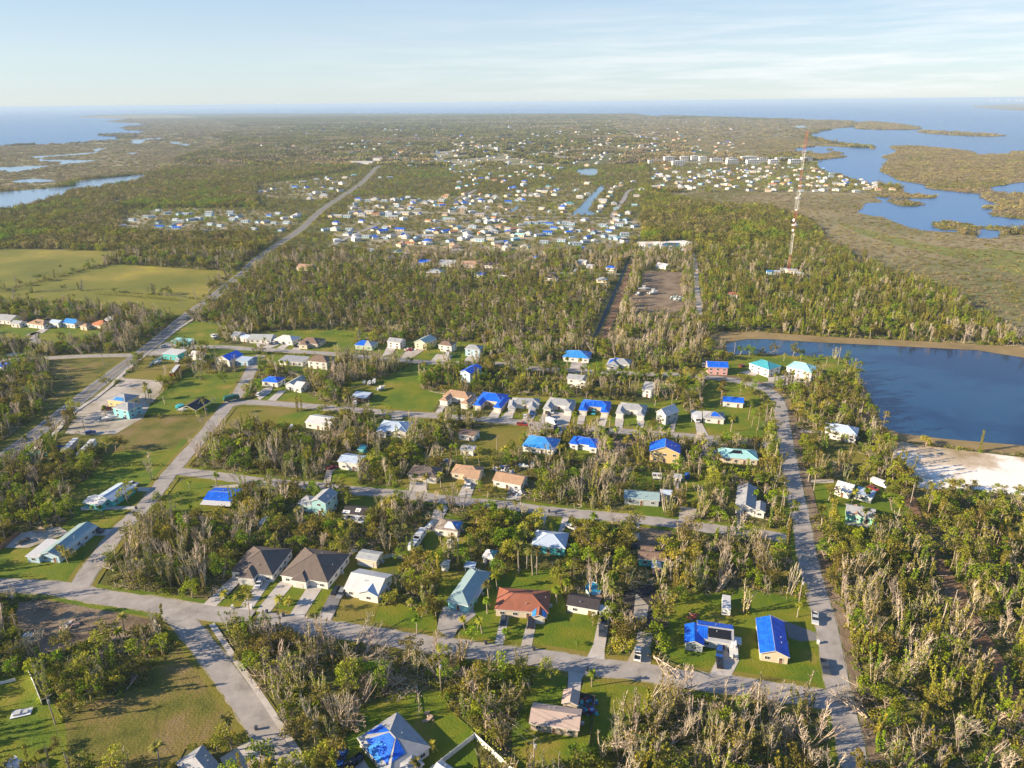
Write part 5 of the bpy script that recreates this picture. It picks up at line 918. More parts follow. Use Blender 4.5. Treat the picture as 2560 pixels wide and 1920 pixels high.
# boats
def boat_mesh(L, w_, con):
    hull = MB(); secs = []
    for i in range(9):
        t = i / 8; x = -L / 2 + L * t; hw_ = w_ / 2 * (1 if t < .55 else max(.03, math.cos((t - .55) / .45 * math.pi / 2) ** .8)); kz = .0 + .55 * max(0, t - .6) ** 1.5 * 2; sh = .95 + .25 * t
        secs.append([(x, -hw_, sh), (x, -hw_ * .85, .45 + kz), (x, 0, kz), (x, hw_ * .85, .45 + kz), (x, hw_, sh)])
    vs = [p for s in secs for p in s]; fs = [(i * 5 + j, (i + 1) * 5 + j, (i + 1) * 5 + j + 1, i * 5 + j + 1) for i in range(8) for j in range(4)] + [(4, 3, 2, 1, 0)]; hull.mesh(vs, fs)
    deck = MB(); vs = []
    for s in secs: vs += [(s[0][0], s[0][1] * .97, s[0][2] - .04), (s[4][0], s[4][1] * .97, s[4][2] - .04)]
    deck.mesh(vs, [(i * 2, (i + 1) * 2, (i + 1) * 2 + 1, i * 2 + 1) for i in range(8)])
    c = MB(); c.box(-.6, .5, -.45, .45, .95, 1.75)
    if con:
        for x in (-.9, .7):
            for y in (-.55, .55): c.box(x - .04, x + .04, y - .04, y + .04, 1, 2.5)
        c.box(-1.2, 1.0, -.8, .8, 2.5, 2.6)
    e = MB(); e.box(-L / 2 - .5, -L / 2, -.22, .22, .6, 1.5); e.box(-L / 2 - .35, -L / 2 - .15, -.1, .1, -.1, .6)
    return hull.data('hull', [PAINT['white']]), deck.data('deck', [mat('boat_deck', (.6, .6, .57), .6)]), c.data('console', [PAINT['white']]), e.data('outboard_motor', [PAINT['dark']])
BOATS = [boat_mesh(6.4, 2.2, False), boat_mesh(7.6, 2.5, True)]
def boat(t, x, y, x2, y2, k, label, sc=1.0):
    p, q = P((t, x, y)), P((t, x2, y2)); T = thing('motor_boat', label, 'boat', (p.x, p.y, .75), math.atan2(q.y - p.y, q.x - p.x), 'boats parked on land'); T.scale = (sc,) * 3
    for nm, me in zip(('hull', 'deck', 'console', 'outboard_motor'), BOATS[k]): link(nm, me, T, (0, 0, 0))
    b = MB(); b.box(-2.6, 3.6, -.08, .08, -.35, -.2); b.box(-2.2, -2, -1, 1, -.35, -.2); b.box(.8, 1, -1, 1, -.35, -.2); b.box(-2.1, .9, -.95, -.85, -.3, .35); b.box(-2.1, .9, .85, .95, -.3, .35); b.obj('boat_cradle', METAL, T)
    for s in (-1, 1): put_wheel(T, (-.8, s * 1.15, -.35))
    HARD.append(np.array([(p.x - 3, p.y - 3), (p.x + 3, p.y - 3), (p.x + 3, p.y + 3), (p.x - 3, p.y + 3)]))
for a in (('c', 1905, 650, 1900, 580, 1, 'big white boat on the driveway beside the blue car', 1.0), ('e', 955, 312, 1010, 305, 0, 'white and brown pontoon boat on the gravel lot', 1.2), ('f', 1505, 1243, 1530, 1215, 0, 'white boat left of the patched roof house', .9), ('f', 885, 1205, 930, 1225, 1, 'white boat leaning below the dark patched roof', .9),
 ('f', 300, 392, 320, 365, 0, 'covered boat on the small green lawn', .9), ('f', 1080, 52, 1110, 40, 0, 'white boat on the big sunny lawn', 1.0), ('i', 1370, 930, 1400, 920, 0, 'left white boat on the rack row behind the flat shop', .9), ('i', 1535, 922, 1550, 900, 1, 'right white boat on the rack row behind the flat shop', .9), ('i', 1738, 938, 1790, 938, 1, 'long white boat beside the raised white house', 1.1),
 ('j', 980, 1112, 985, 1090, 0, 'middle boat of three behind the big lawn', .9), ('j', 1022, 1100, 1030, 1075, 0, 'right boat of three behind the big lawn', 1.0), ('j', 937, 1106, 940, 1090, 0, 'left boat of three behind the big lawn', .7), ('k', 1140, 296, 1180, 296, 1, 'upper white boat on the brown plot', 1.3), ('k', 1090, 338, 1115, 320, 0, 'tilted white boat at the left of the brown plot', 1.1), ('k', 1220, 330, 1265, 322, 1, 'lower white boat in the middle of the brown plot', 1.4),
 ('e', 1580, 240, 1620, 240, 0, 'white boat beside the open sided carport house', .8), ('f', 70, 1210, 40, 1240, 0, 'white boat in the shadow left of the aqua house', 1.0), ('g', 100, 728, 130, 735, 0, 'small boat under blue cover above the orange brown roof', .8), ('g', 178, 720, 182, 690, 0, 'grey boat beside the blue covered one', .9)): boat(*a)
# trailers and caravans
def trailer(t, x, y, x2, y2, L, col, label, nm='semi_trailer', h=2.7):
    p, q = P((t, x, y)), P((t, x2, y2)); T = thing(nm, label, 'trailer' if nm == 'semi_trailer' else 'caravan', (p.x, p.y, .1), math.atan2(q.y - p.y, q.x - p.x)); z0 = 1.0 if nm == 'semi_trailer' else .5
    b = MB(); b.box(-L / 2, L / 2, -1.25, 1.25, z0, z0 + h)
    k = 0
    while k * .9 < L: xx = -L / 2 + k * .9; b.box(xx, xx + .1, -1.29, -1.25, z0 + .1, z0 + h - .1); b.box(xx, xx + .1, 1.25, 1.29, z0 + .1, z0 + h - .1); k += 1
    b.obj('body', PAINT[col], T); b = MB(); b.box(-L / 2, L / 2, -1.27, 1.27, z0 + h + .002, z0 + h + .1); b.obj('roof', RF['white'], T)
    b = MB(); b.box(-L / 2 + .3, L / 2 - .3, -.5, .5, z0 - .35, z0 - .01); b.obj('chassis', PAINT['dark'], T)
    for wx in (-L / 2 + 1.5, -L / 2 + 2.5) if nm == 'semi_trailer' else (-.5, .5):
        for s in (-1, 1): put_wheel(T, (wx, s * 1.0, .35))
    if nm != 'semi_trailer':
        for xx in (-L / 4, L / 4): link('window', WIN, T, (xx, -1.3, z0 + 1.2))
    HARD.append(np.array([(p.x - 5, p.y - 5), (p.x + 5, p.y - 5), (p.x + 5, p.y + 5), (p.x - 5, p.y + 5)]))
trailer('e', 610, 590, 685, 515, 15, 'grey', 'grey sided semi trailer, left of the pair by the shrubs'); trailer('e', 760, 600, 835, 520, 15, 'white', 'white semi trailer, right of the pair by the shrubs'); trailer('i', 1520, 1025, 1560, 975, 14, 'red', 'rusty red freight container box on the grass plot', h=2.6)
trailer('f', 1415, 1345, 1440, 1310, 7.5, 'white', 'upper white caravan in the trees beside the patched roof', 'caravan', 2.3); trailer('f', 1370, 1415, 1390, 1390, 6, 'white', 'lower white caravan in the trees beside the patched roof', 'caravan', 2.3); trailer('c', 1845, 290, 1845, 240, 7, 'white', 'white caravan on the lawn above the grey L shaped house', 'caravan', 2.3)
trailer('g', 1250, 818, 1275, 820, 4, 'white', 'small white box trailer on the shaded lawn', 'caravan', 1.6); trailer('k', 1900, 0, 1920, 0, 5, 'white', 'small white trailer in the far right woods', 'caravan', 2.0)
# debris heaps
def heap(t, x, y, r, n, label, cols, logs=0):
    p = P((t, x, y)); T = thing('debris_pile', label, 'debris pile', (p.x, p.y, .1)); bs = [MB() for _ in cols]
    for _ in range(n):
        b = random.choice(bs); a, d = random.uniform(0, 6.28), r * math.sqrt(random.random()); s = random.uniform(.3, 1.1)
        M_ = Matrix.Translation((d * math.cos(a), d * math.sin(a), max(.15, (1 - d / r) * 1.3 * random.random()))) @ Matrix.Rotation(random.uniform(-.6, .6), 4, 'X') @ Matrix.Rotation(random.uniform(0, 6), 4, 'Z'); b.box(-s, s, -s * random.uniform(.2, .7), s * .5, -.08, random.uniform(.05, .6), 0, M_)
    for b, c in zip(bs, cols):
        if b.v: b.obj('rubble', c, T)['kind'] = 'stuff'
DW_ = mat('debris_wood', (.35, .26, .18), .9, rnd=.3); DG = mat('debris_grey', (.4, .4, .41), .8)
for a in (('k', 1440, 370, 7.5, 90, 'large heap of white boat wreckage on the brown plot', (PAINT['white'], DG, PAINT['green'])), ('j', 1325, 812, 4, 40, 'red and white debris heap beside the cream gable house', (PAINT['red'], PAINT['white'], DW_)), ('e', 455, 565, 5, 70, 'blue grey scrap heap left of the semi trailers', (PAINT['blue'], DG, PAINT['dark'])),
 ('e', 320, 625, 6, 80, 'long scrap heap of grey metal at the wood edge', (DG, PAINT['teal'], PAINT['dark'])), ('g', 1700, 590, 4.5, 60, 'debris heap left of the turquoise hip roof', (DG, PAINT['blue'], PAINT['white'])), ('g', 1700, 530, 3, 30, 'white rubbish heap by the second street', (PAINT['white'], DG)), ('f', 2140, 755, 5, 50, 'white debris heap above the orange brown roof', (PAINT['white'], DG, PAINT['blue'])),
 ('g', 40, 940, 3.5, 40, 'rubbish heap in front of the orange brown roof', (PAINT['white'], DG, DW_)), ('e', 370, 1262, 2.5, 20, 'plank pile behind the long light blue house', (DW_,)), ('f', 1650, 680, 3, 25, 'small rubbish heap behind the tan hip roof', (DG, PAINT['blue'])), ('i', 1855, 690, 3.5, 40, 'rubble of a wrecked house near the highway', (PAINT['white'], DG, DW_)),
 ('c', 650, 1130, 3, 45, 'clutter of bins and toys in the fenced side yard', (PAINT['dark'], PAINT['red'], PAINT['teal'], PAINT['blue'])), ('c', 1540, 360, 1.6, 10, 'pink playhouse remains behind the grey L shaped house', (WL['pink'], WL['red'])), ('b', 1480, 1230, 1.6, 8, 'fire pit with two wooden benches on the shaded lawn', (DW_,)), ('a', 240, 530, 1.2, 14, 'white scraps on the cleared lot', (PAINT['white'],)),
 ('a', 600, 430, 2.5, 20, 'pale rubble scattered on the cleared lot', (DG, DW_)), ('f', 450, 1300, 2, 0, '', ())):
    if a[4]: heap(*a)
# ------------------------------------------------------------------ poles and wires
POLEM = mat('weathered_pole', (.33, .27, .21), .9); WIREM = mat('power_line', (.12, .12, .12), .5)
PTOP = {}
def pole(key, t, x, y, label, h=11.0, arm=True, tr=False):
    p = P((t, x, y)); T = thing('utility_pole', label, 'utility pole', (p.x, p.y, 0), .9, 'wooden utility poles'); b = MB(); b.tube([(0, 0, -.3), (0, 0, h)], [.19, .13], 8); b.obj('pole', POLEM, T)
    if arm: b = MB(); b.box(-1.2, 1.2, -.07, .07, h - .7, h - .55); [b.box(x_ - .05, x_ + .05, -.05, .05, h - .55, h - .3) for x_ in (-1.1, 0.4, 1.1)]; b.obj('crossarm', POLEM, T)
    if tr: b = MB(); b.tube([(0, -.4, h - 2.4), (0, -.4, h - 1.4)], [.3, .3], 10); b.obj('transformer', METAL, T)
    PTOP[key] = p + Vector((0, 0, h - .4))
for a in (('A', 'a', 480, 1285, 'utility pole between the back yard and the mown field', 10, True, True), ('B', 'a', 180, 560, 'utility pole base hidden at the cleared lot edge', 10, True), ('C', 'a', 640, 1800, 'utility pole just below the picture at the left', 10, False),
 ('D', 'c', 190, 1690, 'white topped utility pole at the bottom edge', 10.5, True, True), ('E', 'b', 1598, 990, 'utility pole in the trees above the shaded lawn', 10.5, True, True), ('F', 'c', 700, 2300, 'utility pole below the picture', 10), ('G', 'd', 263, 250, 'utility pole left of the right street above the blue roof', 10.5, True, True),
 ('H', 'h', 90, 855, 'utility pole beside the right street near the white cottage', 10.5), ('I', 'h', 15, 445, 'utility pole beside the right street near the porch lawn', 10), ('J', 'h', 1213, 1108, 'tall bright pole at the head of the earth track', 13, True), ('K', 'h', 952, 485, 'pole with lamp near the lake corner', 8, True), ('L', 'f', 1748, 1522, 'utility pole above the teal metal roof', 10.5, True, True), ('M', 'f', 2082, 605, 'utility pole in the open sunny grass', 9),
 ('N', 'e', 98, 432, 'utility pole at the dark wood by the highway', 11, True), ('O', 'e', 738, 428, 'sign pole on the gravel lot', 8, False), ('P', 'e', 1184, 292, 'utility pole right of the turquoise shop', 10), ('Q', 'e', 55, 1345, 'utility pole at the left edge by the brown fence', 10), ('R', 'i', 1699, 386, 'thick pale pole beside the highway, left of the bend', 12), ('S', 'i', 1579, 455, 'utility pole with wide crossarm in the pasture corner', 12), ('T', 'i', 1806, 315, 'utility pole beside the far hayfield corner', 12),
 ('U', 'i', 1135, 772, 'utility pole in the pale grove by the highway', 11), ('V', 'i', 1263, 888, 'utility pole at the side road junction', 8), ('W', 'l', 604, 942, 'tall wooden pole at the lake shore', 12, False), ('X', 'k', 1915, 892, 'utility pole behind the red walled house', 11), ('Y', 'g', 2190, 330, 'utility pole at the right street bend', 10), ('Z', 'k', 300, 1190, 'utility pole in the palm hedge', 10, False), ('a', 'g', 1380, 190, 'thin pale pole beside the tall white gable', 7, False),
 ('b', 'i', 2060, 120, 'utility pole beside the highway at the dark wood', 12), ('c', 'i', 600, 1060, 'utility pole in the triangular field', 9), ('d', 'i', 905, 960, 'utility pole beside the side road field', 9), ('e', 'd', 1590, 300, 'orange brown snapped pole beside the earth track', 8, False)):
    pole(*a)
def wire(p, q, sag, label):
    b = MB(); n = 14; pts = [p.lerp(q, i / n) - Vector((0, 0, sag * 4 * (i / n) * (1 - i / n))) for i in range(n + 1)]; b.tube(pts, [.03] * (n + 1), 4); tag(b.obj('power_line', WIREM), label, 'power line', 'power lines')
for i, (a, c) in enumerate((('E', 'D'), ('D', 'F'), ('B', 'A'), ('A', 'C'), ('S', 'R'), ('G', 'H'), ('H', 'I'), ('U', 'V'))):
    for off in ((-.9, .9) if i < 2 else (0,)): o_ = Vector((off, off * .6, 0)); wire(PTOP[a] + o_, PTOP[c] + o_, 1.2, 'thin sagging power line from ' + ['the tree hidden pole to the bottom edge pole', 'the bottom edge pole out of the picture', 'the cleared lot to the mown field pole', 'the mown field pole to the bottom edge', 'the pasture pole to the highway pole', 'the blue roof pole along the right street', 'the cottage pole along the right street', 'the pale grove to the side road junction'][i])
# ------------------------------------------------------------------ fences, hedges, yard things
VIN = mat('vinyl_fence', (.74, .74, .74), .5); WDF = mat('brown_board_fence', (.28, .15, .09), .9); DKF = mat('dark_board_fence', (.08, .075, .07), .9)
def fence(s, h, m, label, rail=False, t_=.06):
    pts = poly(s); T = thing('fence', label, 'fence', tuple(pts[0])); b = MB(); o = pts[0]; posts = []
    for p, q in zip(pts[:-1], pts[1:]):
        L = (q - p).length; a = math.atan2(q.y - p.y, q.x - p.x); M_ = Matrix.Translation(p - o) @ Matrix.Rotation(a, 4, 'Z')
        if rail: [b.box(0, L, -.04, .04, z, z + .16, 0, M_) for z in (.4, .9, h - .15)]
        else: b.box(.02, L - .02, -t_ / 2, t_ / 2, .05, h, 0, M_)
        n = max(1, int(L / 2.4)); posts += [(p - o).lerp(q - o, i / n) for i in range(n)]
    b.obj('panel', m, T); pb = MB(); pb.box(-.09, .09, -.09, .09, 0, h + .12); pm = pb.data('fence_post', [m])
    for p in posts[:99]: link('post', pm, T, p)
    for p, q in zip(pts[:-1], pts[1:]): HARD.append(np.array([(p.x - 1, p.y - 1), (q.x + 1, q.y - 1), (q.x + 1, q.y + 1), (p.x - 1, p.y + 1)]))
fence("b 1450,1750 1680,1570 1890,1405 2060,1560 2250,1740", 1.9, VIN, 'tall white vinyl fence at the bottom edge'); fence("a 250,845 300,950 368,1125", 2.0, VIN, 'white vinyl fence beside the left back yard'); fence("a -60,960 20,940 140,910", 1.2, VIN, 'short white fence pieces at the left edge')
fence("e -60,1480 80,1380 165,1300", 2.0, WDF, 'brown board fence at the left edge'); fence("c 590,1050 715,1080 690,1300 658,1560", 1.9, DKF, 'dark board fence right of the tan metal roof'); fence("f 690,1620 770,1530 850,1455 880,1460", 1.5, VIN, 'white rail fence between twin duplexes and workshop', True)
fence("f 1090,1520 1180,1500 1260,1515", 1.5, VIN, 'broken white rail fence right of the workshop', True); fence("b 1062,190 1110,110 1165,20", 1.6, VIN, 'white rail fence right of the white gabled house', True); fence("i 1290,955 1330,915 1400,880", 1.2, VIN, 'low pale fence behind the flat shop'); fence("h 1155,1130 1200,1230", 1.4, DKF, 'short dark fence at the mint house lawn')
def hedge(s, h, w_, leaf, label):
    pts = smooth(poly(s), 4); b = MB()
    for p, q in zip(pts[:-1], pts[1:]):
        L = (q - p).length; n = max(1, int(L / 1.3))
        for i in range(n): c = p.lerp(q, i / n); leaves(b, (c.x - pts[0].x, c.y - pts[0].y, h * .5), (w_, w_, h * .55), 34, .42)
    o = b.obj('hedge', LEAF[leaf], None, (pts[0].x, pts[0].y, 0)); tag(o, label, 'hedge')
hedge("e 1215,285 1500,270 1800,255", 2.0, 1.2, 'green', 'clipped hedge below the open sided carport house'); hedge("i 1320,1245 1400,1190 1480,1080 1570,1000 1640,930", 2.6, 1.6, 'yellow', 'long yellow green hedge beside the gravel lot'); hedge("e 880,720 1150,705 1420,715", 2.0, 1.3, 'olive', 'dark hedge across the left field'); hedge("b 1900,1380 2050,1520 2212,1680", 2.4, 1.5, 'yellow', 'hedge outside the tall white fence')
hedge("j 700,690 850,700 960,705", 2.2, 1.6, 'green', 'dark hedge on the long lawn'); hedge("f -40,560 80,560 230,590", 2.8, 3, 'yellow', 'unused') if False else None
hedge("g -60,640 100,640 230,650 330,660", 4, 3, 'yellow', 'tall golden hedge below the light blue roof'); hedge("i 0,325 200,270 400,215 600,160 860,90", 4, 2.2, 'olive', 'line of bushes dividing meadow and hayfield'); hedge("i 820,335 1000,345 1250,365 1550,392", 3.5, 2.2, 'olive', 'line of bushes below the hayfield')
hedge("h 400,1265 600,1250 900,1280 1130,1310", 3, 2.2, 'green', 'green bushes below the mint house slab')
# round pool, gazebo
p = P(('c', 700, 130)); T = thing('garden_pool', 'oval blue above ground pool behind the black roofed house', 'pool', (p.x, p.y, 0), .2)
b = MB(); R1 = [(2.5 * math.cos(a), 3.6 * math.sin(a)) for a in [k * math.pi / 12 for k in range(24)]]
for i in range(24): x0, y0 = R1[i]; x1, y1 = R1[(i + 1) % 24]; b.face([(x0, y0, 0), (x1, y1, 0), (x1, y1, 1.3), (x0, y0, 1.3)]); b.face([(x0, y0, 1.3), (x1, y1, 1.3), (x1 * .93, y1 * .95, 1.3), (x0 * .93, y0 * .95, 1.3)]); b.face([(x0 * .93, y0 * .95, 1.3), (x1 * .93, y1 * .95, 1.3), (x1 * .93, y1 * .95, .9), (x0 * .93, y0 * .95, .9)])
b.obj('pool_wall', WL['lblue'], T); b = MB(); b.face([(x * .93, y * .95, 1.05) for x, y in R1]); b.obj('pool_water', mat('pool_water', (.03, .35, .6), .1, spec=.5, bump=.05), T)
b = MB(); b.box(-1.2, 1.6, -5.2, -3.7, 1.0, 1.15); [b.box(x, x + .1, y, y + .1, 0, 1) for x in (-1.2, 1.5) for y in (-5.2, -3.85)]; b.obj('deck', DW_, T)
p = P(('c', 590, 110)); T = thing('trampoline', 'round blue netted trampoline left of the pool', 'trampoline', (p.x, p.y, 0)); b = MB(); b.tube([(0, 0, .8), (0, 0, .84)], [1.7, 1.7], 16); b.obj('mat', DKF, T); b = MB()
for k in range(6): a = k * 1.047; b.tube([(1.75 * math.cos(a), 1.75 * math.sin(a), 0), (1.75 * math.cos(a), 1.75 * math.sin(a), 2.5)], [.05, .05], 5)
b.obj('frame', PAINT['teal'], T)
p = P(('a', 190, 1195)); T = thing('wooden_deck', 'white raised deck with covered tub in the left back yard', 'deck', (p.x, p.y, 0), .32); b = MB(); b.box(-2.4, 2.4, -1.3, 1.3, .3, .55); b.obj('platform', VIN, T); b = MB(); b.box(-1.7, -.1, -.8, .9, .56, 1.1); b.box(.5, 1.6, -.7, .5, .56, .95); b.obj('tub_cover', PAINT['silver'], T)
p = P(('e', 1555, 200)); b = MB(); b.tube([(0, 0, 0), (0, 0, 1.2), (0, 0, 1.5)], [2.2, 2.2, .4], 14); tag(b.obj('round_tank', PAINT['teal'], None, (p.x, p.y, 0)), 'light blue round tank left of the open sided carport house', 'tank')
p = P(('g', 1512, 815)); b = MB(); b.tube([(0, 0, 0), (0, 0, 2.4), (0, 0, 2.7)], [1.1, 1.1, .3], 12); tag(b.obj('round_tank', PAINT['blue'], None, (p.x, p.y, 0)), 'small blue tank right of the grey garden shed', 'tank')
BINM = {}
for c in ('dark', 'blue', 'white'):
    b = MB(); b.mesh([(-.28, -.32, 0), (.28, -.32, 0), (.28, .32, 0), (-.28, .32, 0), (-.35, -.4, 1), (.35, -.4, 1), (.35, .4, 1), (-.35, .4, 1)], [(3, 2, 1, 0), (0, 1, 5, 4), (1, 2, 6, 5), (2, 3, 7, 6), (3, 0, 4, 7)]); b.box(-.38, .38, -.43, .43, 1, 1.1); BINM[c] = b.data('wheelie_bin', [PAINT[c]])
for t, x, y, c, lab in (('b', 120, 1555, 'blue', 'upper blue bin on the bottom left kerb'), ('b', 150, 1605, 'dark', 'middle dark bin on the bottom left kerb'), ('b', 165, 1650, 'dark', 'lowest dark bin on the bottom left kerb'), ('b', 5, 1335, 'dark', 'dark bin by the driveway mouth at the bottom left'), ('b', 240, 352, 'dark', 'dark bin between the twin duplex drives'), ('b', 95, 325, 'dark', 'dark bin beside the left duplex drive'), ('a', 2010, 285, 'white', 'white box at the kerb below the left duplex'), ('a', 2175, 280, 'white', 'white box at the kerb below the twin duplexes'),
    ('c', 190, 648, 'dark', 'dark bin at the mouth of the reddish driveway'), ('c', 650, 822, 'dark', 'dark bin across from the black roofed house drive'), ('e', 1180, 1085, 'dark', 'dark bin at the end of the concrete path'), ('g', 320, 1115, 'dark', 'left dark bin above the turquoise walled house'), ('g', 380, 1130, 'dark', 'right dark bin above the turquoise walled house'), ('d', 430, 590, 'white', 'white mailbox shaped bin on the right street verge'), ('f', 1390, 1100, 'white', 'white bin on the third street verge'), ('b', 1985, 595, 'dark', 'dark bin left of the reddish driveway mouth')):
    p = P((t, x, y)); o = bpy.data.objects.new('wheelie_bin', BINM[c]); C.objects.link(o); o.location = (p.x, p.y, .3); o.rotation_euler = (0, 0, random.uniform(-.4, .4)); tag(o, lab, 'bin', 'bins at the kerbs')
def limb(b, p0, d, L, r0, r1, k=4, wob=.18, n=4, mi=0, up=.0):
    pts = [Vector(p0)]; d = Vector(d).normalized(); dirs = []
    for i in range(k):
        d = (d + Vector((random.gauss(0, wob), random.gauss(0, wob), random.gauss(0, wob * .5) + up))).normalized(); pts.append(pts[-1] + d * L / k); dirs.append(d)
    b.tube(pts, [r0 + (r1 - r0) * i / k for i in range(k + 1)], n, mi, cap=False); return pts, dirs
def make_bare(style):
    w, l = MB(), MB()
    H = random.uniform(8.5, 12.5); ns = 2 if style == 2 else random.randint(4, 7)
    lean = random.uniform(.45, .8) if style == 3 else .08
    la = random.uniform(0, 6.28)
    for s in range(ns):
        a = random.uniform(0, 6.28); d = Vector((math.cos(a) * .16 + lean * math.cos(la), math.sin(a) * .16 + lean * math.sin(la), 1))
        L = H * random.uniform(.75, 1.05); r = random.uniform(.16, .24)
        pts, ds = limb(w, (math.cos(a) * (.3 + s * .12), math.sin(a) * (.3 + s * .12), -.2), d, L, r * .8, .06, 7, .06, 4, up=.03)
        for i in range(2, 7):
            for _ in range(random.randint(0, 2) if style != 2 else random.randint(2, 4)):
                t = random.random(); p = pts[i].lerp(pts[i + 1], t) if i < 6 else pts[6]
                aa = random.uniform(0, 6.28); dd = Vector((math.cos(aa), math.sin(aa), 1.6 if style == 0 else .9)) + ds[min(i, 6)] * .6
                q, _d = limb(w, p, dd, random.uniform(1.2, 3.2) * (1.2 if style == 2 else 1) * (1.15 - i * .06), .075, .025, 3, .22, 3, up=.12)
                for _k in range(2): limb(w, q[random.randint(1, 2)], Vector((random.gauss(0, .7), random.gauss(0, .7), 1)), random.uniform(.6, 1.4), .04, .018, 2, .2, 3)
                if style in (0, 1) and random.random() < .5: leaves(l, q[random.randint(1, 3)], (.45, .45, .6), 5, .42)
        if style in (0, 1):
            for i in range(1, 7): leaves(l, pts[i], (.42, .42, .9), 13 if style == 0 else 6, .42)
    leaves(l, (0, 0, .8), (1.5, 1.5, .9), 30, .5)
    return w, l
def make_fallen(k):
    w, l = MB(), MB(); a = random.uniform(0, 6.28)
    for s in range(random.randint(2, 4)):
        aa = a + random.gauss(0, .35); d = Vector((math.cos(aa), math.sin(aa), random.uniform(.08, .45)))
        pts, ds = limb(w, (0, 0, .3 + s * .3), d, random.uniform(7, 11), .22, .06, 6, .07, 5, up=-.01)
        for i in range(2, 7):
            for _ in range(3):
                q, _d = limb(w, pts[i - 1].lerp(pts[i], random.random()), Vector((random.gauss(0, .8), random.gauss(0, .8), random.uniform(.1, 1.2))) + ds[i - 1] * .8, random.uniform(1.2, 3), .07, .025, 3, .25, 3)
                limb(w, q[2], Vector((random.gauss(0, 1), random.gauss(0, 1), .8)), 1.1, .04, .02, 2, .2, 3)
    leaves(l, (0, 0, .8), (2, 2, 1), 40, .55); return w, l
def make_leafy(style):
    w, l = MB(), MB(); H = random.uniform(6, 10)
    if style >= 4:            # slender upright screens
        for s in range(3):
            x, y = random.gauss(0, .7), random.gauss(0, .7); h = random.uniform(7, 11)
            pts, _ = limb(w, (x, y, -.2), (random.gauss(0, .08), random.gauss(0, .08), 1), h, .13, .03, 5, .05, 4)
            for i in range(1, 6): leaves(l, pts[i], (.75 - i * .07, .75 - i * .07, 1.1), 30, .48, flat=1.2)
        return w, l
    pts, _ = limb(w, (0, 0, -.2), (random.gauss(0, .12), random.gauss(0, .12), 1), H * .62, .26, .14, 4, .08, 6)
    for s in range(random.randint(7, 10)):
        a = random.uniform(0, 6.28); q, _ = limb(w, pts[random.randint(2, 4)], (math.cos(a), math.sin(a), random.uniform(.35, 1.3)), random.uniform(2.2, 3.8), .1, .04, 3, .2, 4)
        r = random.uniform(1.0, 1.7); leaves(l, q[-1], (r, r, r * .75), int(46 * r), .5)
    leaves(l, pts[-1] + Vector((0, 0, .8)), (1.6, 1.6, 1.1), 70, .5)
    return w, l
def make_pine(k):
    w, l = MB(), MB(); H = random.uniform(10, 14)
    pts, _ = limb(w, (0, 0, -.2), (random.gauss(0, .06), random.gauss(0, .06), 1), H, .19, .05, 6, .035, 5)
    for s in range(random.randint(9, 13)):
        t = random.uniform(.55, 1); p = pts[0].lerp(pts[-1], t); a = random.uniform(0, 6.28); L = random.uniform(.9, 2.4) * (1.35 - t)
        q, _ = limb(w, p, (math.cos(a), math.sin(a), random.uniform(0, .6)), L + .5, .06, .03, 2, .2, 3); leaves(l, q[-1], (.95, .95, .55), 34, .46)
    leaves(l, pts[-1], (.8, .8, .8), 36, .45); return w, l
def make_palm(style):
    w, l = MB(), MB(); H = [6.5, 5.0, 9.0, 3.2][style]
    pts, _ = limb(w, (0, 0, -.2), (random.gauss(0, .08), random.gauss(0, .08), 1), H, .24 if style != 2 else .22, .17, 5, .04, 7); top = pts[-1]
    n = 22 if style != 1 else 30
    for k in range(n):
        a = k * 2.4 + random.gauss(0, .2); e = random.uniform(-.7, 1.1) if style != 1 else random.uniform(-1.0, 1.2); L = random.uniform(1.8, 2.5) if style != 1 else 1.5
        d = Vector((math.cos(a) * math.cos(e), math.sin(a) * math.cos(e), math.sin(e))); sd = Vector((-math.sin(a), math.cos(a), 0)); p = top.copy(); prev = None
        for j in range(5):
            t = j / 4; wd_ = (.32 if style != 1 else .5) * math.sin(math.pi * (.15 + .85 * t)) + .03; q = top + d * L * t + Vector((0, 0, -.55 * L * t * t * (.8 if e > 0 else .4)))
            cur = (q - sd * wd_, q + sd * wd_)
            if prev: l.face([prev[0], prev[1], cur[1], cur[0]])
            prev = cur
    leaves(l, top, (.5, .5, .4), 16, .5); return w, l
def make_shrub(s):
    w, l = MB(), MB()
    for _ in range(random.randint(2, 5)):
        c = (random.gauss(0, .9), random.gauss(0, .9), random.uniform(.3, 1.1)); r = random.uniform(.6, 1.3); leaves(l, c, (r, r, r * .8), int(38 * r), .42)
    for _ in range(5): limb(w, (random.gauss(0, .6), random.gauss(0, .6), 0), (random.gauss(0, .4), random.gauss(0, .4), 1), 1.8, .05, .02, 2, .2, 3)
    return w, l
def make_litter(s):          # low tangle of dead branches
    w, l = MB(), MB()
    for _ in range(9): limb(w, (random.gauss(0, 1.2), random.gauss(0, 1.2), random.uniform(.1, .8)), (random.gauss(0, 1), random.gauss(0, 1), random.gauss(.15, .3)), random.uniform(1.5, 4), .07, .025, 3, .15, 3)
    leaves(l, (0, 0, .4), (1.6, 1.6, .5), 22, .5); return w, l
def make_clump(rad, n, hs, s, lobes):     # a patch of far canopy
    w, l = MB(), MB()
    for _ in range(lobes):
        a = random.uniform(0, 6.28); d = rad * math.sqrt(random.random()); h = random.uniform(*hs); r = random.uniform(.12, .3) * rad + 1
        leaves(l, (d * math.cos(a), d * math.sin(a), h * .55), (r, r, h * .5), n, s, flat=.9)
    return w, l
KIND = {}
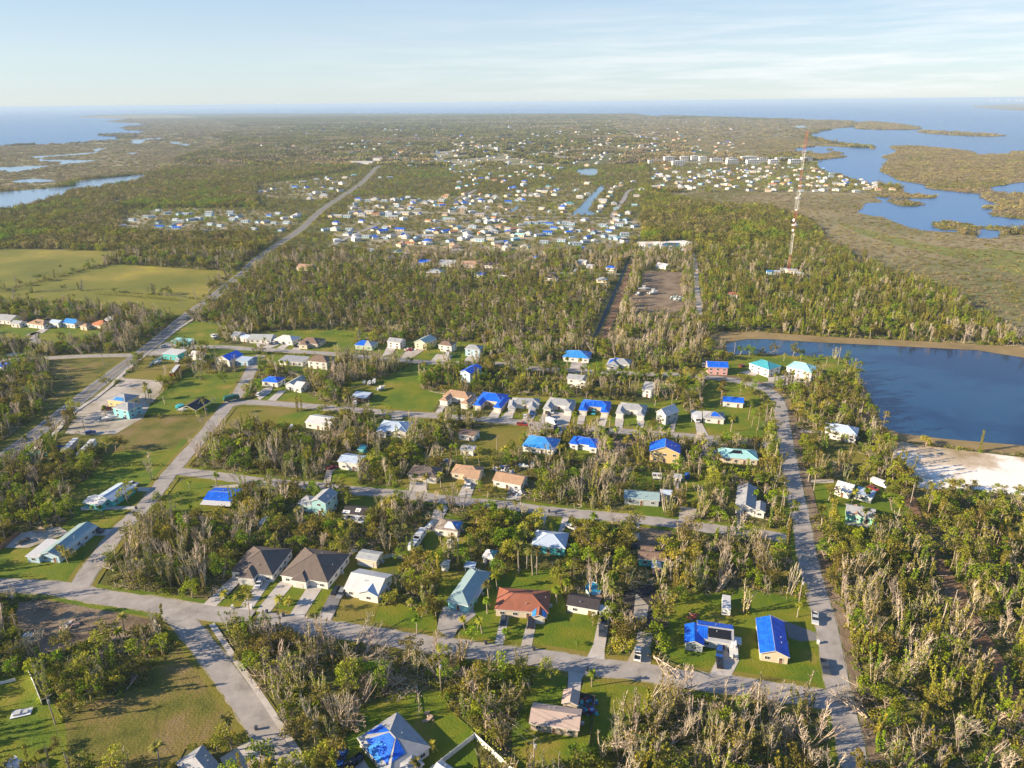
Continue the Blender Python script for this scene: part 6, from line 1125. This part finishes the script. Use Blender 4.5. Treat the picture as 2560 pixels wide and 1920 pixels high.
def kind(key, mk, styles, leaf, bark, name, crown):
    out = []
    for s in styles:
        w, l = mk(s); out.append((w, l))
    KIND[key] = dict(geo=out, leaf=leaf, bark=bark, name=name, crown=crown, meshes=[], protos=[])
kind('bare', make_bare, [0, 0, 0, 0, 1, 1, 1, 1, 2, 2, 2, 2, 3, 3, 3, 3], 'yellow', BARK, 'bare_tree', 'foliage')
kind('fallen', make_fallen, [0, 1, 2, 3, 4, 5], 'olive', BARK, 'fallen_tree', 'foliage')
kind('leafy', make_leafy, [0, 1, 2, 3, 0, 1, 2, 3, 0], 'green', BARKG, 'leafy_tree', 'crown')
kind('upright', make_leafy, [4, 5, 6, 7, 8, 9], 'yellow', BARKG, 'upright_tree', 'crown')
kind('pine', make_pine, [0, 1, 2, 3, 4, 5, 6, 7], 'green', BARKG, 'pine_tree', 'crown')
kind('palm', make_palm, [0, 1, 2, 0, 3], 'yellow', PALMT, 'palm_tree', 'fronds')
kind('shrub', make_shrub, [0, 1, 2, 3, 4], 'green', BARK, 'shrub', 'leaves')
LV = {'bare': ['yellow', 'dull', 'green', 'olive', 'yellow', 'olive', 'green', 'yellow', 'olive', 'dull', 'tan', 'yellow', 'green', 'olive', 'rust', 'green'], 'leafy': ['green', 'olive', 'green', 'dull', 'yellow', 'green', 'olive', 'green', 'yellow'], 'upright': ['yellow', 'green', 'dull', 'yellow', 'olive', 'green'], 'pine': ['olive', 'green', 'green', 'yellow', 'olive', 'dull', 'green', 'yellow'], 'palm': ['yellow', 'green', 'dull', 'green', 'yellow'], 'fallen': ['olive', 'dull', 'green', 'tan', 'green', 'dull'], 'shrub': ['green'] * 5}
for k, d in KIND.items():
    for q, (w, l) in enumerate(d['geo']): d['meshes'].append((w.data(d['name'] + '_trunk', [d['bark']]), l.data(d['name'] + '_crown', [LEAF[LV[k][q]]])))
def proto_coll(name, items):          # items: list of (wood MB, leaf MB, bark, leaf material)
    col = bpy.data.collections.new(name)
    for i, (w, l, bk, lm) in enumerate(items):
        b = MB(); b.v = list(w.v); b.f = list(w.f); b.m = [0] * len(w.f); b.mesh(l.v, l.f, 1)
        o = bpy.data.objects.new(f'{name}_{i:02d}', b.data(f'{name}_{i:02d}', [bk, lm])); col.objects.link(o)
    return col
def inst_group(col):
    g = bpy.data.node_groups.new('scatter_' + col.name, 'GeometryNodeTree')
    g.interface.new_socket('Geometry', in_out='INPUT', socket_type='NodeSocketGeometry'); g.interface.new_socket('Geometry', in_out='OUTPUT', socket_type='NodeSocketGeometry')
    n = g.nodes; a = n.new('NodeGroupInput'); z = n.new('NodeGroupOutput'); ip = n.new('GeometryNodeInstanceOnPoints'); ci = n.new('GeometryNodeCollectionInfo')
    ci.inputs['Collection'].default_value = col; ci.inputs['Separate Children'].default_value = True; ci.inputs['Reset Children'].default_value = True
    ip.inputs['Pick Instance'].default_value = True
    def at(nm, ty):
        q = n.new('GeometryNodeInputNamedAttribute'); q.data_type = ty; q.inputs['Name'].default_value = nm; return [o for o in q.outputs if o.enabled and o.name == 'Attribute'][0]
    L = g.links.new; L(a.outputs[0], ip.inputs['Points']); L(ci.outputs[0], ip.inputs['Instance']); L(at('vi', 'INT'), ip.inputs['Instance Index'])
    L(at('rot', 'FLOAT_VECTOR'), ip.inputs['Rotation']); L(at('sc', 'FLOAT_VECTOR'), ip.inputs['Scale']); L(ip.outputs[0], z.inputs[0]); return g
def scatter(name, label, col, pts, vi, sc, tilt=.0, hs=None):
    n = len(pts)
    if n == 0: return
    me = bpy.data.meshes.new(name); me.from_pydata([tuple(p) for p in pts], [], [])
    A = me.attributes.new('vi', 'INT', 'POINT'); A.data.foreach_set('value', np.asarray(vi, dtype=np.int32))
    rot = np.zeros((n, 3)); rot[:, 2] = rng.uniform(0, 6.283, n); rot[:, 0] = rng.normal(0, tilt, n); rot[:, 1] = rng.normal(0, tilt, n)
    A = me.attributes.new('rot', 'FLOAT_VECTOR', 'POINT'); A.data.foreach_set('vector', rot.ravel())
    s = np.repeat(np.asarray(sc)[:, None], 3, 1)
    if hs is not None: s[:, 2] *= hs
    A = me.attributes.new('sc', 'FLOAT_VECTOR', 'POINT'); A.data.foreach_set('vector', s.ravel())
    o = bpy.data.objects.new(name, me); C.objects.link(o); tag(o, label, kind='stuff')
    m = o.modifiers.new('scatter', 'NODES'); m.node_group = inst_group(col); return o
# ------------------------------------------------------------------ where things grow
def inside(X, Y, pg):
    r = np.zeros(len(X), bool); x0, y0 = pg.min(0); x1, y1 = pg.max(0); idx = np.nonzero((X >= x0) & (X <= x1) & (Y >= y0) & (Y <= y1))[0]
    if len(idx) == 0: return r
    x, y = X[idx], Y[idx]; c = np.zeros(len(idx), bool); n = len(pg)
    for i in range(n):
        xa, ya = pg[i]; xb, yb = pg[i - 1]
        if ya == yb: continue
        t = ((ya > y) != (yb > y)); c ^= t & (x < (xb - xa) * (y - ya) / (yb - ya) + xa)
    r[idx] = c; return r
def anyin(X, Y, L):
    r = np.zeros(len(X), bool)
    for pg in L: r |= inside(X, Y, pg)
    return r
def vnoise(X, Y, s, seed=0):          # smooth value noise in 0..1
    g = np.random.default_rng(seed).random((64, 64)); u, v = X / s + 1000, Y / s + 1000; iu, iv = np.floor(u).astype(int), np.floor(v).astype(int); fu, fv = u - iu, v - iv
    fu = fu * fu * (3 - 2 * fu); fv = fv * fv * (3 - 2 * fv); a = g[iu % 64, iv % 64]; b_ = g[(iu + 1) % 64, iv % 64]; c = g[iu % 64, (iv + 1) % 64]; d = g[(iu + 1) % 64, (iv + 1) % 64]
    return (a * (1 - fu) + b_ * fu) * (1 - fv) + (c * (1 - fu) + d * fu) * fv
def grid(y0, y1, step, margin=1.08, jit=.48):
    out = []
    ys = np.arange(y0, y1, step)
    for y in ys:
        hw_ = (y * cp + H_ * sp) * 1280 / F_ * margin + 8; xs = np.arange(-hw_, hw_, step); out.append(np.stack([xs, np.full(len(xs), y)], 1))
    a = np.concatenate(out); return a + rng.uniform(-jit, jit, a.shape) * step
sea_np = arr(sea)
REG = [  # woods whose make-up differs: polygon, (bare, leafy, upright, pine, palm, fallen), place words
 ("d 600,0 2300,-20 2500,700 2600,1800 850,1800 700,1000 620,500", (.42, .14, .30, .04, .02, .08), 'in the thicket right of the right street at the bottom'),
 ("h 1200,900 2600,950 d 2900,1800 2350,1500 2100,900 1800,450 1640,150 h 1440,1400 1300,1150", (.10, .42, .06, .40, .02, .0), 'in the green wood right of the earth track'),
 ("c 900,1250 1100,900 1200,800 1750,830 2212,850 d 500,1000 650,1700 c 700,1700", (.80, .06, .04, .0, .0, .10), 'in the pale bare stand at the bottom street corner'),
 ("b -50,400 600,430 1400,560 2212,700 2212,1700 1950,1300 1600,990 1200,1010 960,1110 660,1600 200,1300", (.46, .30, .06, .0, .02, .16), 'in the storm torn triangle above the patched blue roof'),
 ("e 880,1500 1050,1100 1500,1130 2212,1100 f 100,1380 e 2000,1600 1800,1700 1000,1700", (.66, .22, .02, .0, .03, .07), 'in the bare grove left of the twin duplexes'),
 ("f 0,1100 900,1100 1200,1450 0,1420", (.08, .78, .04, .0, .08, .02), 'in the dark leafy belt above the twin duplexes'),
 ("f 950,950 1650,950 1500,1250 1300,1420 1000,1400", (.62, .26, .06, .0, .03, .03), 'in the bare grove below the third street'),
 ("e 1600,700 1850,300 2212,350 f 600,450 700,800 550,900 0,880", (.48, .34, .08, .0, .04, .06), 'in the wood between the second and third streets'),
 ("f 550,230 1050,280 1000,560 600,560", (.66, .22, .08, .0, .02, .02), 'in the grove right of the white metal roof'),
 ("g 180,450 700,450 1000,800 900,1250 220,1060", (.58, .24, .06, .0, .06, .06), 'in the bare grove below the light blue roof'),
 ("g 1650,640 2212,650 2212,860 1650,860", (.15, .45, .05, .0, .35, .0), 'in the palm belt behind the turquoise hip roof'),
 ("j 1430,1060 2212,1050 k 1500,1050 1500,1200 0,1220 j 2212,1190 1420,1190", (.06, .36, .10, .0, .46, .02), 'in the palm hedge behind the duplex row'),
 ("g 600,1080 1100,1250 1000,1700 500,1659", (.06, .80, .04, .0, .10, .0), 'in the tall leafy clump beside the turquoise walls'),
 ("f 1750,1050 g 250,1060 g 250,1700 f 1800,1659", (.03, .85, .04, .0, .08, .0), 'in the big leafy clump in the middle'),
 ("g 1250,1150 2212,1350 2212,1900 c 1500,150 1250,100 g 1300,1400", (.50, .30, .08, .0, .04, .08), 'in the bare wood right of the turquoise and pink house'),
 ("i 600,700 1000,560 1400,480 1330,700 1150,860 380,880 100,820", (.62, .26, .08, .0, .02, .02), 'in the pale grove left of the highway'),
 ("i -400,860 380,880 460,1200 480,1400 e 150,500 0,640 -500,500", (.30, .50, .10, .02, .04, .04), 'in the dark wood left of the highway verge'),
 ("e -400,560 560,700 900,700 700,950 400,1330 -400,1500", (.22, .62, .08, .02, .02, .04), 'in the dark wood left of the mural house'),
 ("j 520,960 1150,700 1350,860 1250,1060 700,1130 420,1250 300,1100", (.64, .22, .06, .0, .04, .04), 'in the pale grove below the upper street'),
 ("j -50,-80 2212,-80 k 950,-80 920,215 0,205 j 2212,205 1300,180 500,125 -50,150", (.50, .26, .12, .04, .06, .02), 'in the pale scrub round the farthest cul de sac'),
 ("i 1700,530 2212,0 j 500,-60 2212,150 k 0,130 950,80 720,720 500,780 j 2212,700 1100,660 0,620", (.22, .10, .04, .64, .0, .0), 'in the big pine wood'),
 ("k 850,480 1600,450 1660,650 1640,1000 1100,1100 750,780", (.52, .22, .14, .02, .04, .06), 'in the bare wood left of the turning circle'),
 ("k 1000,-20 1600,-20 1640,550 1500,500 1480,150 1100,150 1100,440 850,480", (.50, .15, .30, .0, .0, .05), 'in the pale strip beside the bare brown plot'),
 ("k 1600,-400 l 900,-400 2300,700 k 2212,660 1640,650", (.10, .30, .55, .0, .04, .01), 'in the bright green wood beyond the lake'),
 ("l 200,1150 650,1080 900,1400 1000,1500 500,1450 200,1500", (.08, .35, .15, .36, .06, .0), 'in the pine clump between street and lake'),
 ("i 930,20 2212,0 n 300,1659 0,1200 m 1900,1280 1300,1330 1050,1500", (.30, .46, .14, .10, .0, .0), 'in the dark wood along the far hayfield'),
]
REG = [(arr(poly(s)), np.array(w), t) for s, w, t in REG]
DEFW = np.array((.24, .46, .14, .05, .07, .04)); KEYS = ['bare', 'leafy', 'upright', 'pine', 'palm', 'fallen']
ALLWATER = WATER + [sea_np]
def ok_land(g, hard=True, clear=True, marsh=True):
    X, Y = g[:, 0], g[:, 1]; k = ~anyin(X, Y, ALLWATER)
    if clear: k &= ~anyin(X, Y, CLEAR)
    if hard: k &= ~anyin(X, Y, HARD)
    if marsh: k &= ~anyin(X, Y, ISL)
    return g[k]
NEAR = 760
g1 = ok_land(grid(105, NEAR, 4.3)); X, Y = g1[:, 0], g1[:, 1]
for (hp, hw_) in HOUSES:              # keep tall trees from growing right in front of a house
    tocam = np.array([-hp.x, -hp.y]); tocam = tocam / np.linalg.norm(tocam); c = np.array([hp.x, hp.y]) + tocam * 5
    k = (np.abs(X - c[0]) ** 2 + (Y - c[1]) ** 2) > (hw_ * .5) ** 2; g1 = g1[k]; X, Y = g1[:, 0], g1[:, 1]
reg = np.full(len(X), -1)
for i, (pg, w, t) in enumerate(REG): m_ = inside(X, Y, pg) & (reg < 0); reg[m_] = i
Wt = np.array([REG[i][1] if i >= 0 else DEFW for i in reg]); nz = vnoise(X, Y, 16, 3)
Wt[:, 0] *= np.clip(.25 + 1.5 * nz, 0, 3); Wt[:, 1] *= np.clip(1.75 - 1.5 * nz, 0, 3); cum = np.cumsum(Wt, 1); cum /= cum[:, -1:]
ty = (rng.random(len(X))[:, None] > cum).sum(1).clip(0, 5)
keep = rng.random(len(X)) < (.62 + .5 * vnoise(X, Y, 11, 5)); keep &= ~((reg == 19) & (rng.random(len(X)) < .35)); keep &= ~((reg == 20) & (rng.random(len(X)) < .28)); X, Y, ty, reg = X[keep], Y[keep], ty[keep], reg[keep]
PLACE_DEF = 'in the mixed woods between the house lots'
# hand placed yard trees: kind, tile base px, optional scale
SPOT = """leafy c 1330,440 1.5|leafy c 980,600 1.15|leafy c 1270,640 1.15|leafy c 700,430 .7|leafy c 330,900 .8|palm c 690,960 .8|leafy c 60,960 1.1|palm b 2000,330 1.0|palm b 2020,270 1.3|palm b 2085,125 1.0|palm b 1805,475 .8|palm b 1955,500 .9|palm b 1915,470 .7|palm b 2150,560 .8|palm c 385,235 1.25|palm c 870,290 1.3|palm c 850,200 1.2|palm c 880,120 1.2|palm b 1390,510 .9|leafy b 1850,580 .8
palm b 205,245 .5|palm b 282,262 .5|palm a 1945,198 .5|palm a 2065,216 .5|palm d 250,360 .7|palm e 912,275 1.0|palm i 1262,1250 1.25|palm i 1295,1255 1.35|palm i 1308,1250 1.2|palm j 1468,1045 1.25|palm j 285,635 1.1|palm j 85,775 .9|palm g 535,335 1.15|palm g 665,412 .9|palm g 842,372 .95|palm g 1005,370 .6
palm g 60,1640 1.6|palm g 130,1600 1.3|palm g 180,1655 1.5|palm g 215,1650 1.6|palm g 1235,190 1.2|palm h 465,1222 1.2|palm h 810,1255 1.3|palm h 720,1035 1.0|palm h 842,1010 1.2|palm h 395,925 1.3|palm h 1120,1152 1.2|leafy h 1075,1095 1.1|leafy h 525,1015 1.0|palm h 345,860 1.0|palm l 135,910 .7|palm l 278,916 .75|palm l 503,932 .75|palm l 205,1112 1.1|palm l 382,1112 1.15|leafy l 395,900 .5
palm f 1690,600 .9|palm f 1735,620 .8|palm f 1920,620 .6|palm f 1740,945 .6|palm f 1385,850 .8|palm f 1475,915 1.0|palm f 1600,900 1.0|palm f 1615,1180 1.0|palm f 1480,560 .9|palm f 1100,300 .7|bare f 1815,360 1.0|bare f 1370,470 1.1|leafy f 2000,980 .7|leafy f 2080,960 .7|leafy f 1940,940 .7|leafy f 740,880 .8|leafy f 760,1040 1.0
leafy e 590,1545 1.05|leafy e 1110,1030 .95|bare e 1318,825 1.15|palm e 890,1140 .7|palm e 810,1130 .6|palm e 1640,910 .6|palm e 1480,1020 .7|palm e 1570,1000 .6|palm e 1875,885 1.0|palm e 1650,1120 .8|leafy e 920,600 .9|leafy e 1000,570 .9|leafy e 1070,555 .8|bare e 1425,180 .4|bare e 1850,180 .6|leafy e 2100,1060 1.1|leafy e 2180,1150 1.1
leafy i 1750,880 1.5|leafy i 1950,1100 .9|bare i 1740,1070 1.0|bare i 1900,1010 1.0|bare i 1690,1050 1.0|bare i 2030,1000 1.1|leafy i 1940,760 .7|leafy i 2070,750 .5|leafy i 2140,1200 .6|palm i 235,490 .8|palm i 385,500 .9|palm i 330,620 .7|palm i 430,640 .7
palm g 1890,410 1.1|pine g 2070,370 .9|pine g 2120,400 .95|pine g 2040,310 .8|pine g 1970,100 .8|pine g 1800,180 1.2|pine k 1800,1290 1.2|pine k 1970,1210 .6|leafy g 1420,140 1.3|leafy g 1480,200 1.2|bare g 1640,210 .8|leafy g 1560,110 1.1|leafy g 100,200 .7|leafy g 60,280 .6|leafy g 1200,400 .8|leafy g 1270,390 .8|palm g 1640,600 1.1|palm g 820,470 1.0|palm g 900,480 1.0|palm g 1080,500 1.2|palm g 1120,540 1.2|leafy g 530,460 .9|leafy g 640,455 .9|palm g 2110,1020 1.1
leafy f 1690,290 .7|leafy f 1900,330 .8|palm f 1760,270 .8|leafy k 770,1000 .8|palm k 475,950 1.0|palm k 590,960 1.0|leafy k 620,1010 .6|leafy j 1500,1120 1.3|leafy j 1470,1130 1.0|leafy j 1560,1110 1.1|leafy j 1100,760 1.0|leafy j 1500,850 1.1|palm j 130,960 1.0|palm j 230,980 1.0|palm j 290,1000 .9|palm j 1770,800 .7|palm j 1880,850 .8|palm j 1580,870 .7
leafy a 410,1560 .55|leafy a 500,1480 .45|leafy a 1690,1510 .35|palm a 1930,1470 .5|leafy b 1560,540 .45|leafy b 1430,360 .6|leafy b 1480,300 .6|leafy b 1560,340 .6|palm b 1530,1530 .45|leafy c 560,610 .3|leafy j 800,1280 .9|palm j 690,1320 .9|palm j 780,1310 .9|leafy h 790,400 .6|leafy h 550,470 .7|leafy h 640,500 .6|palm h 455,470 .8|pine h 415,420 1.0|pine h 390,430 1.0|palm l 60,1060 .5|leafy l 610,1120 .7|leafy c 2050,90 .9|bare c 2010,320 1.1"""
sp_ = []
for it in SPOT.replace('\n', '|').split('|'):
    k, t, xy, sc = it.split(); x, y = map(float, xy.split(',')); p = P((t, x, y)); sp_.append((k, p.x, p.y, float(sc)))
BIG = 300
def sector(x, y):
    u, v, _ = project(np.array([x]), np.array([y])); u, v = u[0], v[0]
    return ('far left' if u < 420 else 'left' if u < 950 else 'middle' if u < 1550 else 'right' if u < 2100 else 'far right') + ' ' + ('foreground' if v > 1500 else 'near ground' if v > 1200 else 'middle ground' if v > 950 else 'distance')
LOOK = {'bare': ['slender leafless tree with upright pale branches and green tufts', 'leafless multi stemmed tree with few yellow tufts', 'broken pale tree with spreading bare twigs', 'leaning stripped tree with bare tan limbs'],
        'fallen': ['fallen dead tree with tangled pale branches'], 'leafy': ['round leafy tree'], 'upright': ['slender upright screen like tree'], 'pine': ['tall thin pine with a sparse crown'],
        'palm': ['medium palm with drooping fronds', 'cabbage palm with a dense round head', 'tall palm with a thin trunk', 'medium palm with drooping fronds', 'short young palm']}
GN = {'bare': 'storm stripped trees', 'fallen': 'fallen trees', 'leafy': 'leafy green trees', 'upright': 'slender upright trees', 'pine': 'thin pines', 'palm': 'palms'}
def place(key, vi, x, y, sc, where, yard=False):
    d = KIND[key]; lk = LOOK[key]; look = lk[vi // 4] if key == 'bare' else lk[vi % len(lk)]
    tone = {'green': 'green', 'yellow': 'yellow green', 'olive': 'olive', 'dull': 'dull', 'tan': 'tan', 'rust': 'rusty'}[LV[key][vi]]
    T = thing(d['name'], ' '.join(f"{tone} {look} {where}".split()[:16]), 'tree' if key != 'palm' else 'palm', (x, y, 0), random.uniform(0, 6.28), GN[key]); T.scale = (sc, sc, sc * random.uniform(.9, 1.12))
    w, l = d['meshes'][vi]; link('trunk', w, T, (0, 0, 0)); link(d['crown'], l, T, (0, 0, 0)); return T
cnt = {k: 0 for k in KEYS}
for k, x, y, sc in sp_:
    vi = random.randrange(len(KIND[k]['meshes'])) if k != 'bare' else random.choice([4, 5, 8, 9, 10])
    if k == 'palm': vi = 2 if sc > 1.25 else random.choice([0, 1, 3]) if sc > .55 else 4; sc = sc * (.8 if vi == 2 else 1.0) if vi != 4 else .9
    cnt[k] += 1; place(k, vi, x, y, sc, 'standing in the open yards of the ' + sector(x, y))
u_, v_, dep = project(X, Y); vis = (u_ > -20) & (u_ < 2580) & (v_ < 1960); order = np.argsort(dep + (~vis) * 1e6)
single = np.zeros(len(X), bool)
for j in order:
    k = KEYS[ty[j]]
    if not vis[j] or cnt[k] >= BIG: continue
    cnt[k] += 1; single[j] = True
    place(k, random.randrange(len(KIND[k]['meshes'])), X[j], Y[j], random.uniform(.7, 1.12), (REG[reg[j]][2] if reg[j] >= 0 else PLACE_DEF) + ', ' + sector(X[j], Y[j]))
WOOD = {'bare': ('bare_tree_wood', 'countless pale stripped trees of the farther woods'), 'fallen': ('fallen_timber', 'fallen trunks lying through the farther woods'), 'leafy': ('leafy_wood', 'dense leafy green trees of the farther woods'),
        'upright': ('upright_tree_wood', 'slender upright green trees of the farther woods'), 'pine': ('pine_wood', 'sparse thin pines of the wood behind the upper street'), 'palm': ('palm_wood', 'palms crowding the farther woods')}
for i, k in enumerate(KEYS):
    m_ = (ty == i) & ~single; n = int(m_.sum()); d = KIND[k]
    col = proto_coll(d['name'] + '_kinds', [(w, l, d['bark'], LEAF[LV[k][q]]) for q, (w, l) in enumerate(d['geo'])])
    scatter(WOOD[k][0], WOOD[k][1], col, np.stack([X[m_], Y[m_], np.zeros(n)], 1), rng.integers(0, len(d['geo']), n), rng.uniform(.62, 1.12, n), .05)
# undergrowth
g2 = ok_land(grid(105, NEAR, 2.5)); X2, Y2 = g2[:, 0], g2[:, 1]; k2 = rng.random(len(X2)) < .5 + .75 * vnoise(X2, Y2, 9, 8); g2 = g2[k2]; n = len(g2)
ug = proto_coll('undergrowth_kinds', [(w, l, BARK, LEAF[m]) for (w, l), m in zip([make_shrub(0) for _ in range(6)] + [make_litter(0) for _ in range(3)], ['green', 'yellow', 'green', 'olive', 'dull', 'yellow', 'olive', 'dull', 'tan'])])
pv = np.where(vnoise(g2[:, 0], g2[:, 1], 14, 9) + rng.normal(0, .16, n) > .68, rng.integers(6, 9, n), rng.integers(0, 6, n))
scatter('undergrowth', 'green and brown undergrowth beneath all the near woods', ug, np.stack([g2[:, 0], g2[:, 1], np.zeros(n)], 1), pv, rng.uniform(.55, 1.15, n), .1)
# middle distance: patches of canopy, then wide far patches
mid = [make_clump(5.5, 26, (4, 9), 1.1, 9) for _ in range(6)]; MIDM = ['green', 'olive', 'dull', 'yellow', 'tan', 'olive']
cm = proto_coll('canopy_kinds', [(w, l, BARK, LEAF[m]) for (w, l), m in zip(mid, MIDM)])
g3 = ok_land(grid(NEAR, 1900, 7.6)); n = len(g3); nn = vnoise(g3[:, 0], g3[:, 1], 60, 12) * .6 + vnoise(g3[:, 0], g3[:, 1], 23, 13) * .4 + rng.normal(0, .09, n)
vi = np.digitize(nn, [.26, .36, .50, .64, .76]); vi = np.array([0, 3, 1, 2, 4, 5])[vi]
TOWN = [arr(poly(s)) for s in ("n 0,900 700,800 1000,720 1700,640 2212,640 o 600,640 1100,700 1150,1400 500,1620 n 2212,1659 700,1659 0,1300", "o 1150,640 2212,640 p 400,640 900,900 1180,975 0,975 o 1200,960", "m 1050,1110 2212,1100 2212,1330 1050,1320")]
fx = np.array(FARXY); kk = np.ones(n, bool)
for hx, hy in fx:
    tx, ty_ = -hx / math.hypot(hx, hy), -hy / math.hypot(hx, hy); dx, dy = g3[:, 0] - hx, g3[:, 1] - hy; al = dx * tx + dy * ty_; pr = dx * ty_ - dy * tx
    kk &= ~((al > -8) & (al < 17) & (np.abs(pr) < 8))
g3, vi = g3[kk], vi[kk]; n = len(g3)
thin = anyin(g3[:, 0], g3[:, 1], TOWN); k3 = ~thin | (rng.random(n) < .8); g3, vi = g3[k3], vi[k3]; n = len(g3)
scatter('woodland_canopy', 'olive and brown woodland filling the middle distance', cm, np.stack([g3[:, 0], g3[:, 1], np.zeros(n)], 1), vi, rng.uniform(.6, 1.15, n) * np.where(anyin(g3[:, 0], g3[:, 1], TOWN), .5, 1), 0)
far = [make_clump(26, 34, (3, 8), 4.2, 16) for _ in range(6)]; cf = proto_coll('far_canopy_kinds', [(w, l, BARK, LEAF[m]) for (w, l), m in zip(far, ['olive', 'dull', 'dull', 'olive', 'tan', 'pink'])])
g4 = ok_land(np.concatenate([grid(1900, 4200, 36), grid(4200, 9500, 60)])); n = len(g4); nn = vnoise(g4[:, 0], g4[:, 1], 420, 14) * .6 + vnoise(g4[:, 0], g4[:, 1], 130, 15) * .4 + rng.normal(0, .08, n)
vi = np.array([0, 1, 3, 2, 5, 4])[np.digitize(nn, [.3, .42, .54, .62, .74])]
kk = np.ones(n, bool)
for hx, hy in FARXY:
    if hy < 1800: continue
    r_ = math.hypot(hx, hy); tx, ty_ = -hx / r_, -hy / r_; dx, dy = g4[:, 0] - hx, g4[:, 1] - hy; al = dx * tx + dy * ty_; pr = dx * ty_ - dy * tx
    kk &= ~((al > -20) & (al < 80) & (np.abs(pr) < 26))
g4, vi = g4[kk], vi[kk]; n = len(g4)
scatter('far_woodland', 'hazy woodland covering the peninsula up to the far sea', cf, np.stack([g4[:, 0], g4[:, 1], np.zeros(n)], 1), vi, rng.uniform(.6, 1.3, n) * np.where(g4[:, 1] > 4200, 1.5, 1), 0, hs=np.where(g4[:, 1] > 4200, .6, 1))
# marsh scrub: mangroves on the islands and the broad marsh
ms = [make_clump(5, 18, (1.2, 3.4), 1.2, 7) for _ in range(5)]; cs = proto_coll('mangrove_kinds', [(w, l, BARK, LEAF[m]) for (w, l), m in zip(ms, ['pink', 'tan', 'pink', 'tan', 'dull'])])
def scrub(name, label, polys, y0, y1, step, sc, p=.8, lim=.5, seed=20, hs=1.0):
    g = grid(y0, y1, step); k = np.zeros(len(g), bool); k |= anyin(g[:, 0], g[:, 1], polys)
    g = g[k]; g = g[~anyin(g[:, 0], g[:, 1], WATER)]
    if polys is MARSH: g = g[~(anyin(g[:, 0], g[:, 1], [sea_np]) & ~anyin(g[:, 0], g[:, 1], ISL))]
    q = vnoise(g[:, 0], g[:, 1], 90, seed); g = g[rng.random(len(g)) < p * (.45 + 1.1 * q)]; n = len(g); q = vnoise(g[:, 0], g[:, 1], 60, seed + 1) + rng.normal(0, .14, n)
    vi = np.digitize(q, [.25, .45, .62, .8]); vi = np.array([4, 2, 0, 3, 1])[vi]
    scatter(name, label, cs, np.stack([g[:, 0], g[:, 1], np.full(n, .3)], 1), vi, rng.uniform(.5, 1.1, n) * sc, 0, hs=np.full(n, hs))
scrub('mangrove_scrub', 'tan and green mangrove scrub over the near marsh', MARSH, 350, 1400, 5.2, .62, .62, hs=.6)
scrub('mangrove_scrub', 'mangrove scrub over the marshes farther out', MARSH, 1400, 3200, 12, 1.4, .7, hs=.6)
scrub('mangrove_scrub', 'faint mangrove scrub over the outermost marshes', MARSH, 3200, 9500, 40, 4.5, .8, hs=.5)
scrub('mangrove_cover', 'dense mangroves covering the bay islands', ISL, 700, 2600, 8.5, 1.1, 1.2)
scrub('mangrove_cover', 'dense mangroves covering the outer islands', ISL, 2600, 7000, 20, 2.6, 1.2, hs=.9)
# ------------------------------------------------------------------ haze
b = MB(); HZ = 218000.0; b.box(-HZ, HZ, -1990, HZ, -1.0, 156.0)
hz = b.obj('haze', mat('haze_air', (.8, .85, .9))); tag(hz, 'thin even haze paling the far land and sea', kind='stuff')
m = bpy.data.materials.new('haze_volume'); m.use_nodes = True; n = m.node_tree.nodes; n.remove(n['Principled BSDF'])
v = n.new('ShaderNodeVolumePrincipled'); v.inputs['Color'].default_value = (.58, .77, 1.0, 1); v.inputs['Density'].default_value = HAZE_D; v.inputs['Anisotropy'].default_value = 0.0
m.node_tree.links.new(v.outputs[0], n['Material Output'].inputs['Volume']); hz.data.materials.clear(); hz.data.materials.append(m)
